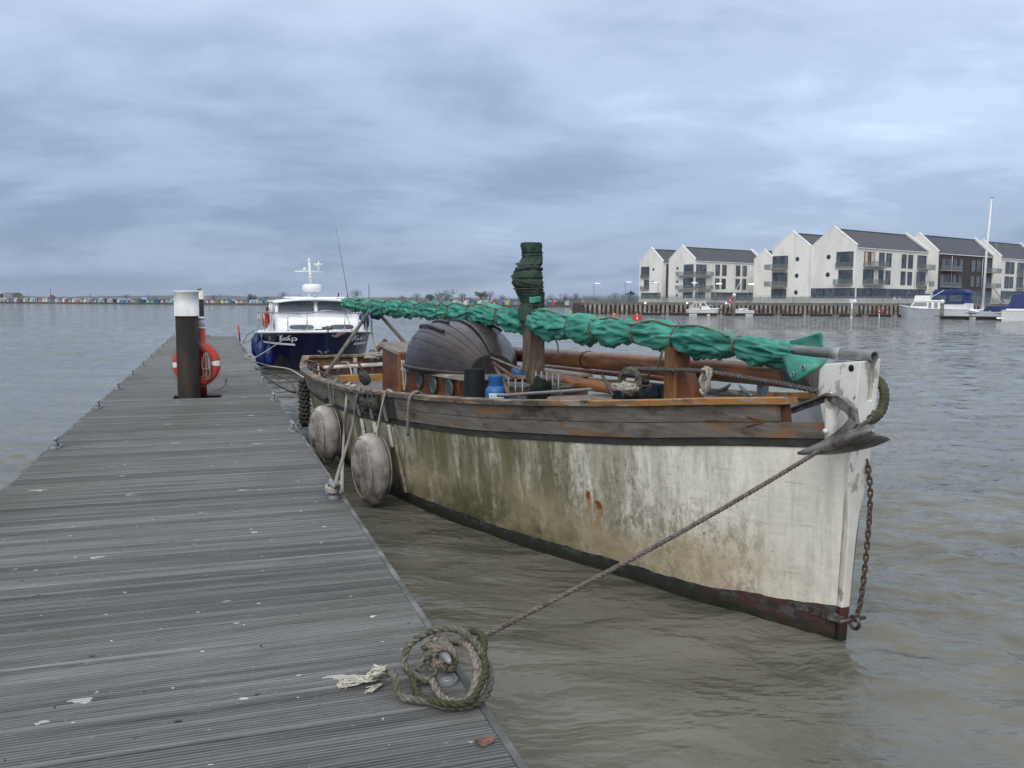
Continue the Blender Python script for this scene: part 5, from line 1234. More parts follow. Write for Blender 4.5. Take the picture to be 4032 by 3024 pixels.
MB().rope([W(*q) for q in loop2], .0155, step=.010).build('coil_loop', M_rope_t, bowline)
MB().rope([W(*q) for q in loop3], .0145, step=.010).build('coil_loop', material('mossy_rope', (.055, .06, .026), .9, [((.03, .036, .014), 30, .4, .6), ((.13, .125, .08), 60, .56, .7)], [(200, .5, .002)]), bowline)
MB().rope([W(*q) for q in loop4], .0145, step=.010).build('coil_loop', M_rope_g, bowline)
# frayed end
M_fray = material('frayed_pale_strands', (.52, .50, .43), .9, [((.30, .28, .23), 60, .45, .62), ((.10, .095, .075), 40, .60, .70)])
mb = MB(); g = random.Random(21)
for k in range(9):
    a0 = W(1500+g.uniform(-30, 30), 2640+g.uniform(-25, 25), .475+g.uniform(.01, .06)); pl = [W(1535, 2650, .49)]
    pl += [a0, W(1480+g.uniform(-15, 15), 2650+g.uniform(-15, 20), .47), W(1510+g.uniform(-20, 20), 2625+g.uniform(-10, 10), .50+g.uniform(0, .03)), W(1450+g.uniform(-20, 30), 2665+g.uniform(-15, 15), .462)]
    mb.tube(smooth_path(pl, .012), .0055, 5)
for k in range(46):
    y0 = 2668+g.uniform(-8, 14); x0 = 1490+g.uniform(-25, 10)
    if k < 30: pl = [W(x0, y0, .463), W(1440, 2675+g.uniform(-14, 14), .462+g.uniform(0, .012)), W(1390, 2682+g.uniform(-20, 20), .460+g.uniform(0, .012)), W(1345+g.uniform(-22, 22), 2690+g.uniform(-22, 24), .456)]
    else: pl = [W(1510, 2690, .464), W(1480, 2705+g.uniform(-8, 8), .46+g.uniform(0, .01)), W(1445+g.uniform(-12, 20), 2720+g.uniform(-14, 16), .456)]
    mb.tube(smooth_path(pl, .015), .0022, 4)
tag(mb.build('frayed_end', M_fray, bowline), 'unlaid pale frayed end of the rope', kind='stuff')
# mossy chafe hose round the stem
M_moss = material('mossy_hose', (.045, .05, .028), .85, [((.09, .095, .05), 14, .45, .62), ((.03, .025, .018), 20, .55, .68)], [((30, 30, 30), .6, .006)])
hp = [T(3390, 1500, -.16), T(3440, 1490, -.18), T(3475, 1520, -.18), T(3482, 1570, -.16), T(3468, 1620, -.12), T(3440, 1648, -.06), T(3428, 1652, -.02)]
o = thing('chafe_hose', 'mossy green hose curving round the port side of the stem', 'hose', BO, BR)
pth = smooth_path(hp, .008); MB().tube(pth, [.027+.0025*math.sin(i*1.9) for i in range(len(pth))], 14).build('hose', M_moss, o)
# dark rope running forward from the windlass to the stem
line('anchor_warp', 'dark laid rope running along the foredeck to the stem', [T(2480, 1450, .2), T(2600, 1455, .12), T(2760, 1460, .1), T(2950, 1490, .12), T(3100, 1515, .12), T(3215, 1540, .1)], .018, material('dark_laid_rope', (.07, .065, .06), .85, [((.14, .13, .12), 40, .5, .65)], [(150, .5, .002)]), three=True, step=.02)
# --- chain
pA, pB = T(3432, 1790, -.05), T(3352, 2440, 0); pA.y = -.05; 
chain = thing('bobstay_chain', 'rusty chain hanging from the bow down to the waterline shackle', 'chain', BO, BR)
M_chain = material('rusty_chain', (.10, .062, .045), .7, [((.19, .18, .175), 18, .48, .6), ((.06, .03, .02), 30, .55, .68)], [(90, .6, .003)], metal=.3)
cpath = [(-.10, -.05, 1.10), (-.13, -.05, .95), (-.14, -.045, .8), (-.145, -.03, .6), (-.14, -.02, .4), (-.13, -.01, .25), (-.115, 0, .165)]
links = smooth_path(cpath, .034)
lm_ = MB(); lp = [(.0115*math.cos(a), 0, .0115*math.sin(a)+(.012 if math.sin(a) > 0 else -.012)) for a in [2*math.pi*i/14 for i in range(15)]]
lm_.tube(lp, .0062, 6, False); lme = lm_.mesh('link'); lme.materials.append(M_chain)
for i in range(len(links)-1):
    o = bpy.data.objects.new('link', lme); col.objects.link(o); o.parent = chain; d = (links[i+1]-links[i]).normalized(); o.location = (links[i]+links[i+1])/2
    o.rotation_euler = (d.to_track_quat('Z', 'Y') @ Matrix.Rotation(R_(35 if i % 2 else 125), 4, 'Z').to_quaternion()).to_euler()
# --- plough anchor
M_anch = material('galvanised_anchor', (.20, .195, .19), .55, [((.085, .07, .06), 9, .42, .6), ((.24, .235, .23), 14, .56, .68), ((.11, .06, .04), 11, .60, .70)], [(40, .4, .004)], metal=.25)
an = thing('plough_anchor', 'grey plough anchor stowed outside the starboard bow', 'anchor', BO, BR)
ta = .26
def bar(pts, w, name, th=.03):
    """plate of given outline widths in the t=const plane"""
    P = [T(x, y, tt) for x, y, tt in pts]; fr = frames(P); rings = []
    for i, (Tn, x_, y_) in enumerate(fr):
        up = Tn.cross(Vector((0, 1, 0))).normalized(); h = w[i]/2; yv = Vector((0, th/2, 0)); rings.append([P[i]+up*h+yv, P[i]-up*h+yv, P[i]-up*h-yv, P[i]+up*h-yv])
    return MB().loft(rings).build(name, M_anch, an, bevel=.004)
bar([(3118, 1617, .16), (3190, 1588, .20), (3262, 1562, .24), (3290, 1570, .25)], [.035, .042, .048, .05], 'shank', .026)
bar([(3118, 1611, .178), (3190, 1581, .218), (3258, 1556, .258)], [.008, .009, .010], 'shank_flange', .05)
bar([(3285, 1566, .25), (3322, 1590, .26), (3352, 1612, .265)], [.045, .066, .05], 'hinge', .04)
bar([(3330, 1592, .265), (3358, 1625, .27), (3362, 1660, .28), (3330, 1695, .29), (3270, 1735, .30), (3205, 1765, .31)], [.055, .066, .068, .055, .04, .02], 'crown', .024)
bar([(3262, 1558, .26), (3305, 1558, .27), (3322, 1572, .27)], [.012, .014, .012], 'hinge_strap', .03)
# blade: two curved flukes meeting at a ridge
tip = (3140, 1785, .40)
def fluke(rowspx, name):
    R4 = [[T(x, y, tt) for x, y, tt in r] for r in rowspx]; g_ = [cub(r, 12) for r in R4]; cl = [cub([g_[i][j] for i in range(len(g_))], 8) for j in range(13)]
    o = MB().grid([[cl[j][i] for j in range(13)] for i in range(9)], True).build(name, M_anch, an); o.modifiers.new('t', 'SOLIDIFY').thickness = .007; return o
fluke([[(3142, 1783, .36), (3230, 1745, .33), (3330, 1700, .30), (3443, 1680, .26)], [(3142, 1785, .36), (3235, 1763, .36), (3335, 1727, .36), (3430, 1695, .34)], [(3142, 1787, .36), (3240, 1779, .35), (3330, 1760, .33), (3425, 1712, .30)]], 'fluke')
fluke([[(3142, 1786, .36), (3240, 1779, .35), (3330, 1757, .32), (3425, 1708, .28)], [(3160, 1787, .33), (3280, 1783, .27), (3400, 1760, .18), (3480, 1716, .08)], [(3165, 1788, .30), (3300, 1783, .20), (3430, 1757, .10), (3505, 1728, .0)]], 'fluke')
MB().tube([T(3425, 1700, .27), T(3475, 1728, .06)], .009, 8).build('spreader', M_anch, an)
# ================================================================ cabin cruiser beyond the stern (local: x aft from stem, y to viewer's left, z up)
CA = R_(18.5); CBx = (1289-2016)/FPX
CO = Vector((CBx*24.4, 24.4, 0)); CE = Vector((-math.sin(CA), math.cos(CA), 0)); CN = Vector((-math.cos(CA), -math.sin(CA), 0)); CR = math.atan2(CE.y, CE.x)
cru = thing('cabin_cruiser', 'white cabin cruiser with navy blue hull moored beyond the old boat', 'cruiser', CO, CR)
M_navy = material('navy_gelcoat', (.003, .005, .022), .22, [((.006, .010, .042), 3, .4, .6)], [((3, 3, 3), .03, .01)], spec=.35)
M_gel = material('white_gelcoat', (.78, .80, .81), .28, [((.70, .72, .73), 3, .45, .65)], [((4, 4, 4), .03, .01)])
M_glass = material('tinted_glass', (.05, .065, .08), .05, [((.09, .11, .13), (1, 1, 2), .4, .6)], spec=.8)
M_steel = material('stainless_tube', (.45, .46, .48), .25, [((.3, .3, .31), 20, .45, .65)], metal=.9)
M_rub = material('black_rubber', (.02, .02, .022), .6, [((.03, .03, .03), 10, .4, .6)])
M_bfend = material('blue_vinyl_fender', (.007, .018, .15), .4, [((.005, .012, .09), 5, .4, .62)], [(9, .1, .006)])
cdw = cr1([0, .25, .7, 1.3, 2.2, 3.4, 5, 9], [.06, .46, .92, 1.28, 1.56, 1.68, 1.70, 1.55])       # deck half breadth
cww = cr1([0, .25, .7, 1.3, 2.2, 3.4, 5, 9], [.03, .18, .45, .78, 1.15, 1.42, 1.52, 1.40])       # waterline
cdz = cr1([0, 1.5, 4, 9], [1.16, 1.10, 1.00, .92])
def ch(u, z, side, ex=0):
    zt = cdz(u); f = max(0, z)/zt; y = lerp(cww(u), cdw(u), f**.75) if z >= 0 else cww(u)*(1+.35*z)
    y = y if u > 1e-6 else 0
    return Vector((u-.22*f*max(0, 1-u/2.5)+.05, side*(y+ex), z))
us = [9*(i/44)**1.7 for i in range(45)]
for side in (1, -1):
    rows = [[ch(u, z, side) for z in [-.4, -.15, 0, .15, .3, .45, .6, .75, .9, 1.0, cdz(u)]] for u in us]
    MB().grid(rows if side == 1 else [r[::-1] for r in rows], True).build('hull_side', M_navy, cru)
    rows = [[ch(u, z, side, .006) for z in (.745+.02*(u < 0), .80)] for u in us if u > .62]
    MB().grid(rows if side == 1 else [r[::-1] for r in rows], True).build('hull_stripe', M_gel, cru)
    rb = [ch(u, cdz(u), side, .012) for u in us]; MB().tube(rb, .028, 8).build('rubbing_strake', M_gel, cru)
    MB().tube([p_+Vector((0, side*.012, -.045)) for p_ in rb], .016, 6).build('rubber_strip', M_rub, cru)
rows = [[Vector((ch(u, cdz(u), 1).x, cdw(u)*(1-2*j/8), cdz(u)+.05*(1-(1-2*j/8)**2))) for j in range(9)] for u in us]
MB().grid(rows, True).build('deck', M_gel, cru)
# script lettering drawn as brush strokes
def ribbon(mb, pts, wid, surf):
    P = []; n = 24; fx = cr1(range(len(pts)), [q[0] for q in pts]); fy = cr1(range(len(pts)), [q[1] for q in pts]); fw = cr1(range(len(wid)), wid)
    C_ = [(fx(i/n*(len(pts)-1)), fy(i/n*(len(pts)-1))) for i in range(n+1)]; rows = []
    for i, (x, y) in enumerate(C_):
        a = C_[max(0, i-1)]; b_ = C_[min(n, i+1)]; dx, dy = b_[0]-a[0], b_[1]-a[1]; l = math.hypot(dx, dy) or 1; w = max(.003, fw(i/n*(len(wid)-1)))/2; rows.append([surf(x-dy/l*w, y+dx/l*w), surf(x+dy/l*w, y-dx/l*w)])
    mb.grid(rows, False)
LET = [([(.02, .84), (.0, .95), (.08, 1.02), (.18, .94)], [.05, .06, .06, .03]), ([(.31, 1.0), (.30, .90), (.26, .55), (.18, .05), (.14, -.05)], [.08, .11, .13, .12, .06]),
       ([(.56, .98), (.50, .86), (.38, .62), (.27, .50)], [.07, .10, .08, .05]), ([(.29, .50), (.38, .42), (.45, .18), (.54, .08), (.62, .16)], [.06, .10, .11, .08, .04]),
       ([(.66, .55), (.62, .30), (.66, .10), (.76, .14), (.80, .40)], [.06, .10, .10, .08, .06]), ([(.80, .40), (.78, .16), (.86, .08), (.95, .22), (.98, .52), (.92, .58)], [.07, .09, .09, .08, .08, .04]),
       ([(1.08, .56), (1.07, .30), (1.10, .10), (1.20, .14)], [.08, .10, .09, .04]), ([(1.07, .78), (1.13, .92)], [.06, .10]),
       ([(1.30, .58), (1.29, .2), (1.24, -.25)], [.06, .10, .09]), ([(1.30, .45), (1.42, .60), (1.56, .50), (1.56, .22), (1.44, .08), (1.31, .16)], [.05, .08, .10, .10, .08, .05])]
for side, px0 in ((1, (1145, 1368)), (-1, (1355, 1364))):
    ys = .20                      # letter height in metres
    u_lo = {1: 1.02, -1: .42}[side]; span = 1.72
    def surf(x, y, side=side):
        # reading left to right: on the left side of the picture letters run towards the bow
        u = (1.36-x*.46) if side == 1 else (.50+x*.47)
        z = .875+y*ys*.82
        sl = .06*y; u = u-sl*.6 if side == 1 else u+sl*.6
        return ch(max(u, .02), z, side, .007)
    mb = MB()
    for pts, w in LET: ribbon(mb, pts, w, surf)
    mb.build('name_lettering', M_gel, cru)
# trunk cabin
def sec(u, w, z, side=1): return Vector((u, w*side, z))
tz0 = 1.06
def poly_side(y): return [(1.35, tz0), (1.42, 1.30), (1.62, 1.44), (3.0, 1.66), (3.0, tz0)]
mb = MB(); rings = []
for y, dx, dz in ((1.28, .22, -.04), (1.16, .08, 0), (.6, -.02, .03), (0, -.05, .05), (-.6, -.02, .03), (-1.16, .08, 0), (-1.28, .22, -.04)):
    rings.append([Vector((x+dx*(x < 2), y, z+(dz if z > tz0 else 0))) for x, z in poly_side(y)])
mb.loft(rings, True).build('trunk_cabin', M_gel, cru)
def oval(cx_, cz_, w, h, n=28):
    r = []
    for k in range(n):
        a = 2*math.pi*k/n; r.append((cx_+math.copysign(abs(math.cos(a))**.5, math.cos(a))*w/2, cz_+math.copysign(abs(math.sin(a))**.75, math.sin(a))*h/2))
    return r
def face_x(z): return 1.35+(z-tz0)/(1.30-tz0)*.07
for yc in (.58, -.58):
    for (w, h, off, nm, m_) in ((.80, .185, .012, 'window_frame', M_gel), (.70, .135, .02, 'window_pane', M_glass)):
        P = oval(yc, 1.245, w, h); n = len(P)
        xx = lambda y, z: face_x(z)-.05+.06*(abs(y)/1.16)**2*1.0
        mb = MB(); mb.add([(xx(y, z)-off, y, z) for y, z in P]+[(xx(y, z)+.03, y, z) for y, z in P], [tuple(range(n)), tuple(range(2*n-1, n-1, -1))]+[(i, n+i, n+(i+1) % n, (i+1) % n) for i in range(n)]); mb.build(nm, m_, cru)
for u in (1.95, 2.42):
    for w, h, off, nm, m_ in ((.34, .24, .006, 'window_frame', M_gel), (.26, .18, .016, 'window_pane', M_glass)):
        MB().box((u, 1.285+off, 1.24), (w, .02, h)).build(nm, m_, cru, bevel=.008)
# wheelhouse
wz0, wz1 = 1.58, 2.0
mb = MB(); W0 = [(2.75, -1.22), (6.2, -1.30), (6.2, 1.30), (2.75, 1.22)]; W1 = [(3.10, -1.16), (6.1, -1.22), (6.1, 1.22), (3.10, 1.16)]
mb.hexa([(x, y, 1.0) for x, y in ((2.75, -1.27), (6.2, -1.32), (6.2, 1.32), (2.75, 1.27))], [(x, y, wz0) for x, y in W0]); mb.build('wheelhouse_base', M_gel, cru, bevel=.03)
# corner and centre pillars, glass
def wp(u0, y0, z0, u1, y1, z1, w): MB().tube([(u0, y0, z0), (u1, y1, z1)], w, 6).build('pillar', M_gel, cru)
for y0, y1 in ((1.2, 1.14), (-1.2, -1.14), (0, 0)): wp(2.77, y0, wz0-.02, 3.10, y1, wz1+.02, .055)
for y in (1.27, -1.27):
    for u in (4.2, 5.5): wp(u, y*1.0, wz0-.02, u, y*.94, wz1+.02, .045)
for ya, yb in ((.07, 1.14), (-1.14, -.07)):
    mb = MB(); mb.hexa([(2.79, ya, wz0+.02), (2.81, ya, wz0+.02), (2.81, yb, wz0+.02), (2.79, yb, wz0+.02)], [(3.08, ya*.96, wz1), (3.10, ya*.96, wz1), (3.10, yb*.96, wz1), (3.08, yb*.96, wz1)]); mb.build('windscreen_pane', M_glass, cru)
    MB().box((2.775, (ya+yb)/2, wz0+.012), (.04, yb-ya, .03)).build('windscreen_seal', M_gel, cru)
for y in (1, -1):
    MB().hexa([(2.95, y*1.225, wz0+.03), (6.0, y*1.28, wz0+.03), (6.0, y*1.27, wz0+.03), (2.95, y*1.215, wz0+.03)], [(3.2, y*1.165, wz1), (6.0, y*1.215, wz1), (6.0, y*1.205, wz1), (3.2, y*1.155, wz1)]).build('side_window', M_glass, cru)
rows = []
for i in range(9):
    u = lerp(2.85, 6.3, i/8); rows.append([Vector((u-.12*(1-(1-2*j/10)**2)*(i == 0), (1.27)*(1-2*j/10), 2.0+.11*(1-(1-2*j/10)**2)-.03*(i == 0))) for j in range(11)])
ro = MB().grid(rows, True).build('roof', M_gel, cru); sdm = ro.modifiers.new('t', 'SOLIDIFY'); sdm.thickness = .05; sdm.offset = -1
for yc in (.45, -.55): MB().hexa([(3.3, yc-.45, 2.09), (4.4, yc-.45, 2.09), (4.4, yc+.45, 2.09), (3.3, yc+.45, 2.09)], [(3.4, yc-.42, 2.135), (4.35, yc-.42, 2.14), (4.35, yc+.42, 2.14), (3.4, yc+.42, 2.135)]).build('roof_hatch', M_gel, cru, bevel=.02)
# dim interior: wheel and seats
MB().torus((3.35, -.62, 1.80), .19, .02, 24, 8, Matrix.Rotation(R_(75), 3, 'Y')).build('steering_wheel', M_rub, cru)
for a in (0, 120, 240): MB().tube([(3.35, -.62, 1.80), (3.35, -.62+.19*math.cos(R_(a)), 1.80+.19*math.sin(R_(a)))], .012, 6).build('wheel_spoke', M_rub, cru)
MB().box((4.5, -.6, 1.75), (.2, .5, .4)).build('helm_seat', M_rub, cru, bevel=.05)
# pulpit rail
rt = []
for u in (5.0, 3.8, 2.6, 1.6, .9, .35): p_ = ch(u, cdz(u), 1); rt.append(Vector((p_.x+.05, p_.y-.06, 1.66 if u < 4.5 else 1.60)))
top = rt+[Vector((-.06, 0, 1.74))]+[Vector((p_.x, -p_.y, p_.z)) for p_ in rt[::-1]]
MB().tube(smooth_path(top, .1), .017, 7).build('pulpit_rail', M_steel, cru)
for p_ in rt+[Vector((p_.x, -p_.y, p_.z)) for p_ in rt]:
    MB().tube([p_, Vector((p_.x+.04, p_.y*.99, cdz(1.5)-.02))], .014, 6).build('stanchion', M_steel, cru)
MB().tube([(1.75, .95, 1.50), (1.72, .95, 1.56), (1.72, .6, 1.60), (1.75, .6, 1.53)], .012, 6).build('grab_rail', M_steel, cru)
# mast with radar
mx = 4.0
for y in (.09, -.09): MB().tube([(mx, y, 2.09), (mx, y, 2.30)], .05, 8).build('radar_leg', M_gel, cru)
MB().lathe([(.10, 2.27), (.26, 2.31), (.31, 2.40), (.30, 2.50), (.22, 2.54), (0, 2.545)], 28, (mx, 0, 0)).build('radar_dome', M_gel, cru)
MB().tube([(mx, .03, 2.54), (mx, .08, 3.26)], [.045, .035], 10).build('mast', M_gel, cru)
MB().tube([(mx, .53, 2.93), (mx, .07, 2.95), (mx, -.36, 2.92)], .022, 8).build('crosstree', M_gel, cru)
MB().lathe([(.0, 0), (.05, .02), (.06, .07), (.03, .1), (0, .1)], 14, (mx, .22, 2.96)).build('horn', M_gel, cru)
MB().lathe([(.02, 2.94), (.03, 3.05), (.04, 3.1), (.17, 3.16), (.16, 3.19), (.02, 3.2), (.012, 3.28), (0, 3.28)], 22, (mx, -.22, 0)).build('aerial_disc', M_gel, cru)
MB().lathe([(.035, 3.25), (.045, 3.28), (.045, 3.31), (.02, 3.33), (.02, 3.36), (0, 3.37)], 14, (mx, .085, 0)).build('mast_light', M_gel, cru)
for z in (2.74, 2.83): MB().lathe([(.055, z), (.08, z+.02), (.055, z+.05)], 16, (mx, .04, 0)).build('mast_fitting', M_gel, cru)
MB().lathe([(.02, 0), (.02, .2), (0, .2)], 8, (3.6, -.78, 2.07)).build('short_aerial', M_rub, cru)
MB().tube([AtV for AtV in ((4.6, -1.22, 2.0), (4.6, -1.2, 2.3), (4.6, -.85, 4.45))], [.02, .014, .004], 6).build('whip_aerial', M_pole, cru)
MB().box((5.0, 1.34, 1.74), (.12, .08, .14)).build('mirror', M_rub, cru, bevel=.01)
# foredeck fittings, anchor in the bow roller
for y, u in ((.35, .75), (-.55, .75), (.2, .8)): 
    mb = MB().lathe([(.022, 0), (.018, .06), (.03, .08), (0, .085)], 10, (u, y, 1.13)); mb.build('mooring_post', M_steel, cru)
MB().box((.72, .05, 1.16), (.25, .42, .09)).build('windlass_box', M_rub, cru, bevel=.015)
mb = MB(); mb.tube([(.5, -.16, 1.2), (-.1, -.22, 1.15)], .02, 6); mb.build('anchor_shank', M_chain, cru)
mb = MB(); mb.hexa([(-.02, -.50, 1.06), (.0, -.22, .95), (.0, .10, 1.06), (.02, -.22, 1.06)], [(-.16, -.56, 1.16), (-.12, -.22, 1.0), (-.16, .16, 1.12), (-.06, -.22, 1.14)]); mb.build('anchor_fluke', M_chain, cru)
mb = MB().blob((.7, -.1, 1.24), (.12, .16, .05), 12, 8, .8, 3); mb.build('chain_heap', M_chain, cru)
mb = MB().blob((.9, 1.0, 1.1), (.14, .12, .05), 12, 8, .8, 5); mb.build('rope_heap', M_rf, cru)
# fenders
def fender(label, c, r, h, m=M_bfend, tilt=0):
    o = thing('boat_fender', label, 'fender', c, 0); mb = MB()
    mb.lathe([(0, -h/2), (r*.5, -h/2+.02), (r*.9, -h/2+.1), (r, -h/2+.2), (r, h/2-.2), (r*.9, h/2-.1), (r*.45, h/2-.02), (r*.3, h/2+.03), (0, h/2+.04)], 18); mb.build('body', m, o); MB().tube([(0, 0, h/2), (.03, .02, h/2+.3)], .012, 6).build('lanyard', M_greyrope, o); o.rotation_euler = (0, tilt, 0); return o
def CW_(u, y, z): return CO+CE*u+CN*y+Vector((0, 0, z))
fender('large blue fender hanging lowest at the cruiser bow', AtY(1030, 1395, 25.6), .17, .72)
fender('blue fender squeezed against the jetty at the cruiser side', AtY(1012, 1362, 26.8), .17, .66)
fender('blue fender partly hidden behind two others at the cruiser side', AtY(1060, 1405, 25.6), .16, .6)
fender('blue fender tied to the pulpit rail on the far side of the cruiser', AtY(1432, 1265, 26.6), .17, .50)
lb = thing('cruiser_lifebuoy', 'orange lifebuoy strapped to the cruiser side rail', 'lifebuoy', AtY(1047, 1258, 28.0), R_(90))
MB().torus((0, 0, 0), .21, .065, 24, 10, Matrix.Rotation(R_(90), 3, 'X') ).build('ring', M_orange, lb)
MB().torus((0, 0, 0), .21, .068, 8, 10, Matrix.Rotation(R_(90), 3, 'X'), R_(-100), R_(-70)).build('reflective_band', M_tape, lb)
# cruiser lines
line('cruiser_bow_line', 'pale bow line from the cruiser foredeck down to the jetty cleat', [CW_(.7, .3, 1.2), AtY(1165, 1310, 24.9), W(1005, 1408, .5), cu(6, .06)], .014, M_rope_w, world=True)
line('cruiser_line', 'grey mooring line from the cruiser rail to the far jetty edge', [AtY(1010, 1300, 27), AtY(975, 1318, 29), JP(28.5, .0, .08)], .014, M_greyrope, world=True)
line('cruiser_line', 'drooping grey line below the cruiser rail to the jetty', [AtY(1008, 1310, 27), AtY(985, 1340, 27.4), AtY(955, 1355, 27.4), JP(25.2, .0, .08)], .014, M_greyrope, world=True)
mb = MB()
for k in range(3): mb.tube(smooth_path([cu(6, .04+.03*k)+JE*(.14*math.cos(a))+JN*(.07*math.sin(a)) for a in [2*math.pi*i/10 for i in range(11)]], .02), .017, 6)
tag(mb.build('rope_turns', M_rope_w), 'turns of pale rope round the jetty cleat at the cruiser bow', 'rope')
# ================================================================ far right bank: quay, promenade, apartment blocks
ZG = 2.15; ZE = 13.6
QA = W(2296, 1236.5); QB = W(3560, 1240.5); QD = (QB-QA).normalized(); QN = Vector((QD.y, -QD.x, 0))   # towards the water
if QN.y > 0: QN = -QN
QEND = 104.0
def QP(l, off=0, z=0): return QA+QD*l+QN*off+Vector((0, 0, z))
M_conc = material('quay_concrete', (.17, .165, .15), .85, [((.10, .10, .09), (.6, .6, 2), .42, .62), ((.24, .23, .21), (2, 2, 2), .55, .7)], [((3, 3, 3), .3, .02)], coord='World')
M_sheet = material('weathered_sheet_pile', (.30, .295, .285), .8, [((.055, .032, .024), (.9, .9, .7), .42, .56, 6, .95, (2.2, .3)), ((.20, .12, .075), (2.2, 2.2, 1.1), .52, .66), ((.48, .48, .47), (1.5, 1.5, .4), .56, .7)], [((6, 6, 3), .4, .02)], coord='World', hue=.7)
M_sheetd = material('rusted_sheet_pile', (.05, .036, .03), .85, [((.10, .06, .045), (2, 2, 1), .45, .62), ((.02, .018, .016), (1.2, 1.2, 2), .52, .66)], [((6, 6, 3), .4, .02)], coord='World')
M_pave = material('promenade_paving', (.22, .21, .195), .85, [((.16, .155, .145), .4, .42, .62)], coord='World')
back = [QP(-.2, -.35), QP(QEND, -.35), QP(QEND, -.35)+Vector((70, 90, 0)), QP(-.2, -.35)+Vector((40, 170, 0)), QP(-.2, -.35)+Vector((2, 60, 0))]
mb = MB(); mb.prism([(p_.x, p_.y) for p_ in back], (-1.0, ZG-.02)); tag(mb.build('promenade', M_pave), 'paved promenade and land behind the quay', 'ground', kind='structure')
quay = thing('quay_wall', 'long quay wall of rust streaked sheet piling below the flats', 'quay wall', (QA.x, QA.y, 0), math.atan2(QD.y, QD.x))
MB().box((QEND/2, .15, 1.86), (QEND+.6, .9, .52)).build('capping_beam', M_conc, quay, bevel=.03)
PITCHQ = .80; npl = int(QEND/PITCHQ)
pan = MB(); pan.prism([(-.22, .0), (.16, .0), (.19, .06), (-.25, .06)], (-.8, 1.62)); pme = pan.mesh('sheet_pile'); pme.materials.append(M_sheet)
for i in range(npl):
    o = bpy.data.objects.new('sheet_pile', pme); col.objects.link(o); o.parent = quay; o.location = ((i+.5)*PITCHQ, -.30, 0); 
MB().box((QEND/2, .14, .4), (QEND, .1, 2.4)).build('backing', M_sheetd, quay)
fl_ = MB().prism([(.19, .05), (.34, .42), (.30, .42), (.15, .05)], (-.8, 1.62)); fl_.prism([(-.21, .05), (-.36, .42), (-.40, .42), (-.25, .05)], (-.8, 1.62)); fme = fl_.mesh('sheet_pile_web'); fme.materials.append(M_sheetd)
for i in range(npl):
    o = bpy.data.objects.new('sheet_pile_web', fme); col.objects.link(o); o.parent = quay; o.location = ((i+.5)*PITCHQ, -.30, 0)
mb = MB().box((-.05, 5, .4), (.2, 10, 2.9)); mb.build('return_wall', M_sheetd, quay)
# railing on the quay
M_rail = material('grey_rail_steel', (.22, .235, .245), .45, [((.30, .31, .32), 6, .45, .65)], metal=.3)
M_bglass = material('pale_balustrade_glass', (.16, .20, .20), .10, [((.22, .26, .26), (.5, .5, 1), .45, .65)], spec=.6, alpha=.35)
rail = thing('quay_railing', 'grey steel and glass railing along the top of the quay', 'railing', (QA.x, QA.y, ZG), math.atan2(QD.y, QD.x))
pmesh = MB().box((0, .1, .55), (.06, .06, 1.1)).mesh('post'); pmesh.materials.append(M_rail)
gmesh = MB().box((0, .1, .52), (1.40, .02, .86)).mesh('glass_panel'); gmesh.materials.append(M_bglass)
for i in range(int(QEND/1.5)+1):
    for me, dx, nm in ((pmesh, 0, 'post'), (gmesh, .75, 'glass_panel')):
        if nm == 'glass_panel' and (i+1)*1.5 > QEND: continue
        o = bpy.data.objects.new(nm, me); col.objects.link(o); o.parent = rail; o.location = (i*1.5+dx, 0, 0)
MB().box((QEND/2, .1, 1.12), (QEND, .07, .05)).build('handrail', M_rail, rail)
MB().box((QEND/2, .1, .06), (QEND, .05, .04)).build('bottom_rail', M_rail, rail)
# ---- apartment blocks
M_rend = material('white_render', (.78, .77, .735), .85, [((.67, .655, .61), (.25, .25, .12), .42, .62), ((.40, .385, .34), (1.2, 1.2, .12), .58, .76, 6, .55)], [((8, 8, 8), .15, .01)], coord='World')
M_slate = material('dark_slate_roof', (.042, .046, .055), .6, [((.06, .064, .072), (.5, .5, .5), .42, .62), ((.03, .033, .04), (3, 3, 9), .5, .66)], [((2, 2, 12), .4, .03)], coord='World')
M_cop = material('white_coping', (.80, .80, .78), .5, [((.68, .68, .66), 1, .45, .65)], coord='World')
M_frame = material('dark_window_frame', (.035, .037, .040), .5, [((.05, .05, .052), 2, .45, .62)], coord='World')
M_pane = material('flat_window_glass', (.045, .058, .078), .06, [((.10, .115, .135), (.9, .9, .35), .46, .56), ((.02, .025, .03), (1.6, 1.6, .6), .52, .60)], spec=.7, coord='World')
M_curt = material('curtained_window_glass', (.15, .165, .18), .08, [((.05, .06, .075), (2.6, 2.6, .1), .44, .56)], spec=.7, coord='World')
M_timb = material('dark_timber_cladding', (.040, .028, .026), .7, [((.065, .045, .04), (.3, .3, 5), .42, .62), ((.025, .018, .018), (.5, .5, 9), .5, .66)], [((1, 1, 14), .3, .03)], coord='World')
M_slab = material('balcony_slab', (.30, .295, .275), .8, [((.22, .215, .20), 1, .45, .62)], coord='World')
AA = R_(54)
EA = Vector((math.sin(AA), math.cos(AA), 0)); EG = Vector((-math.cos(AA), math.sin(AA), 0))
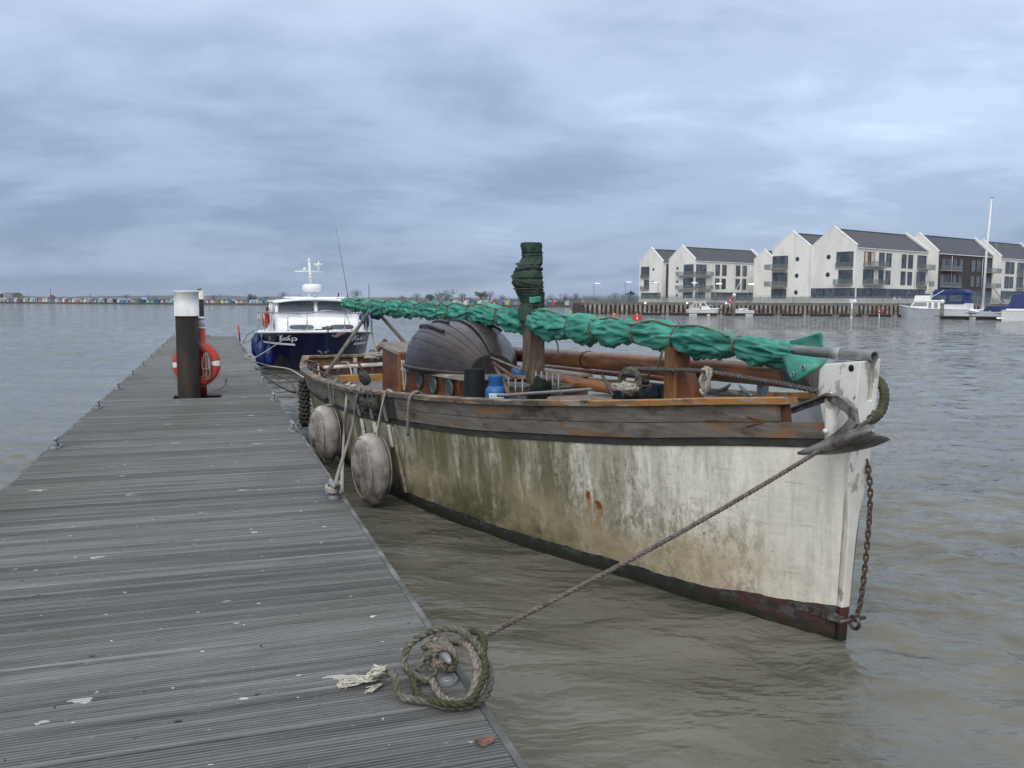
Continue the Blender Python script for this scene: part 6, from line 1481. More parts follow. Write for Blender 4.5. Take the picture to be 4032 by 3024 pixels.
class Block:
    def __init__(s, label, corner_px, L, D, ridge_px, front=M_rend, zground=ZG):
        c = W(corner_px[0], corner_px[1], ZE); s.c = Vector((c.x, c.y, 0)); s.L, s.D = L, D
        s.o = thing('apartment_block', label, 'building', (c.x, c.y, 0), math.atan2(EA.y, EA.x)); s.zg = zground
        s.zr = ZE+D*.46
        if ridge_px: P = VP(ridge_px[0], ridge_px[1], (c.x, c.y), (EG.x, EG.y)); s.zr = P.z
        zr = s.zr; rz = zr-.55; ez = ZE-.45
        tw = .45
        prof = [(0, zground-.5), (D, zground-.5), (D, ez), (D/2, rz), (0, ez)]
        MX = Matrix(((0, 0, 1), (1, 0, 0), (0, 1, 0)))
        MB().prism(prof, (tw, L-tw), MX).build('wall', front, s.o)
        gp = [(0, zground-.5), (D, zground-.5), (D, ZE), (D/2, zr), (0, ZE)]
        MB().prism([(a-.03 if a == 0 else a+.03, b_) if a != D/2 else (a, b_) for a, b_ in gp], (0, tw), MX).build('gable_wall', M_rend, s.o)
        MB().prism([(a-.03 if a == 0 else a+.03, b_) if a != D/2 else (a, b_) for a, b_ in gp], (L-tw, L), MX).build('gable_wall', M_rend, s.o)
        for x0 in (-.06, L-tw-.06):
            for y0, y1 in ((-.12, D/2), (D+.12, D/2)):
                za = ZE-.12*(zr-ZE)/(D/2); mb = MB(); mb.hexa([(x0, y0, za), (x0+tw+.12, y0, za), (x0+tw+.12, y1, zr), (x0, y1, zr)] if y0 < y1 else [(x0, y1, zr), (x0+tw+.12, y1, zr), (x0+tw+.12, y0, za), (x0, y0, za)], [(x0, y0, za+.22), (x0+tw+.12, y0, za+.22), (x0+tw+.12, y1, zr+.22), (x0, y1, zr+.22)] if y0 < y1 else [(x0, y1, zr+.22), (x0+tw+.12, y1, zr+.22), (x0+tw+.12, y0, za+.22), (x0, y0, za+.22)]); mb.build('coping', M_cop, s.o)
        for sgn in (0, 1):
            y0, y1 = (-.22, D/2) if sgn == 0 else (D/2, D+.22); e0 = ez-.22*(rz-ez)/(D/2)
            za, zb = (e0, rz) if sgn == 0 else (rz, e0)
            MB().hexa([(tw+.01, y0, za+.01), (L-tw-.01, y0, za+.01), (L-tw-.01, y1, zb+.01), (tw+.01, y1, zb+.01)], [(tw+.01, y0, za+.16), (L-tw-.01, y0, za+.16), (L-tw-.01, y1, zb+.16), (tw+.01, y1, zb+.16)]).build('roof', M_slate, s.o)
        MB().box((L/2, -.16, ez-.12), (L-2*tw-.04, .2, .16)).build('gutter', M_cop, s.o)
        MB().box((L/2, D/2, rz+.19), (L-2*tw-.04, .3, .1)).build('ridge', M_slate, s.o)
    def fac(s, x, y):
        P = VP(x, y, (s.c.x, s.c.y), (EA.x, EA.y)); q = P-s.c; return q.dot(EA), P.z
    def gab(s, x, y):
        P = VP(x, y, (s.c.x, s.c.y), (EG.x, EG.y)); q = P-s.c; return q.dot(EG), P.z
    def win(s, r, plane='f', m=None, divs=1):
        f = s.fac if plane == 'f' else s.gab
        (k0, za), (k1, zb) = f(r[0], r[1]), f(r[2], r[3]); (_, z2), (_, z3) = f(r[2], r[1]), f(r[0], r[3])
        kc, w = (k0+k1)/2, abs(k1-k0); zt, zb_ = (za+z2)/2, (zb+z3)/2; h = abs(zt-zb_); zc = (zt+zb_)/2; m = m or random.choice([M_pane, M_pane, M_curt])
        def bxx(kc, zc, w, h, d, off): return ((kc, off, zc), (w, d, h)) if plane == 'f' else ((off, kc, zc), (d, w, h))
        fr = MB(); t = .1
        for a, b_, ww, hh in ((kc, zc+h/2-t/2, w, t), (kc, zc-h/2+t/2, w, t), (kc-w/2+t/2, zc, t, h-2*t), (kc+w/2-t/2, zc, t, h-2*t)): fr.box(*bxx(a, b_, ww, hh, .12, -.05))
        o = fr.build('window', M_frame, s.o)
        pw = (w-2*t-(divs-1)*.08)/divs
        for i in range(divs):
            pc = kc-w/2+t+pw/2+i*(pw+.08)
            MB().box(*bxx(pc, zc, pw, h-2*t, .05, -.035)).build('pane', m if i % 2 == 0 else M_pane, o)
            if i: MB().box(*bxx(pc-pw/2-.04, zc, .08, h-2*t, .1, -.05)).build('mullion', M_frame, o)
    def balc(s, r, plane='f', depth=1.3):
        f = s.fac if plane == 'f' else s.gab
        (k0, za), (k1, zb) = f(r[0], r[1]), f(r[2], r[3]); lo, hi = min(k0, k1), max(k0, k1); zb = (zb+f(r[0], r[3])[1])/2; zt = zb+1.05
        # picture rectangle is the front edge, which stands nearer than the wall: pull it in a little
        if plane == 'f': c_, sz = ((lo+hi)/2, -depth/2, zb+.08), (hi-lo, depth, .2)
        else: c_, sz = (-depth/2, (lo+hi)/2, zb+.08), (depth, hi-lo, .2)
        o = MB().box(c_, sz).build('balcony', M_slab, s.o)
        if plane == 'f': ps = [((lo+hi)/2, -depth+.03, hi-lo, .03), (lo+.02, -depth/2, .03, depth-.08), (hi-.02, -depth/2, .03, depth-.08)]
        else: ps = [(-depth+.03, (lo+hi)/2, .03, hi-lo), (-depth/2, lo+.02, depth-.08, .03), (-depth/2, hi-.02, depth-.08, .03)]
        for x, y, w, d in ps: MB().box((x, y, (zb+.2+zt)/2), (w, d, zt-zb-.22)).build('glass_panel', M_bglass, o)
        x, y, w, d = ps[0]; MB().box((x, y, zt+.02), (w+.04, d+.03, .05)).build('handrail', M_rail, o)
    def rnd(s, x, y, r):
        k, z = s.gab(x, y); k2, _ = s.gab(x+r, y); R = max(.35, abs(r/FPX*s.c.y)); Mx = Matrix.Rotation(R_(-90), 3, 'Y')
        o = MB().lathe([(R, -.02), (R, .08), (R*.86, .10), (R*.84, .03)], 24, (0, k, z), Mx).build('round_window', M_frame, s.o); MB().lathe([(R*.85, .04), (0, .045)], 20, (0, k, z), Mx).build('pane', M_pane, o)
    def pipe(s, x, y0, y1):
        k, za = s.fac(x, y0); _, zb = s.fac(x, y1); MB().tube([(k, -.1, za), (k, -.1, zb)], .06, 6).build('downpipe', M_cop, s.o); MB().box((k, -.14, za), (.3, .2, .3)).build('hopper', M_frame, s.o)
def c5(*r): return tuple((2300+.4069*v) if i % 2 == 0 else (850+.4069*v) for i, v in enumerate(r))
def c6(*r): return tuple((3132+.4069*v) if i % 2 == 0 else (750+.4069*v) for i, v in enumerate(r))
def glen(corner, leftpx):
    c = W(corner[0], corner[1], ZE); P = VP(leftpx, corner[1], (c.x, c.y), (EG.x, EG.y)); return (P-Vector((c.x, c.y, P.z))).length
def flen(corner, rightpx):
    c = W(corner[0], corner[1], ZE); P = VP(rightpx, corner[1], (c.x, c.y), (EA.x, EA.y)); return (P-Vector((c.x, c.y, P.z))).length
cn = c5(1070, 415); D2 = glen(cn, 2634); b2 = Block('white gabled apartment block with corner balconies, second from the left', cn, flen(cn, 3012), D2, c5(952, 285))
cn = c5(760, 437); b1 = Block('small white gabled apartment block at the left end of the row', cn, 16, glen(cn, 2518), c5(650, 308))
cn = c6(165, 553); b3 = Block('white gabled apartment block with three round windows beside the tallest gable', (3197, 974), 14, glen((3197, 974), 3042), c5(2018, 148))
cn = c6(590, 525); b4 = Block('tallest white apartment block with glazed ground floor facing the water', cn, flen(cn, 3658), glen(cn, 3195), c6(393, 350))
cn = c6(1380, 585); b5 = Block('apartment block clad in dark timber between two white ones', cn, flen(cn, 3914), 9, None, M_timb)
cn = c6(1990, 635); b6 = Block('white apartment block at the right edge of the picture', cn, 20, 9, None)
bb = Block('narrow white gable rising behind the second block', (3048, 1020), 12, 6.5, c5(1745, 325))
for r in ((1272, 472, 1310, 578), (1337, 474, 1375, 580), (1470, 480, 1507, 582), (1533, 482, 1570, 583), (1268, 605, 1305, 707), (1330, 607, 1367, 708), (1465, 610, 1502, 712), (1528, 610, 1563, 712)): b2.win(c5(*r))
for r, d_ in (((1085, 470, 1180, 575), 2), ((1080, 602, 1172, 702), 2), ((1645, 485, 1722, 592), 3), ((1638, 612, 1722, 718), 3)): b2.win(c5(*r), 'f', M_curt, d_)
for r, d_ in (((968, 470, 1058, 572), 2), ((962, 602, 1055, 702), 2), ((958, 738, 1050, 795), 2)): b2.win(c5(*r), 'g', M_pane, d_)
for r in ((1072, 530, 1222, 580), (1070, 660, 1216, 712), (1640, 542, 1740, 597), (1632, 670, 1735, 722)): b2.balc(c5(*r))
for r in ((918, 530, 1075, 580), (914, 660, 1072, 712)): b2.balc(c5(*r), 'g')
for x, y in ((905, 507), (902, 636), (898, 768)): b2.rnd(*c5(x, y), 5.2)
b2.win(c5(1230, 742, 1740, 815), 'f', M_pane, 9); b2.win(c5(1075, 738, 1165, 800), 'f', M_pane, 2)
b2.pipe(c5(1232, 0)[0], c5(0, 445)[1], c5(0, 740)[1]); b2.pipe(c5(1608, 0)[0], c5(0, 458)[1], c5(0, 740)[1])
b1.win(c5(555, 492, 630, 600), 'g', M_pane, 2); b1.win(c5(582, 618, 628, 712), 'g', M_curt, 2); b1.win(c5(555, 745, 740, 800), 'g', M_pane, 4)
b1.balc(c5(555, 548, 630, 603), 'g', .5); b1.balc(c5(550, 668, 628, 716), 'g', .5)
for x, y in ((672, 518), (668, 642)): b1.rnd(*c5(x, y), 5.2)
b1.win(c5(795, 470, 818, 795), 'f', M_pane, 1)
for r in ((1828, 388, 1970, 512), (1825, 550, 1965, 680), (1815, 710, 1955, 800)): b3.win(c5(*r), 'g', M_curt, 4)
b3.balc(c5(1800, 460, 1972, 520), 'g', 2.0); b3.balc(c5(1796, 620, 1966, 685), 'g', 2.0)
for x, y in ((2065, 417), (2058, 579), (2050, 740)): b3.rnd(*c5(x, y), 8.3)
for r in ((1650, 490, 1700, 590), (1645, 615, 1700, 700)): pass
for r in ((812, 602, 855, 742), (880, 607, 922, 740), (1030, 618, 1067, 750), (1093, 623, 1130, 755), (805, 772, 845, 910), (873, 776, 912, 910), (1020, 783, 1057, 913), (1085, 788, 1120, 915)): b4.win(c6(*r))
M_warm = material('warm_reflection_pane', (.30, .22, .16), .1, [((.10, .08, .08), (1.5, 1.5, .5), .45, .58)], emit=((1, .55, .25), .25), coord='World')  # glow and warm colour stand in for a warm reflection in the glass
b4.win(c6(668, 592, 758, 735), 'f', M_warm, 3); b4.win(c6(655, 765, 748, 908), 'f', M_pane, 2)
b4.win(c6(1183, 630, 1260, 762), 'f', M_curt, 2); b4.win(c6(1172, 792, 1250, 925), 'f', M_curt, 2)
for r in ((658, 660, 850, 742), (650, 838, 840, 914), (1178, 692, 1300, 768), (1166, 858, 1288, 928)): b4.balc(c6(*r))
b4.win(c6(402, 592, 558, 740), 'g', M_pane, 4); b4.win(c6(420, 768, 550, 908), 'g', M_pane, 2); b4.balc(c6(398, 668, 556, 746), 'g', .4); b4.balc(c6(386, 838, 556, 912), 'g', .8)
for x, y in ((322, 643), (314, 814)): b4.rnd(*c6(x, y), 9)
b4.win(c6(155, 945, 572, 1040), 'g', M_pane, 7); b4.win(c6(592, 952, 1245, 1040), 'f', M_pane, 10)
b4.pipe(c6(790, 0)[0], c6(0, 560)[1], c6(0, 945)[1]); b4.pipe(c6(1163, 0)[0], c6(0, 585)[1], c6(0, 945)[1])
for r, d_ in (((1410, 655, 1500, 772), 2), ((1530, 660, 1562, 775), 1), ((1583, 663, 1617, 785), 1), ((1700, 672, 1738, 788), 1), ((1755, 675, 1790, 790), 1), ((1825, 690, 1890, 798), 2), ((1395, 810, 1490, 930), 2), ((1520, 815, 1555, 930), 1), ((1573, 818, 1608, 933), 1), ((1690, 825, 1725, 936), 1), ((1745, 828, 1780, 938), 1), ((1818, 840, 1880, 940), 2)): b5.win(c6(*r), 'f', M_curt, d_)
for r in ((1405, 712, 1560, 780), (1395, 868, 1552, 938), (1825, 738, 1945, 800), (1815, 884, 1935, 944)): b5.balc(c6(*r))
b5.win(c6(1385, 965, 1890, 1050), 'f', M_pane, 7)
b5.pipe(c6(1515, 0)[0], c6(0, 625)[1], c6(0, 960)[1]); b5.pipe(c6(1812, 0)[0], c6(0, 650)[1], c6(0, 960)[1])
for r in ((2035, 690, 2068, 806), (2082, 693, 2112, 808), (2025, 832, 2058, 945), (2072, 835, 2100, 945)): b6.win(c6(*r))
for r in ((2150, 700, 2203, 812), (2140, 840, 2196, 950)): b6.win(c6(*r), 'f', M_curt, 2)
for r in ((2142, 755, 2212, 815), (2132, 895, 2206, 953)): b6.balc(c6(*r))
b6.win(c6(1988, 975, 2240, 1050), 'f', M_pane, 5)
# sun room / marquee on the promenade
q = AtY(3150, 1180, 164); tag(MB().hexa([(-1.2, -1, 0), (1.6, -1, 0), (1.6, 1, 0), (-1.2, 1, 0)], [(-1, -1, 1.0), (1.6, -1, 1.15), (1.6, 1, 1.15), (-1, 1, 1.0)]).build('covered_furniture', material('cream_cover', (.60, .57, .47), .7, [((.5, .47, .38), 3, .45, .62)]), None, (q.x, q.y, ZG)), 'cream covered garden furniture on the promenade', 'furniture')
for i, xx in enumerate((3524, 3546)):
    q = AtY(xx, 1185, 160); o = thing('garden_chair', ['white garden chair on the left behind the quay railing', 'white garden chair on the right behind the quay railing'][i], 'chair', (q.x, q.y, ZG), .6*i)
    MB().box((0, 0, .45), (.5, .5, .05)).build('seat', M_cop, o); MB().box((0, .23, .75), (.5, .04, .5)).build('backrest', M_cop, o)
    for sx in (-.22, .22):
        for sy in (-.22, .22): MB().box((sx, sy, .22), (.05, .05, .44)).build('leg', M_cop, o)
# promenade lamps
M_lampon = material('lit_lamp_head', (.9, .85, .7), .4, emit=((1, .86, .5), 1.6)); M_lampw = material('pale_lamp_head', (.75, .78, .80), .4, emit=((.85, .92, 1), .45))
def lamp(px, ytop, label, lit, flip=1, Yd=164):
    q = AtY(px, 1180, Yd); zt = AtY(px, ytop, Yd).z; o = thing('promenade_lamp', label, 'street lamp', (q.x, q.y, ZG), 0, 'lamps along the promenade')
    MB().tube([(0, 0, 0), (0, 0, zt-ZG-.5)], .07, 8).build('column', M_rail, o); MB().tube([(0, 0, zt-ZG-.55), (-.15*flip, 0, zt-ZG-.25), (.05*flip, 0, zt-ZG-.05), (.5*flip, 0, zt-ZG+.05)], .05, 6).build('arm', M_rail, o)
    MB().blob((.6*flip, 0, zt-ZG+.06), (.62, .22, .09), 14, 8).build('lamp_head', M_lampon if lit else M_lampw, o)
for px, yt, lb, lit, fl in ((2338, 1117, 'pale lamp at the left end of the promenade', 0, 1), (2462, 1112, 'pale lamp left of the smallest white block', 0, 1), (2590, 1114, 'pale lamp in front of the smallest white block', 0, -1), (2745, 1115, 'pale lamp in front of the corner balconies', 0, -1), (2817, 1118, 'lit yellow lamp near the downpipe of the second block', 1, 1), (2944, 1120, 'lit yellow lamp right of the sailing dinghy mast', 1, 1)): lamp(px, yt, lb, lit, fl)
# bulkhead lights on the quay
for px, lb in ((2544, 'left'), (2707, 'middle'), (2860, 'right')):
    v = ray(px, 1197); best = min((abs((QP(l, .62).x)/(QP(l, .62).y)-v.x/v.y), l) for l in [i*.2 for i in range(int(QEND*5))])[1]; p_ = QP(best, .36)
    o = thing('quay_light', 'small lit lamp on the quay face, %s of three' % lb, 'lamp', (p_.x, p_.y, 1.95), 0); MB().box((0, .1, .0), (.12, .25, .1)).build('bracket', M_rail, o); MB().lathe([(.06, -.12), (.16, .02), (.12, .1), (0, .12)], 12).build('lens', material('lit_quay_lens', (.9, .85, .7), .4, emit=((1, .85, .55), 2.2)), o)

# ---- marina pontoons, piles and boats
M_pont = material('dark_wet_pontoon', (.045, .032, .026), .7, [((.09, .07, .055), (.6, .6, 4), .45, .62)], [((3, 3, 9), .3, .02)], coord='World')
def slab(name, label, A, B_, w, z0, z1):
    d = (B_-A); L = d.length; o = thing(name, label, 'pontoon', ((A+B_)/2), math.atan2(d.y, d.x))
    MB().box((0, 0, z1-.06), (L, w, .12)).build('decking', M_pont, o); n = int(L/4)
    for i in range(n): MB().box((-L/2+(i+.5)*L/n, 0, (z0+z1)/2-.1), (L/n*.7, w*.8, z1-z0)).build('float', M_rub, o)
    return o
slab('marina_pontoon', 'long low dark pontoon below the sheet piling', W(2512, 1241), W(3640, 1248.5), 1.6, -.2, .42)
slab('marina_pontoon', 'dark pontoon beneath the boats at the right edge', W(3690, 1256.5), W(4300, 1267), 1.8, -.2, .45)
def wpile(px, ytop, Yd, label, cap=True):
    q = AtY(px, 1200, Yd); zt = AtY(px, ytop, Yd).z; o = thing('white_capped_pile', label, 'pile', (q.x, q.y, 0), 0)
    MB().lathe([(.24, -1), (.24, zt-.55)], 16).build('shaft', M_conc, o); MB().lathe([(.27, zt-.6), (.27, zt-.2), (.0, zt)], 16).build('cap', M_cop, o)
wpile(2890, 1153, 134, 'pale pile with pointed white cap left of the small open boat'); wpile(3366, 1178, 131, 'pale pile with pointed white cap in front of the tallest block'); wpile(3710, 1178, 117, 'pale pile with pointed white cap right of the grey motor yacht')
q = W(3352, 1252); o = thing('tide_gauge', 'white and green tide gauge board beside a pale pile', 'sign', (q.x, q.y, 0)); MB().box((0, 0, 1.0), (.22, .08, 2.2)).build('board', M_cop, o); MB().box((0, -.05, 2.4), (.75, .06, .45)).build('plate', M_cop, o); MB().box((0, -.05, .8), (.12, .04, 1.0)).build('scale', material('green_scale', (.12, .22, .08), .6), o)
for px, py, Yd, lb in ((2874, 1180, 134, 'orange lifebuoy hung on the pale pile at the small open boat'), (3464, 1222, 124, 'orange lifebuoy on the pontoon below the tallest block')):
    q = AtY(px, py, Yd); o = thing('far_lifebuoy', lb, 'lifebuoy', q); MB().torus((0, 0, 0), .32, .10, 18, 8, Matrix.Rotation(R_(90), 3, 'X')).build('ring', M_orange, o); MB().box((0, .1, -.5), (.1, .1, 1.2)).build('post', M_cop, o)
M_gelg = material('grey_gelcoat', (.42, .45, .50), .3, [((.36, .39, .44), 1, .45, .62)]); M_bcan = material('blue_canvas', (.012, .025, .13), .6, [((.02, .04, .19), 3, .45, .62)], [((5, 5, 5), .3, .03)]); M_ccan = material('cream_canvas', (.55, .53, .46), .7, [((.45, .43, .37), 3, .45, .62)], [((5, 5, 5), .3, .03)])
def vessel(name, label, cat, bow, stern, beam, fb, mh, blocks, extra=None, zs=1.0):
    bow, stern = Vector((bow.x, bow.y, 0)), Vector((stern.x, stern.y, 0)); d = stern-bow; L = d.length; o = thing(name, label, cat, bow, math.atan2(d.y, d.x))
    hw = cr1([0, .1, .3, .6, 1], [.03, .34, .46, .5, .45]); zf = cr1([0, .4, 1], [fb*1.35, fb*1.05, fb])
    for side in (1, -1):
        rows = []
        for i in range(21):
            u = i/20; w = hw(u)*beam; z = zf(u); rows.append([Vector((u*L+.35*fb*(1-u)**3, side*w*.78, -.2)), Vector((u*L+.2*fb*(1-u)**3, side*w*.86, z*.35)), Vector((u*L, side*w, z))])
        MB().grid(rows if side == 1 else [r[::-1] for r in rows], True).build('hull_side', mh, o)
        MB().tube([Vector((i/20*L, side*hw(i/20)*beam, zf(i/20))) for i in range(21)], .05, 6).build('gunwale', M_gel, o)
    MB().grid([[Vector((i/20*L, hw(i/20)*beam*(1-2*j/4), zf(i/20)-.02)) for j in range(5)] for i in range(21)], False).build('deck', M_gel, o)
    MB().box((L, 0, fb/2-.1), (.06, beam*.88, fb+.2)).build('transom', mh, o)
    for (nm, x0, x1, w, z0, z1, sf, sb, m_) in blocks:
        z0, z1 = fb+(z0-fb)*zs, fb+(z1-fb)*zs
        MB().hexa([(x0*L, -w/2, z0), (x1*L, -w/2, z0), (x1*L, w/2, z0), (x0*L, w/2, z0)], [(x0*L+sf, -w*.45, z1), (x1*L-sb, -w*.45, z1), (x1*L-sb, w*.45, z1), (x0*L+sf, w*.45, z1)]).build(nm, m_, o, bevel=.04)
    if extra: extra(o, L, fb)
    return o
def ex_a(o, L, fb):
    MB().tube([(.05, 0, fb*1.3), (.0, 0, fb*1.3+.5), (.25*L, .8, fb+.75), (.4*L, .9, fb+.7)], .03, 6).build('pulpit', M_steel, o); MB().tube([(.05, 0, fb*1.3), (.0, 0, fb*1.3+.5), (.25*L, -.8, fb+.75), (.4*L, -.9, fb+.7)], .03, 6).build('pulpit', M_steel, o)
vessel('motor_boat', 'small white cabin boat with cream canvas on the long pontoon', 'motor boat', W(2832, 1239.6), W(2708, 1239.2), 2.2, .85, M_gel, [('cabin', .28, .62, 1.8, .8, 1.45, .5, 0, M_gel), ('wheelhouse', .42, .66, 1.7, 1.42, 2.15, .45, .05, M_gel), ('window', .47, .63, 1.74, 1.5, 2.0, .28, .04, M_glass), ('canopy', .665, .95, 1.75, .8, 2.1, .0, .45, M_ccan), ('side_screen', .70, .76, 1.79, 1.3, 1.95, .02, .02, M_glass), ('side_screen', .80, .86, 1.79, 1.3, 1.9, .02, .08, M_glass), ('roof', .41, .95, 1.85, 2.12, 2.2, .25, .5, M_gel)], ex_a)
def ex_b(o, L, fb):
    MB().tube([(.45*L, 0, fb), (.45*L, 0, 8.2)], [.06, .04], 8).build('mast', M_pipe, o); MB().tube([(.45*L, 0, 6.5), (-1.4, -.3, 1.2)], .035, 6).build('lowered_boom', M_cop, o)
vessel('sailing_dinghy', 'tiny white sailing dinghy with bare mast beside the pale pile', 'sailing boat', W(2888, 1240), W(2962, 1240.2), 1.8, .75, M_gel, [('cabin', .3, .7, 1.2, .7, 1.1, .3, .1, M_gel), ('window', .38, .62, 1.24, .85, 1.0, .1, .05, M_glass)], ex_b)
def ex_c(o, L, fb):
    MB().tube([(.62*L, 0, 2.5), (.62*L, 0, 5.0)], [.09, .04], 8).build('mast', M_gel, o); MB().box((.62*L, 0, 3.6), (.12, .9, .08)).build('radar', M_gel, o); MB().tube([(.62*L, 0, 2.6), (.98*L, 0, 3.9)], .04, 6).build('boom', M_gel, o); ex_a(o, L, fb)
vessel('motor_yacht', 'grey hulled white motor yacht with flybridge in front of the flats', 'motor yacht', W(3538, 1252), W(3716, 1254), 3.0, 1.35, M_gelg, [('cabin', .22, .95, 2.5, 1.3, 2.05, .7, .1, M_gel), ('window', .30, .62, 2.54, 1.6, 1.98, .35, .0, M_glass), ('door_window', .66, .72, 2.56, 1.4, 1.95, 0, 0, M_glass), ('door_window', .78, .86, 2.56, 1.4, 1.95, 0, 0, M_glass), ('flybridge', .33, .70, 2.3, 2.06, 2.6, .15, .05, M_gel), ('flybridge_cover', .34, .69, 2.1, 2.61, 2.75, .1, .05, M_rub), ('roof_overhang', .6, 1.0, 2.5, 2.06, 2.16, 0, 0, M_gel)], ex_c, 1.45)
def ex_d(o, L, fb):
    MB().blob((.1*L, 1.7, 1.15), (.9, .35, .3), 14, 8).build('inflatable_tender', material('grey_inflatable', (.45, .46, .46), .5), o)
vessel('canopied_motor_boat', 'white motor boat under a tall dark blue canopy', 'motor boat', W(3735, 1251)+Vector((2, 8, 0)), W(3850, 1253)+Vector((3, 7, 0)), 3.0, 1.2, M_gel, [('cabin', .15, .9, 2.6, 1.15, 1.9, .5, 0, M_gel), ('canopy_side', -.02, .86, 2.7, 1.85, 3.1, .1, .2, M_bcan), ('clear_panel', .05, .36, 2.76, 2.05, 2.85, .05, .05, M_glass), ('clear_panel', .44, .78, 2.76, 2.05, 2.85, .05, .1, M_glass), ('canopy_top', -.04, .9, 2.6, 3.1, 3.55, .5, .7, M_bcan)], ex_d, 1.3)
def ex_e(o, L, fb):
    zt = AtY(3872, 795, 118).z; MB().tube([(.38*L, 0, fb), (.38*L+.1, 0, zt*.55), (.38*L+.42, 0, zt)], [.16, .14, .09], 10).build('mast', M_gel, o)
    MB().box((.38*L+.42, 0, zt+.12), (.5, .1, .06)).build('masthead_fitting', M_iron, o)
    for dx in (-.38, .55): MB().tube([(.38*L+.42, 0, zt), ((.38+dx)*L, 0, fb+.2)], .014, 5).build('stay', M_steel, o)
    MB().tube([(.38*L, 0, 4.6), (.6*L, .3, 4.1), (.9*L, .3, 2.2)], .07, 6).build('boom', M_pipe, o)
    MB().tube([(.38*L, 0, 2.9), (.9*L, .2, 2.0)], .05, 6).build('gas_strut', M_pipe, o)
vessel('sailing_yacht', 'white sailing yacht with tall bare mast on the right pontoon', 'sailing yacht', W(3812, 1257), W(3960, 1260), 2.2, .95, M_gel, [('hull_stripe', .02, 1.0, 2.06, .78, .88, 0, 0, M_bcan), ('cabin', .25, .7, 1.5, .92, 1.35, .6, .1, M_gel), ('window', .36, .64, 1.54, 1.05, 1.22, .2, .05, M_glass), ('blue_cover', .5, .98, 1.9, 1.2, 1.75, .5, .2, M_bcan)], ex_e)
vessel('covered_motor_boat', 'white motor boat with dark blue cockpit cover cut by the right edge', 'motor boat', W(4180, 1268)+Vector((6, 3, 0)), W(3945, 1262), 3.0, 1.25, M_gel, [('swim_platform', .96, 1.06, 2.4, .2, .4, 0, 0, M_gel), ('cabin', .2, .97, 2.7, 1.2, 1.5, .8, .2, M_gel), ('canopy', .25, .95, 2.65, 1.5, 3.2, .6, .55, M_bcan), ('clear_panel', .76, .90, 2.0, 1.9, 2.9, .12, .3, M_glass)])
# buoys
M_buoy = material('red_buoy', (.50, .02, .025), .45, [((.36, .015, .02), 4, .45, .65)])
q = W(2508, 1272); o = thing('channel_buoy', 'red channel buoy marked with a white 4', 'buoy', (q.x, q.y, 0)); MB().lathe([(.5, -.3), (.5, .12), (.46, .2), (.42, .75), (.38, .8), (0, .82)], 22).build('body', M_buoy, o)
MB().lathe([(.06, .8), (.06, .9), (0, .92)], 10).build('top', M_cop, o)
me = text_mesh('4', .42, .01); me.materials.append(M_cop); ot = bpy.data.objects.new('numeral', me); col.objects.link(ot); ot.parent = o; ot.location = (-.05, -.47, .48); ot.rotation_euler = (R_(84), 0, 0)
for px, py, c_, lb, r in ((2418, 1242, (.62, .30, .12), 'small orange buoy left of the red channel buoy', .28), (2790, 1246, (.60, .50, .38), 'small pale buoy right of the red channel buoy', .26), (2247, 1229, (.60, .42, .08), 'small yellow buoy off the quay end', .32)):
    q = W(px, py); tag(MB().blob((0, 0, .1), (r, r, r), 14, 10).build('small_buoy', material('buoy_'+lb.split()[1], c_, .5, [((c_[0]*.7, c_[1]*.7, c_[2]*.7), 6, .45, .62)]), None, (q.x, q.y, 0)), lb, 'buoy')
# ================================================================ far left shore
SH = [Vector((-640, 640, 0)), Vector((-300, 492, 0)), Vector((-200, 446, 0)), Vector((-118, 408, 0)), Vector((-40, 372, 0)), Vector((20, 345, 0)), Vector((75, 330, 0)), Vector((160, 330, 0))]
M_bank = material('dark_sea_wall', (.055, .045, .042), .9, [((.10, .085, .075), (.05, .05, .6), .45, .62), ((.03, .026, .025), (.2, .2, 1.2), .5, .66)], coord='World')
M_land = material('winter_grass_land', (.075, .075, .05), .9, [((.10, .085, .06), .02, .42, .6)], coord='World')
mb = MB(); rows = []
for p_ in SH:
    bkd = Vector((p_.x*.9, p_.y+400, 0)); rows.append([p_+Vector((0, 0, -.5)), p_+Vector((0, .2, .75)), p_+Vector((0, 3, .85)), p_+Vector((0, 5, 1.0)), bkd+Vector((0, 0, 2.0))])
mb.grid([[r[0], r[1], r[2]] for r in rows], False); mb.build('sea_wall', M_bank); tag(bpy.data.objects['sea_wall'], 'low dark sea wall along the far shore', 'wall', kind='structure')
mb = MB().grid([[r[2], r[3], r[4]] for r in rows], False); tag(mb.build('shore', M_land), 'flat land behind the sea wall', 'ground', kind='structure')
M_hill = material('distant_wooded_hill', (.05, .06, .055), .95, [((.07, .075, .065), .01, .42, .6)], coord='World')
rows = []; 
for i in range(161):
    a = R_(-44+i*.5); D = 1900; h = 14+7*mnoise.noise(Vector((i*.05, 1, 0)))+5*mnoise.noise(Vector((i*.19, 4, 0)))+1.6*mnoise.noise(Vector((i*.9, 7, 0))); h *= .75 if i < 150 else .6
    rows.append([Vector((D*math.sin(a), D*math.cos(a), -1)), Vector((D*1.03*math.sin(a), D*1.03*math.cos(a), h)), Vector((D*1.2*math.sin(a), D*1.2*math.cos(a), h*.9))])
tag(MB().grid(rows, True).build('hills', M_hill), 'low distant hills along the horizon', 'hills', kind='structure')
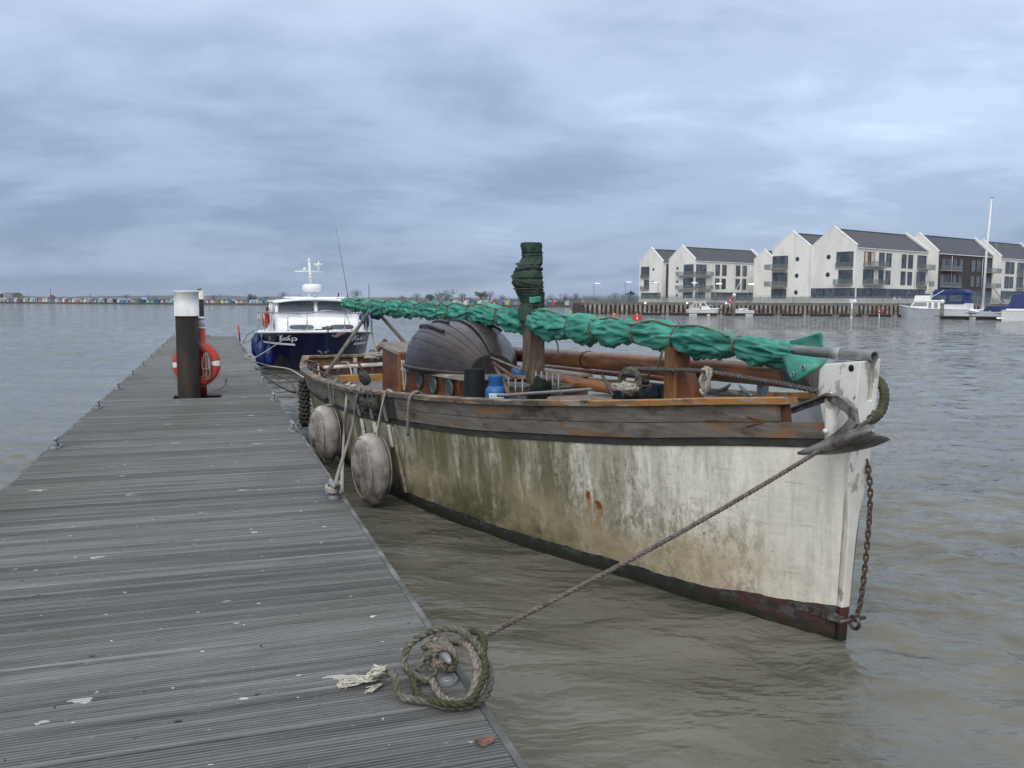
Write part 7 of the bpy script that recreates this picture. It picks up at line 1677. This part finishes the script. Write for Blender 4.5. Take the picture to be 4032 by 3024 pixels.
def shore_at(px, back=4.0):
    v = ray(px, 1190); r = v.x/v.y
    for a, b_ in zip(SH, SH[1:]):
        # find t with x/y = r
        d = b_-a; den = d.x-r*d.y
        if abs(den) < 1e-9: continue
        t = (r*a.y-a.x)/den
        if 0 <= t <= 1: p_ = a+d*t; k = (p_.y+back)/p_.y; return Vector((p_.x*k, p_.y*k, 0)), math.atan2(d.y, d.x)
    return None, 0
HC = {'pale green': (.42, .52, .42), 'grey beige': (.36, .34, .30), 'olive beige': (.30, .29, .22), 'mid blue': (.10, .20, .42), 'white': (.70, .71, .70), 'brown': (.25, .11, .06), 'teal': (.05, .25, .30), 'pale grey': (.50, .52, .52), 'pale mint': (.50, .64, .58), 'navy': (.02, .04, .15), 'lilac': (.45, .30, .52), 'pale yellow': (.68, .62, .36), 'mauve': (.40, .34, .44), 'grey': (.26, .28, .29), 'red': (.50, .05, .04), 'blue grey': (.20, .30, .38), 'pink': (.52, .18, .18), 'beige': (.46, .42, .34), 'steel blue': (.12, .22, .34), 'black': (.015, .015, .02), 'pale blue': (.36, .52, .66), 'bright blue': (.06, .24, .46), 'cream': (.66, .56, .44), 'teal grey': (.16, .30, .32), 'dark blue': (.03, .09, .26), 'mint green': (.20, .62, .36), 'royal blue': (.03, .10, .38), 'turquoise': (.12, .52, .60), 'hot pink': (.55, .20, .42), 'crimson': (.40, .04, .10), 'yellow': (.66, .48, .10), 'violet blue': (.12, .16, .38), 'dark green': (.03, .08, .06), 'lavender': (.24, .28, .48), 'charcoal': (.05, .06, .07)}
hm = {k: material('hut_'+k.replace(' ', '_'), v, .7, [(tuple(q*.8 for q in v), 1.5, .45, .65)]) for k, v in HC.items()}
M_roofs = [material('hut_roof_grey', (.12, .12, .125), .8, [((.08, .08, .085), 1, .45, .6)]), material('hut_roof_pale', (.40, .42, .42), .7, [((.3, .32, .32), 1, .45, .6)]), material('hut_roof_brown', (.09, .06, .045), .8, [((.06, .04, .03), 1, .45, .6)])]
HL = [(20, 'pale green'), (67, 'grey beige'), (120, 'olive beige'), (170, 'mid blue'), (210, 'white'), (255, 'brown'), (327, 'pale green'), (365, 'teal'), (405, 'pale grey'), (443, 'pale mint'), (482, 'navy'), (518, 'lilac'), (560, 'pale yellow'), (597, 'white'), (637, 'mauve'), (678, 'teal'), (722, 'white'), (762, 'grey'), (808, 'white'), (848, 'red'), (888, 'blue grey'), (933, 'white'), (985, 'pink'), (1028, 'beige'), (1075, 'white'), (1118, 'grey'), (1160, 'grey beige'), (1205, 'steel blue'), (1257, 'pale mint'), (1313, 'navy'), (1370, 'white'), (1442, 'black'), (1493, 'pale blue'), (1547, 'bright blue'), (1600, 'mid blue'), (1657, 'cream'), (1713, 'teal grey'), (1785, 'dark blue'), (1855, 'mint green'), (1913, 'teal'), (1980, 'royal blue'), (2035, 'olive beige'), (2098, 'pale grey'), (2145, 'turquoise')]
HPX = [(.3165*x, c) for x, c in HL]
HPX += [(700+.4069*x, c) for x, c in ((298, 'hot pink'), (347, 'cream'), (397, 'olive beige'), (442, 'pale yellow'), (488, 'pale blue'), (535, 'royal blue'), (580, 'cream'), (628, 'beige'), (718, 'pale blue'), (765, 'white'), (820, 'bright blue'), (868, 'dark blue'))]
HPX += [(1500+.3617*x, c) for x, c in ((700, 'teal'), (810, 'white'), (870, 'pale grey'), (930, 'white'), (1010, 'teal'), (1080, 'white'), (1140, 'pale green'), (1195, 'grey'), (1245, 'crimson'), (1295, 'grey'), (1340, 'mid blue'), (1385, 'yellow'), (1437, 'teal grey'), (1480, 'blue grey'), (1830, 'violet blue'), (1888, 'red'), (1940, 'charcoal'), (1982, 'dark green'), (2030, 'pale green'), (2085, 'lavender'), (2145, 'charcoal'), (2195, 'pale mint'))]
wm = MB(); wm.hexa([(-.5, -.6, 0), (.5, -.6, 0), (.5, .6, 0), (-.5, .6, 0)], [(-.5, -.6, .78), (.5, -.6, .78), (.5, .6, .78), (-.5, .6, .78)])
wm.add([(-.5, -.6, .78), (.5, -.6, .78), (0, -.6, 1.06), (-.5, .6, .78), (.5, .6, .78), (0, .6, 1.06)], [(0, 1, 2), (4, 3, 5)])
rm = MB()
for sx in (-1, 1): rm.hexa([(0, -.7, 1.06), (sx*.58, -.7, .735), (sx*.58, .7, .735), (0, .7, 1.06)] if sx > 0 else [(sx*.58, -.7, .735), (0, -.7, 1.06), (0, .7, 1.06), (sx*.58, .7, .735)], [(0, -.7, 1.14), (sx*.60, -.7, .80), (sx*.60, .7, .80), (0, .7, 1.14)] if sx > 0 else [(sx*.60, -.7, .80), (0, -.7, 1.14), (0, .7, 1.14), (sx*.60, .7, .80)])
dm_ = MB().box((0, -.61, .36), (.34, .04, .66))
white_door = hm['white']
g = random.Random(12)
for i, (px, cname) in enumerate(sorted(HPX)):
    p_, ang = shore_at(px)
    if p_ is None: continue
    sc = 13.2/FPX*p_.y if px < 1150 else 15.5/FPX*p_.y
    if cname == 'dark blue' and px < 700: sc *= 1.3
    o = thing('beach_hut', '%s beach hut on the far shore, %s from the left end' % (cname, ordn(i+1)), 'beach hut', (p_.x, p_.y, .88), ang, 'beach huts along the far shore'); 
    sx = sc*g.uniform(.95, 1.08); sz = sc*g.uniform(.92, 1.08)
    for me_, nm, mt in ((wm, 'wall', hm[cname]), (rm, 'roof', g.choice(M_roofs) if cname not in ('white', 'pale mint', 'pale green') else M_roofs[1]), (dm_, 'door', g.choice([white_door, hm['pale grey'], hm['navy'], hm[cname]]))):
        q = me_.build(nm, mt, o); q.scale = (sx, sx, sz)
# pavilion at the left end, brown roofed hut
p_, ang = shore_at(48, 14); o = thing('beach_pavilion', 'grey two storey pavilion behind the huts at the left end', 'building', (p_.x, p_.y, .9), ang)
MB().box((0, 0, 1.6), (9, 6, 3.2)).build('wall', hm['pale grey'], o); MB().box((1.5, -.5, 3.6), (7, 6.5, .8)).build('upper_wall', hm['grey'], o); MB().hexa([(-4.5, -3.4, 4.0), (5.2, -3.6, 4.0), (5.2, 3, 4.0), (-4.5, 3, 4.0)], [(-4, -1, 5.1), (4.8, -1, 5.1), (4.8, 1, 5.1), (-4, 1, 5.1)]).build('roof', M_roofs[0], o); MB().box((-4.2, -2, 2.2), (2.4, 4, 4.4)).build('stair_tower', hm['charcoal'], o)
p_, ang = shore_at(207, 14); o = thing('brown_roofed_hut', 'hut with steep brown roof behind the beach huts', 'building', (p_.x, p_.y, .9), ang)
MB().box((0, 0, .8), (4, 3, 1.6)).build('wall', hm['brown'], o); MB().hexa([(-2.4, -2, 1.6), (2.4, -2, 1.6), (2.4, 2, 1.6), (-2.4, 2, 1.6)], [(-.2, -.1, 4.0), (.2, -.1, 4.0), (.2, .1, 4.0), (-.2, .1, 4.0)]).build('roof', M_roofs[2], o)
# poles
M_polef = material('distant_pole', (.07, .06, .055), .8, [((.1, .09, .08), 1, .4, .6)])
for i, (px, yt, d_, r) in enumerate(((200, 1136, 25, .22), (206, 1160, 28, .16), (356, 1157, 40, .2), (583, 1160, 40, .2), (111, 1160, 60, .12), (868, 1159, 40, .2), (1140, 1164, 50, .15), (1178, 1159, 50, .18), (1453, 1120, 45, .2), (1830, 1158, 30, .2), (1985, 1168, 30, .2), (2205, 1158, 40, .2))):
    p_, ang = shore_at(px, d_); zt = AtY(px, yt, p_.y).z
    o = thing('utility_pole', 'dark pole beyond the beach huts, %s from the left' % ordn(i+1), 'pole', (p_.x, p_.y, .9), 0, 'poles on the far shore'); MB().tube([(0, 0, 0), (0, 0, zt-.9)], [r, r*.7], 8).build('shaft', M_polef, o)
    if i not in (0, 4, 8): MB().box((0, 0, zt-1.3), (1.2, .15, .15)).build('crossarm', M_polef, o)
for a_, b_, lb in (((356, 1158), (583, 1162), 'left'), ((583, 1162), (868, 1161), 'middle'), ((868, 1161), (1178, 1162), 'right')):
    pa, _ = shore_at(a_[0], 40); pb, _ = shore_at(b_[0], 40); A = AtY(*a_, pa.y); B_ = AtY(*b_, pb.y)
    tag(MB().tube([lerp(A, B_, i/12)+Vector((0, 0, -1.2*math.sin(math.pi*i/12))) for i in range(13)], .045, 5).build('overhead_cable', M_polef), 'thin overhead cable between far poles, %s span' % lb, 'cable')
# trees
M_ever = material('dark_evergreen', (.022, .035, .018), .85, [((.04, .055, .028), .7, .42, .6), ((.013, .02, .012), .9, .5, .66)])
M_twig = material('bare_winter_twigs', (.115, .10, .085), .9, [((.16, .14, .115), .5, .42, .6)])
M_scrub = material('brown_scrub', (.050, .043, .030), .9, [((.09, .07, .042), .4, .42, .6), ((.04, .045, .025), .6, .5, .66)])
M_trunk = material('tree_bark', (.06, .05, .042), .9, [((.08, .07, .06), 2, .4, .6)])
def tree(label, px, ytop, wpx, kind, back, grp, ybase=None):
    p_, ang = shore_at(px, back)
    if p_ is None: return
    zt = AtY(px, ytop, p_.y).z; w = wpx/FPX*p_.y; h = zt-.9; g = random.Random(px*7+3)
    o = thing({'e': 'evergreen_tree', 'p': 'pine_tree', 'b': 'bare_tree', 's': 'scrub_bush'}[kind], label, 'tree' if kind != 's' else 'bush', (p_.x, p_.y, .9), 0, grp)
    th = h*(.35 if kind in 'b' else .5)
    tm = MB(); tm.tube([(0, 0, -.2), (.03*w, 0, th*.6), (0, 0, h*.8)], [h*.035, h*.025, h*.008], 6)
    tips = []
    for k in range(11 if kind in 'bp' else 5):
        a = g.uniform(0, 6.28); z0 = h*g.uniform(.25, .7); e_ = Vector((math.cos(a)*w*.42*g.uniform(.5, 1), math.sin(a)*w*.42, min(h*.95, z0+h*g.uniform(.15, .4)))); tm.tube([(0, 0, z0), lerp(Vector((0, 0, z0)), e_, .5)+Vector((0, 0, h*.05)), e_], [h*.014, h*.009, h*.004], 5); tips.append(e_)
    tm.build('trunk', M_trunk, o)
    cm = MB(); n = {'e': 620, 'p': 560, 'b': 520, 's': 420}[kind]
    cl = []
    for k in range({'e': 14, 'p': 9, 'b': 12, 's': 9}[kind]):
        if kind == 'e': f = g.random(); rr = w*.5*(math.sin(math.pi*(.12+.8*f)))*.75; a = g.uniform(0, 6.28); cl.append((Vector((math.cos(a)*rr, math.sin(a)*rr, h*(.12+.8*f))), w*.2))
        elif kind == 'p': a = g.uniform(0, 6.28); rr = w*.42*g.random()**.5; cl.append((Vector((math.cos(a)*rr, math.sin(a)*rr, h*(.62+.32*g.random()))), w*.17))
        elif kind == 's': a = g.uniform(0, 6.28); rr = w*.45*g.random()**.5; cl.append((Vector((math.cos(a)*rr, math.sin(a)*rr, h*(.15+.65*g.random()*(1-rr/w)))), w*.18))
    for k in range(n):
        if kind == 'b':
            a = g.uniform(0, 6.28); u = g.random()**.5; el = g.uniform(-.2, 1.45); c_ = Vector((math.cos(a)*math.cos(el)*w*.5*u, math.sin(a)*math.cos(el)*w*.5*u, h*.55+math.sin(el)*h*.45*u)); d = (c_-Vector((0, 0, h*.3))).normalized()+Vector((g.gauss(0, .3), g.gauss(0, .3), g.gauss(0, .3))); d.normalize(); ln = h*.09; sd = d.orthogonal().normalized()*h*.006
            cm.add([c_-sd, c_+sd, c_+d*ln], [(0, 1, 2)])
        else:
            c0, r0 = g.choice(cl); v = Vector((g.gauss(0, 1), g.gauss(0, 1), g.gauss(0, .8))); v = v.normalized()*g.random()**.4; c_ = c0+v*r0*(1.3 if kind != 'p' else 1.25); c_.z = max(c_.z, .1)
            s0 = h*g.uniform(.025, .055); a1 = Vector((g.gauss(0, 1), g.gauss(0, 1), g.gauss(0, 1))).normalized(); a2 = a1.orthogonal().normalized()
            cm.add([c_-a1*s0, c_+a2*s0*.8, c_+a1*s0, c_-a2*s0*.7], [(0, 1, 2, 3)])
    cm.build('crown', {'e': M_ever, 'p': M_ever, 'b': M_twig, 's': M_scrub}[kind], o)
bare = [(497, 1158, 46), (840, 1160, 52), (1115, 1151, 48), (1403, 1141, 60), (1583, 1163, 40), (1641, 1155, 52), (1818, 1154, 46), (1931, 1147, 52), (1975, 1160, 46), (2170, 1160, 50), (2225, 1156, 46), (2268, 1155, 46), (2420, 1152, 50)]
for i, (px, yt, w) in enumerate(bare): tree('bare grey tree on the far shore, %s bare one from the left' % ordn(i+1), px, yt, w, 'b', 22, 'bare trees on the far shore')
for i, (px, yt, w, k) in enumerate(((988, 1154, 40, 'e'), (1695, 1161, 46, 'p'), (1755, 1151, 78, 'p'), (1893, 1149, 52, 'p'), (2483, 1143, 38, 'e'))): tree(['dark bushy evergreen left of the cruiser on the far shore', 'low spreading pine at the left of the pine group', 'broad flat topped pine in the middle of the pine group', 'tall ragged pine left of the wrapped mast', 'dark evergreen beside the left end of the flats'][i], px, yt, w, k, 20, 'dark evergreens on the far shore')
for i, (px, yt, w) in enumerate(((95, 1165, 34), (150, 1172, 70), (245, 1176, 34), (570, 1170, 32), (612, 1167, 36), (650, 1178, 50), (905, 1172, 50), (1022, 1172, 30), (1052, 1166, 40), (1520, 1180, 80), (1560, 1178, 60), (1610, 1176, 60), (1660, 1178, 60), (1720, 1176, 60), (1780, 1172, 60), (1850, 1168, 60), (1910, 1174, 60), (1960, 1172, 56), (2010, 1168, 56), (2050, 1166, 56), (2140, 1172, 60), (2190, 1170, 60), (2245, 1168, 60), (2300, 1164, 66), (2350, 1160, 66), (2400, 1162, 66), (2450, 1156, 66), (2500, 1160, 60))): tree('brownish scrub bush behind the huts, %s bush from the left' % ordn(i+1), px, yt-(7 if px > 1500 else 2), w*1.15, 's', 14 if px < 2280 else 26, 'scrub behind the beach huts')
# ================================================================ thin sea air between here and the far shore
def build_haze():
    m = bpy.data.materials.new('sea_haze'); m.use_nodes = True; t = m.node_tree; t.nodes.remove(t.nodes['Principled BSDF'])
    v = N(t, 'ShaderNodeVolumePrincipled'); v.inputs['Color'].default_value = (.80, .88, 1, 1); v.inputs['Density'].default_value = .00014; v.inputs['Anisotropy'].default_value = 0.0
    t.links.new(v.outputs[0], t.nodes['Material Output'].inputs['Volume'])
    o = MB().box((0, 900, 14), (6400, 4400, 34)).build('haze', m); tag(o, 'thin pale sea haze over the water', 'haze', kind='stuff')
build_haze()
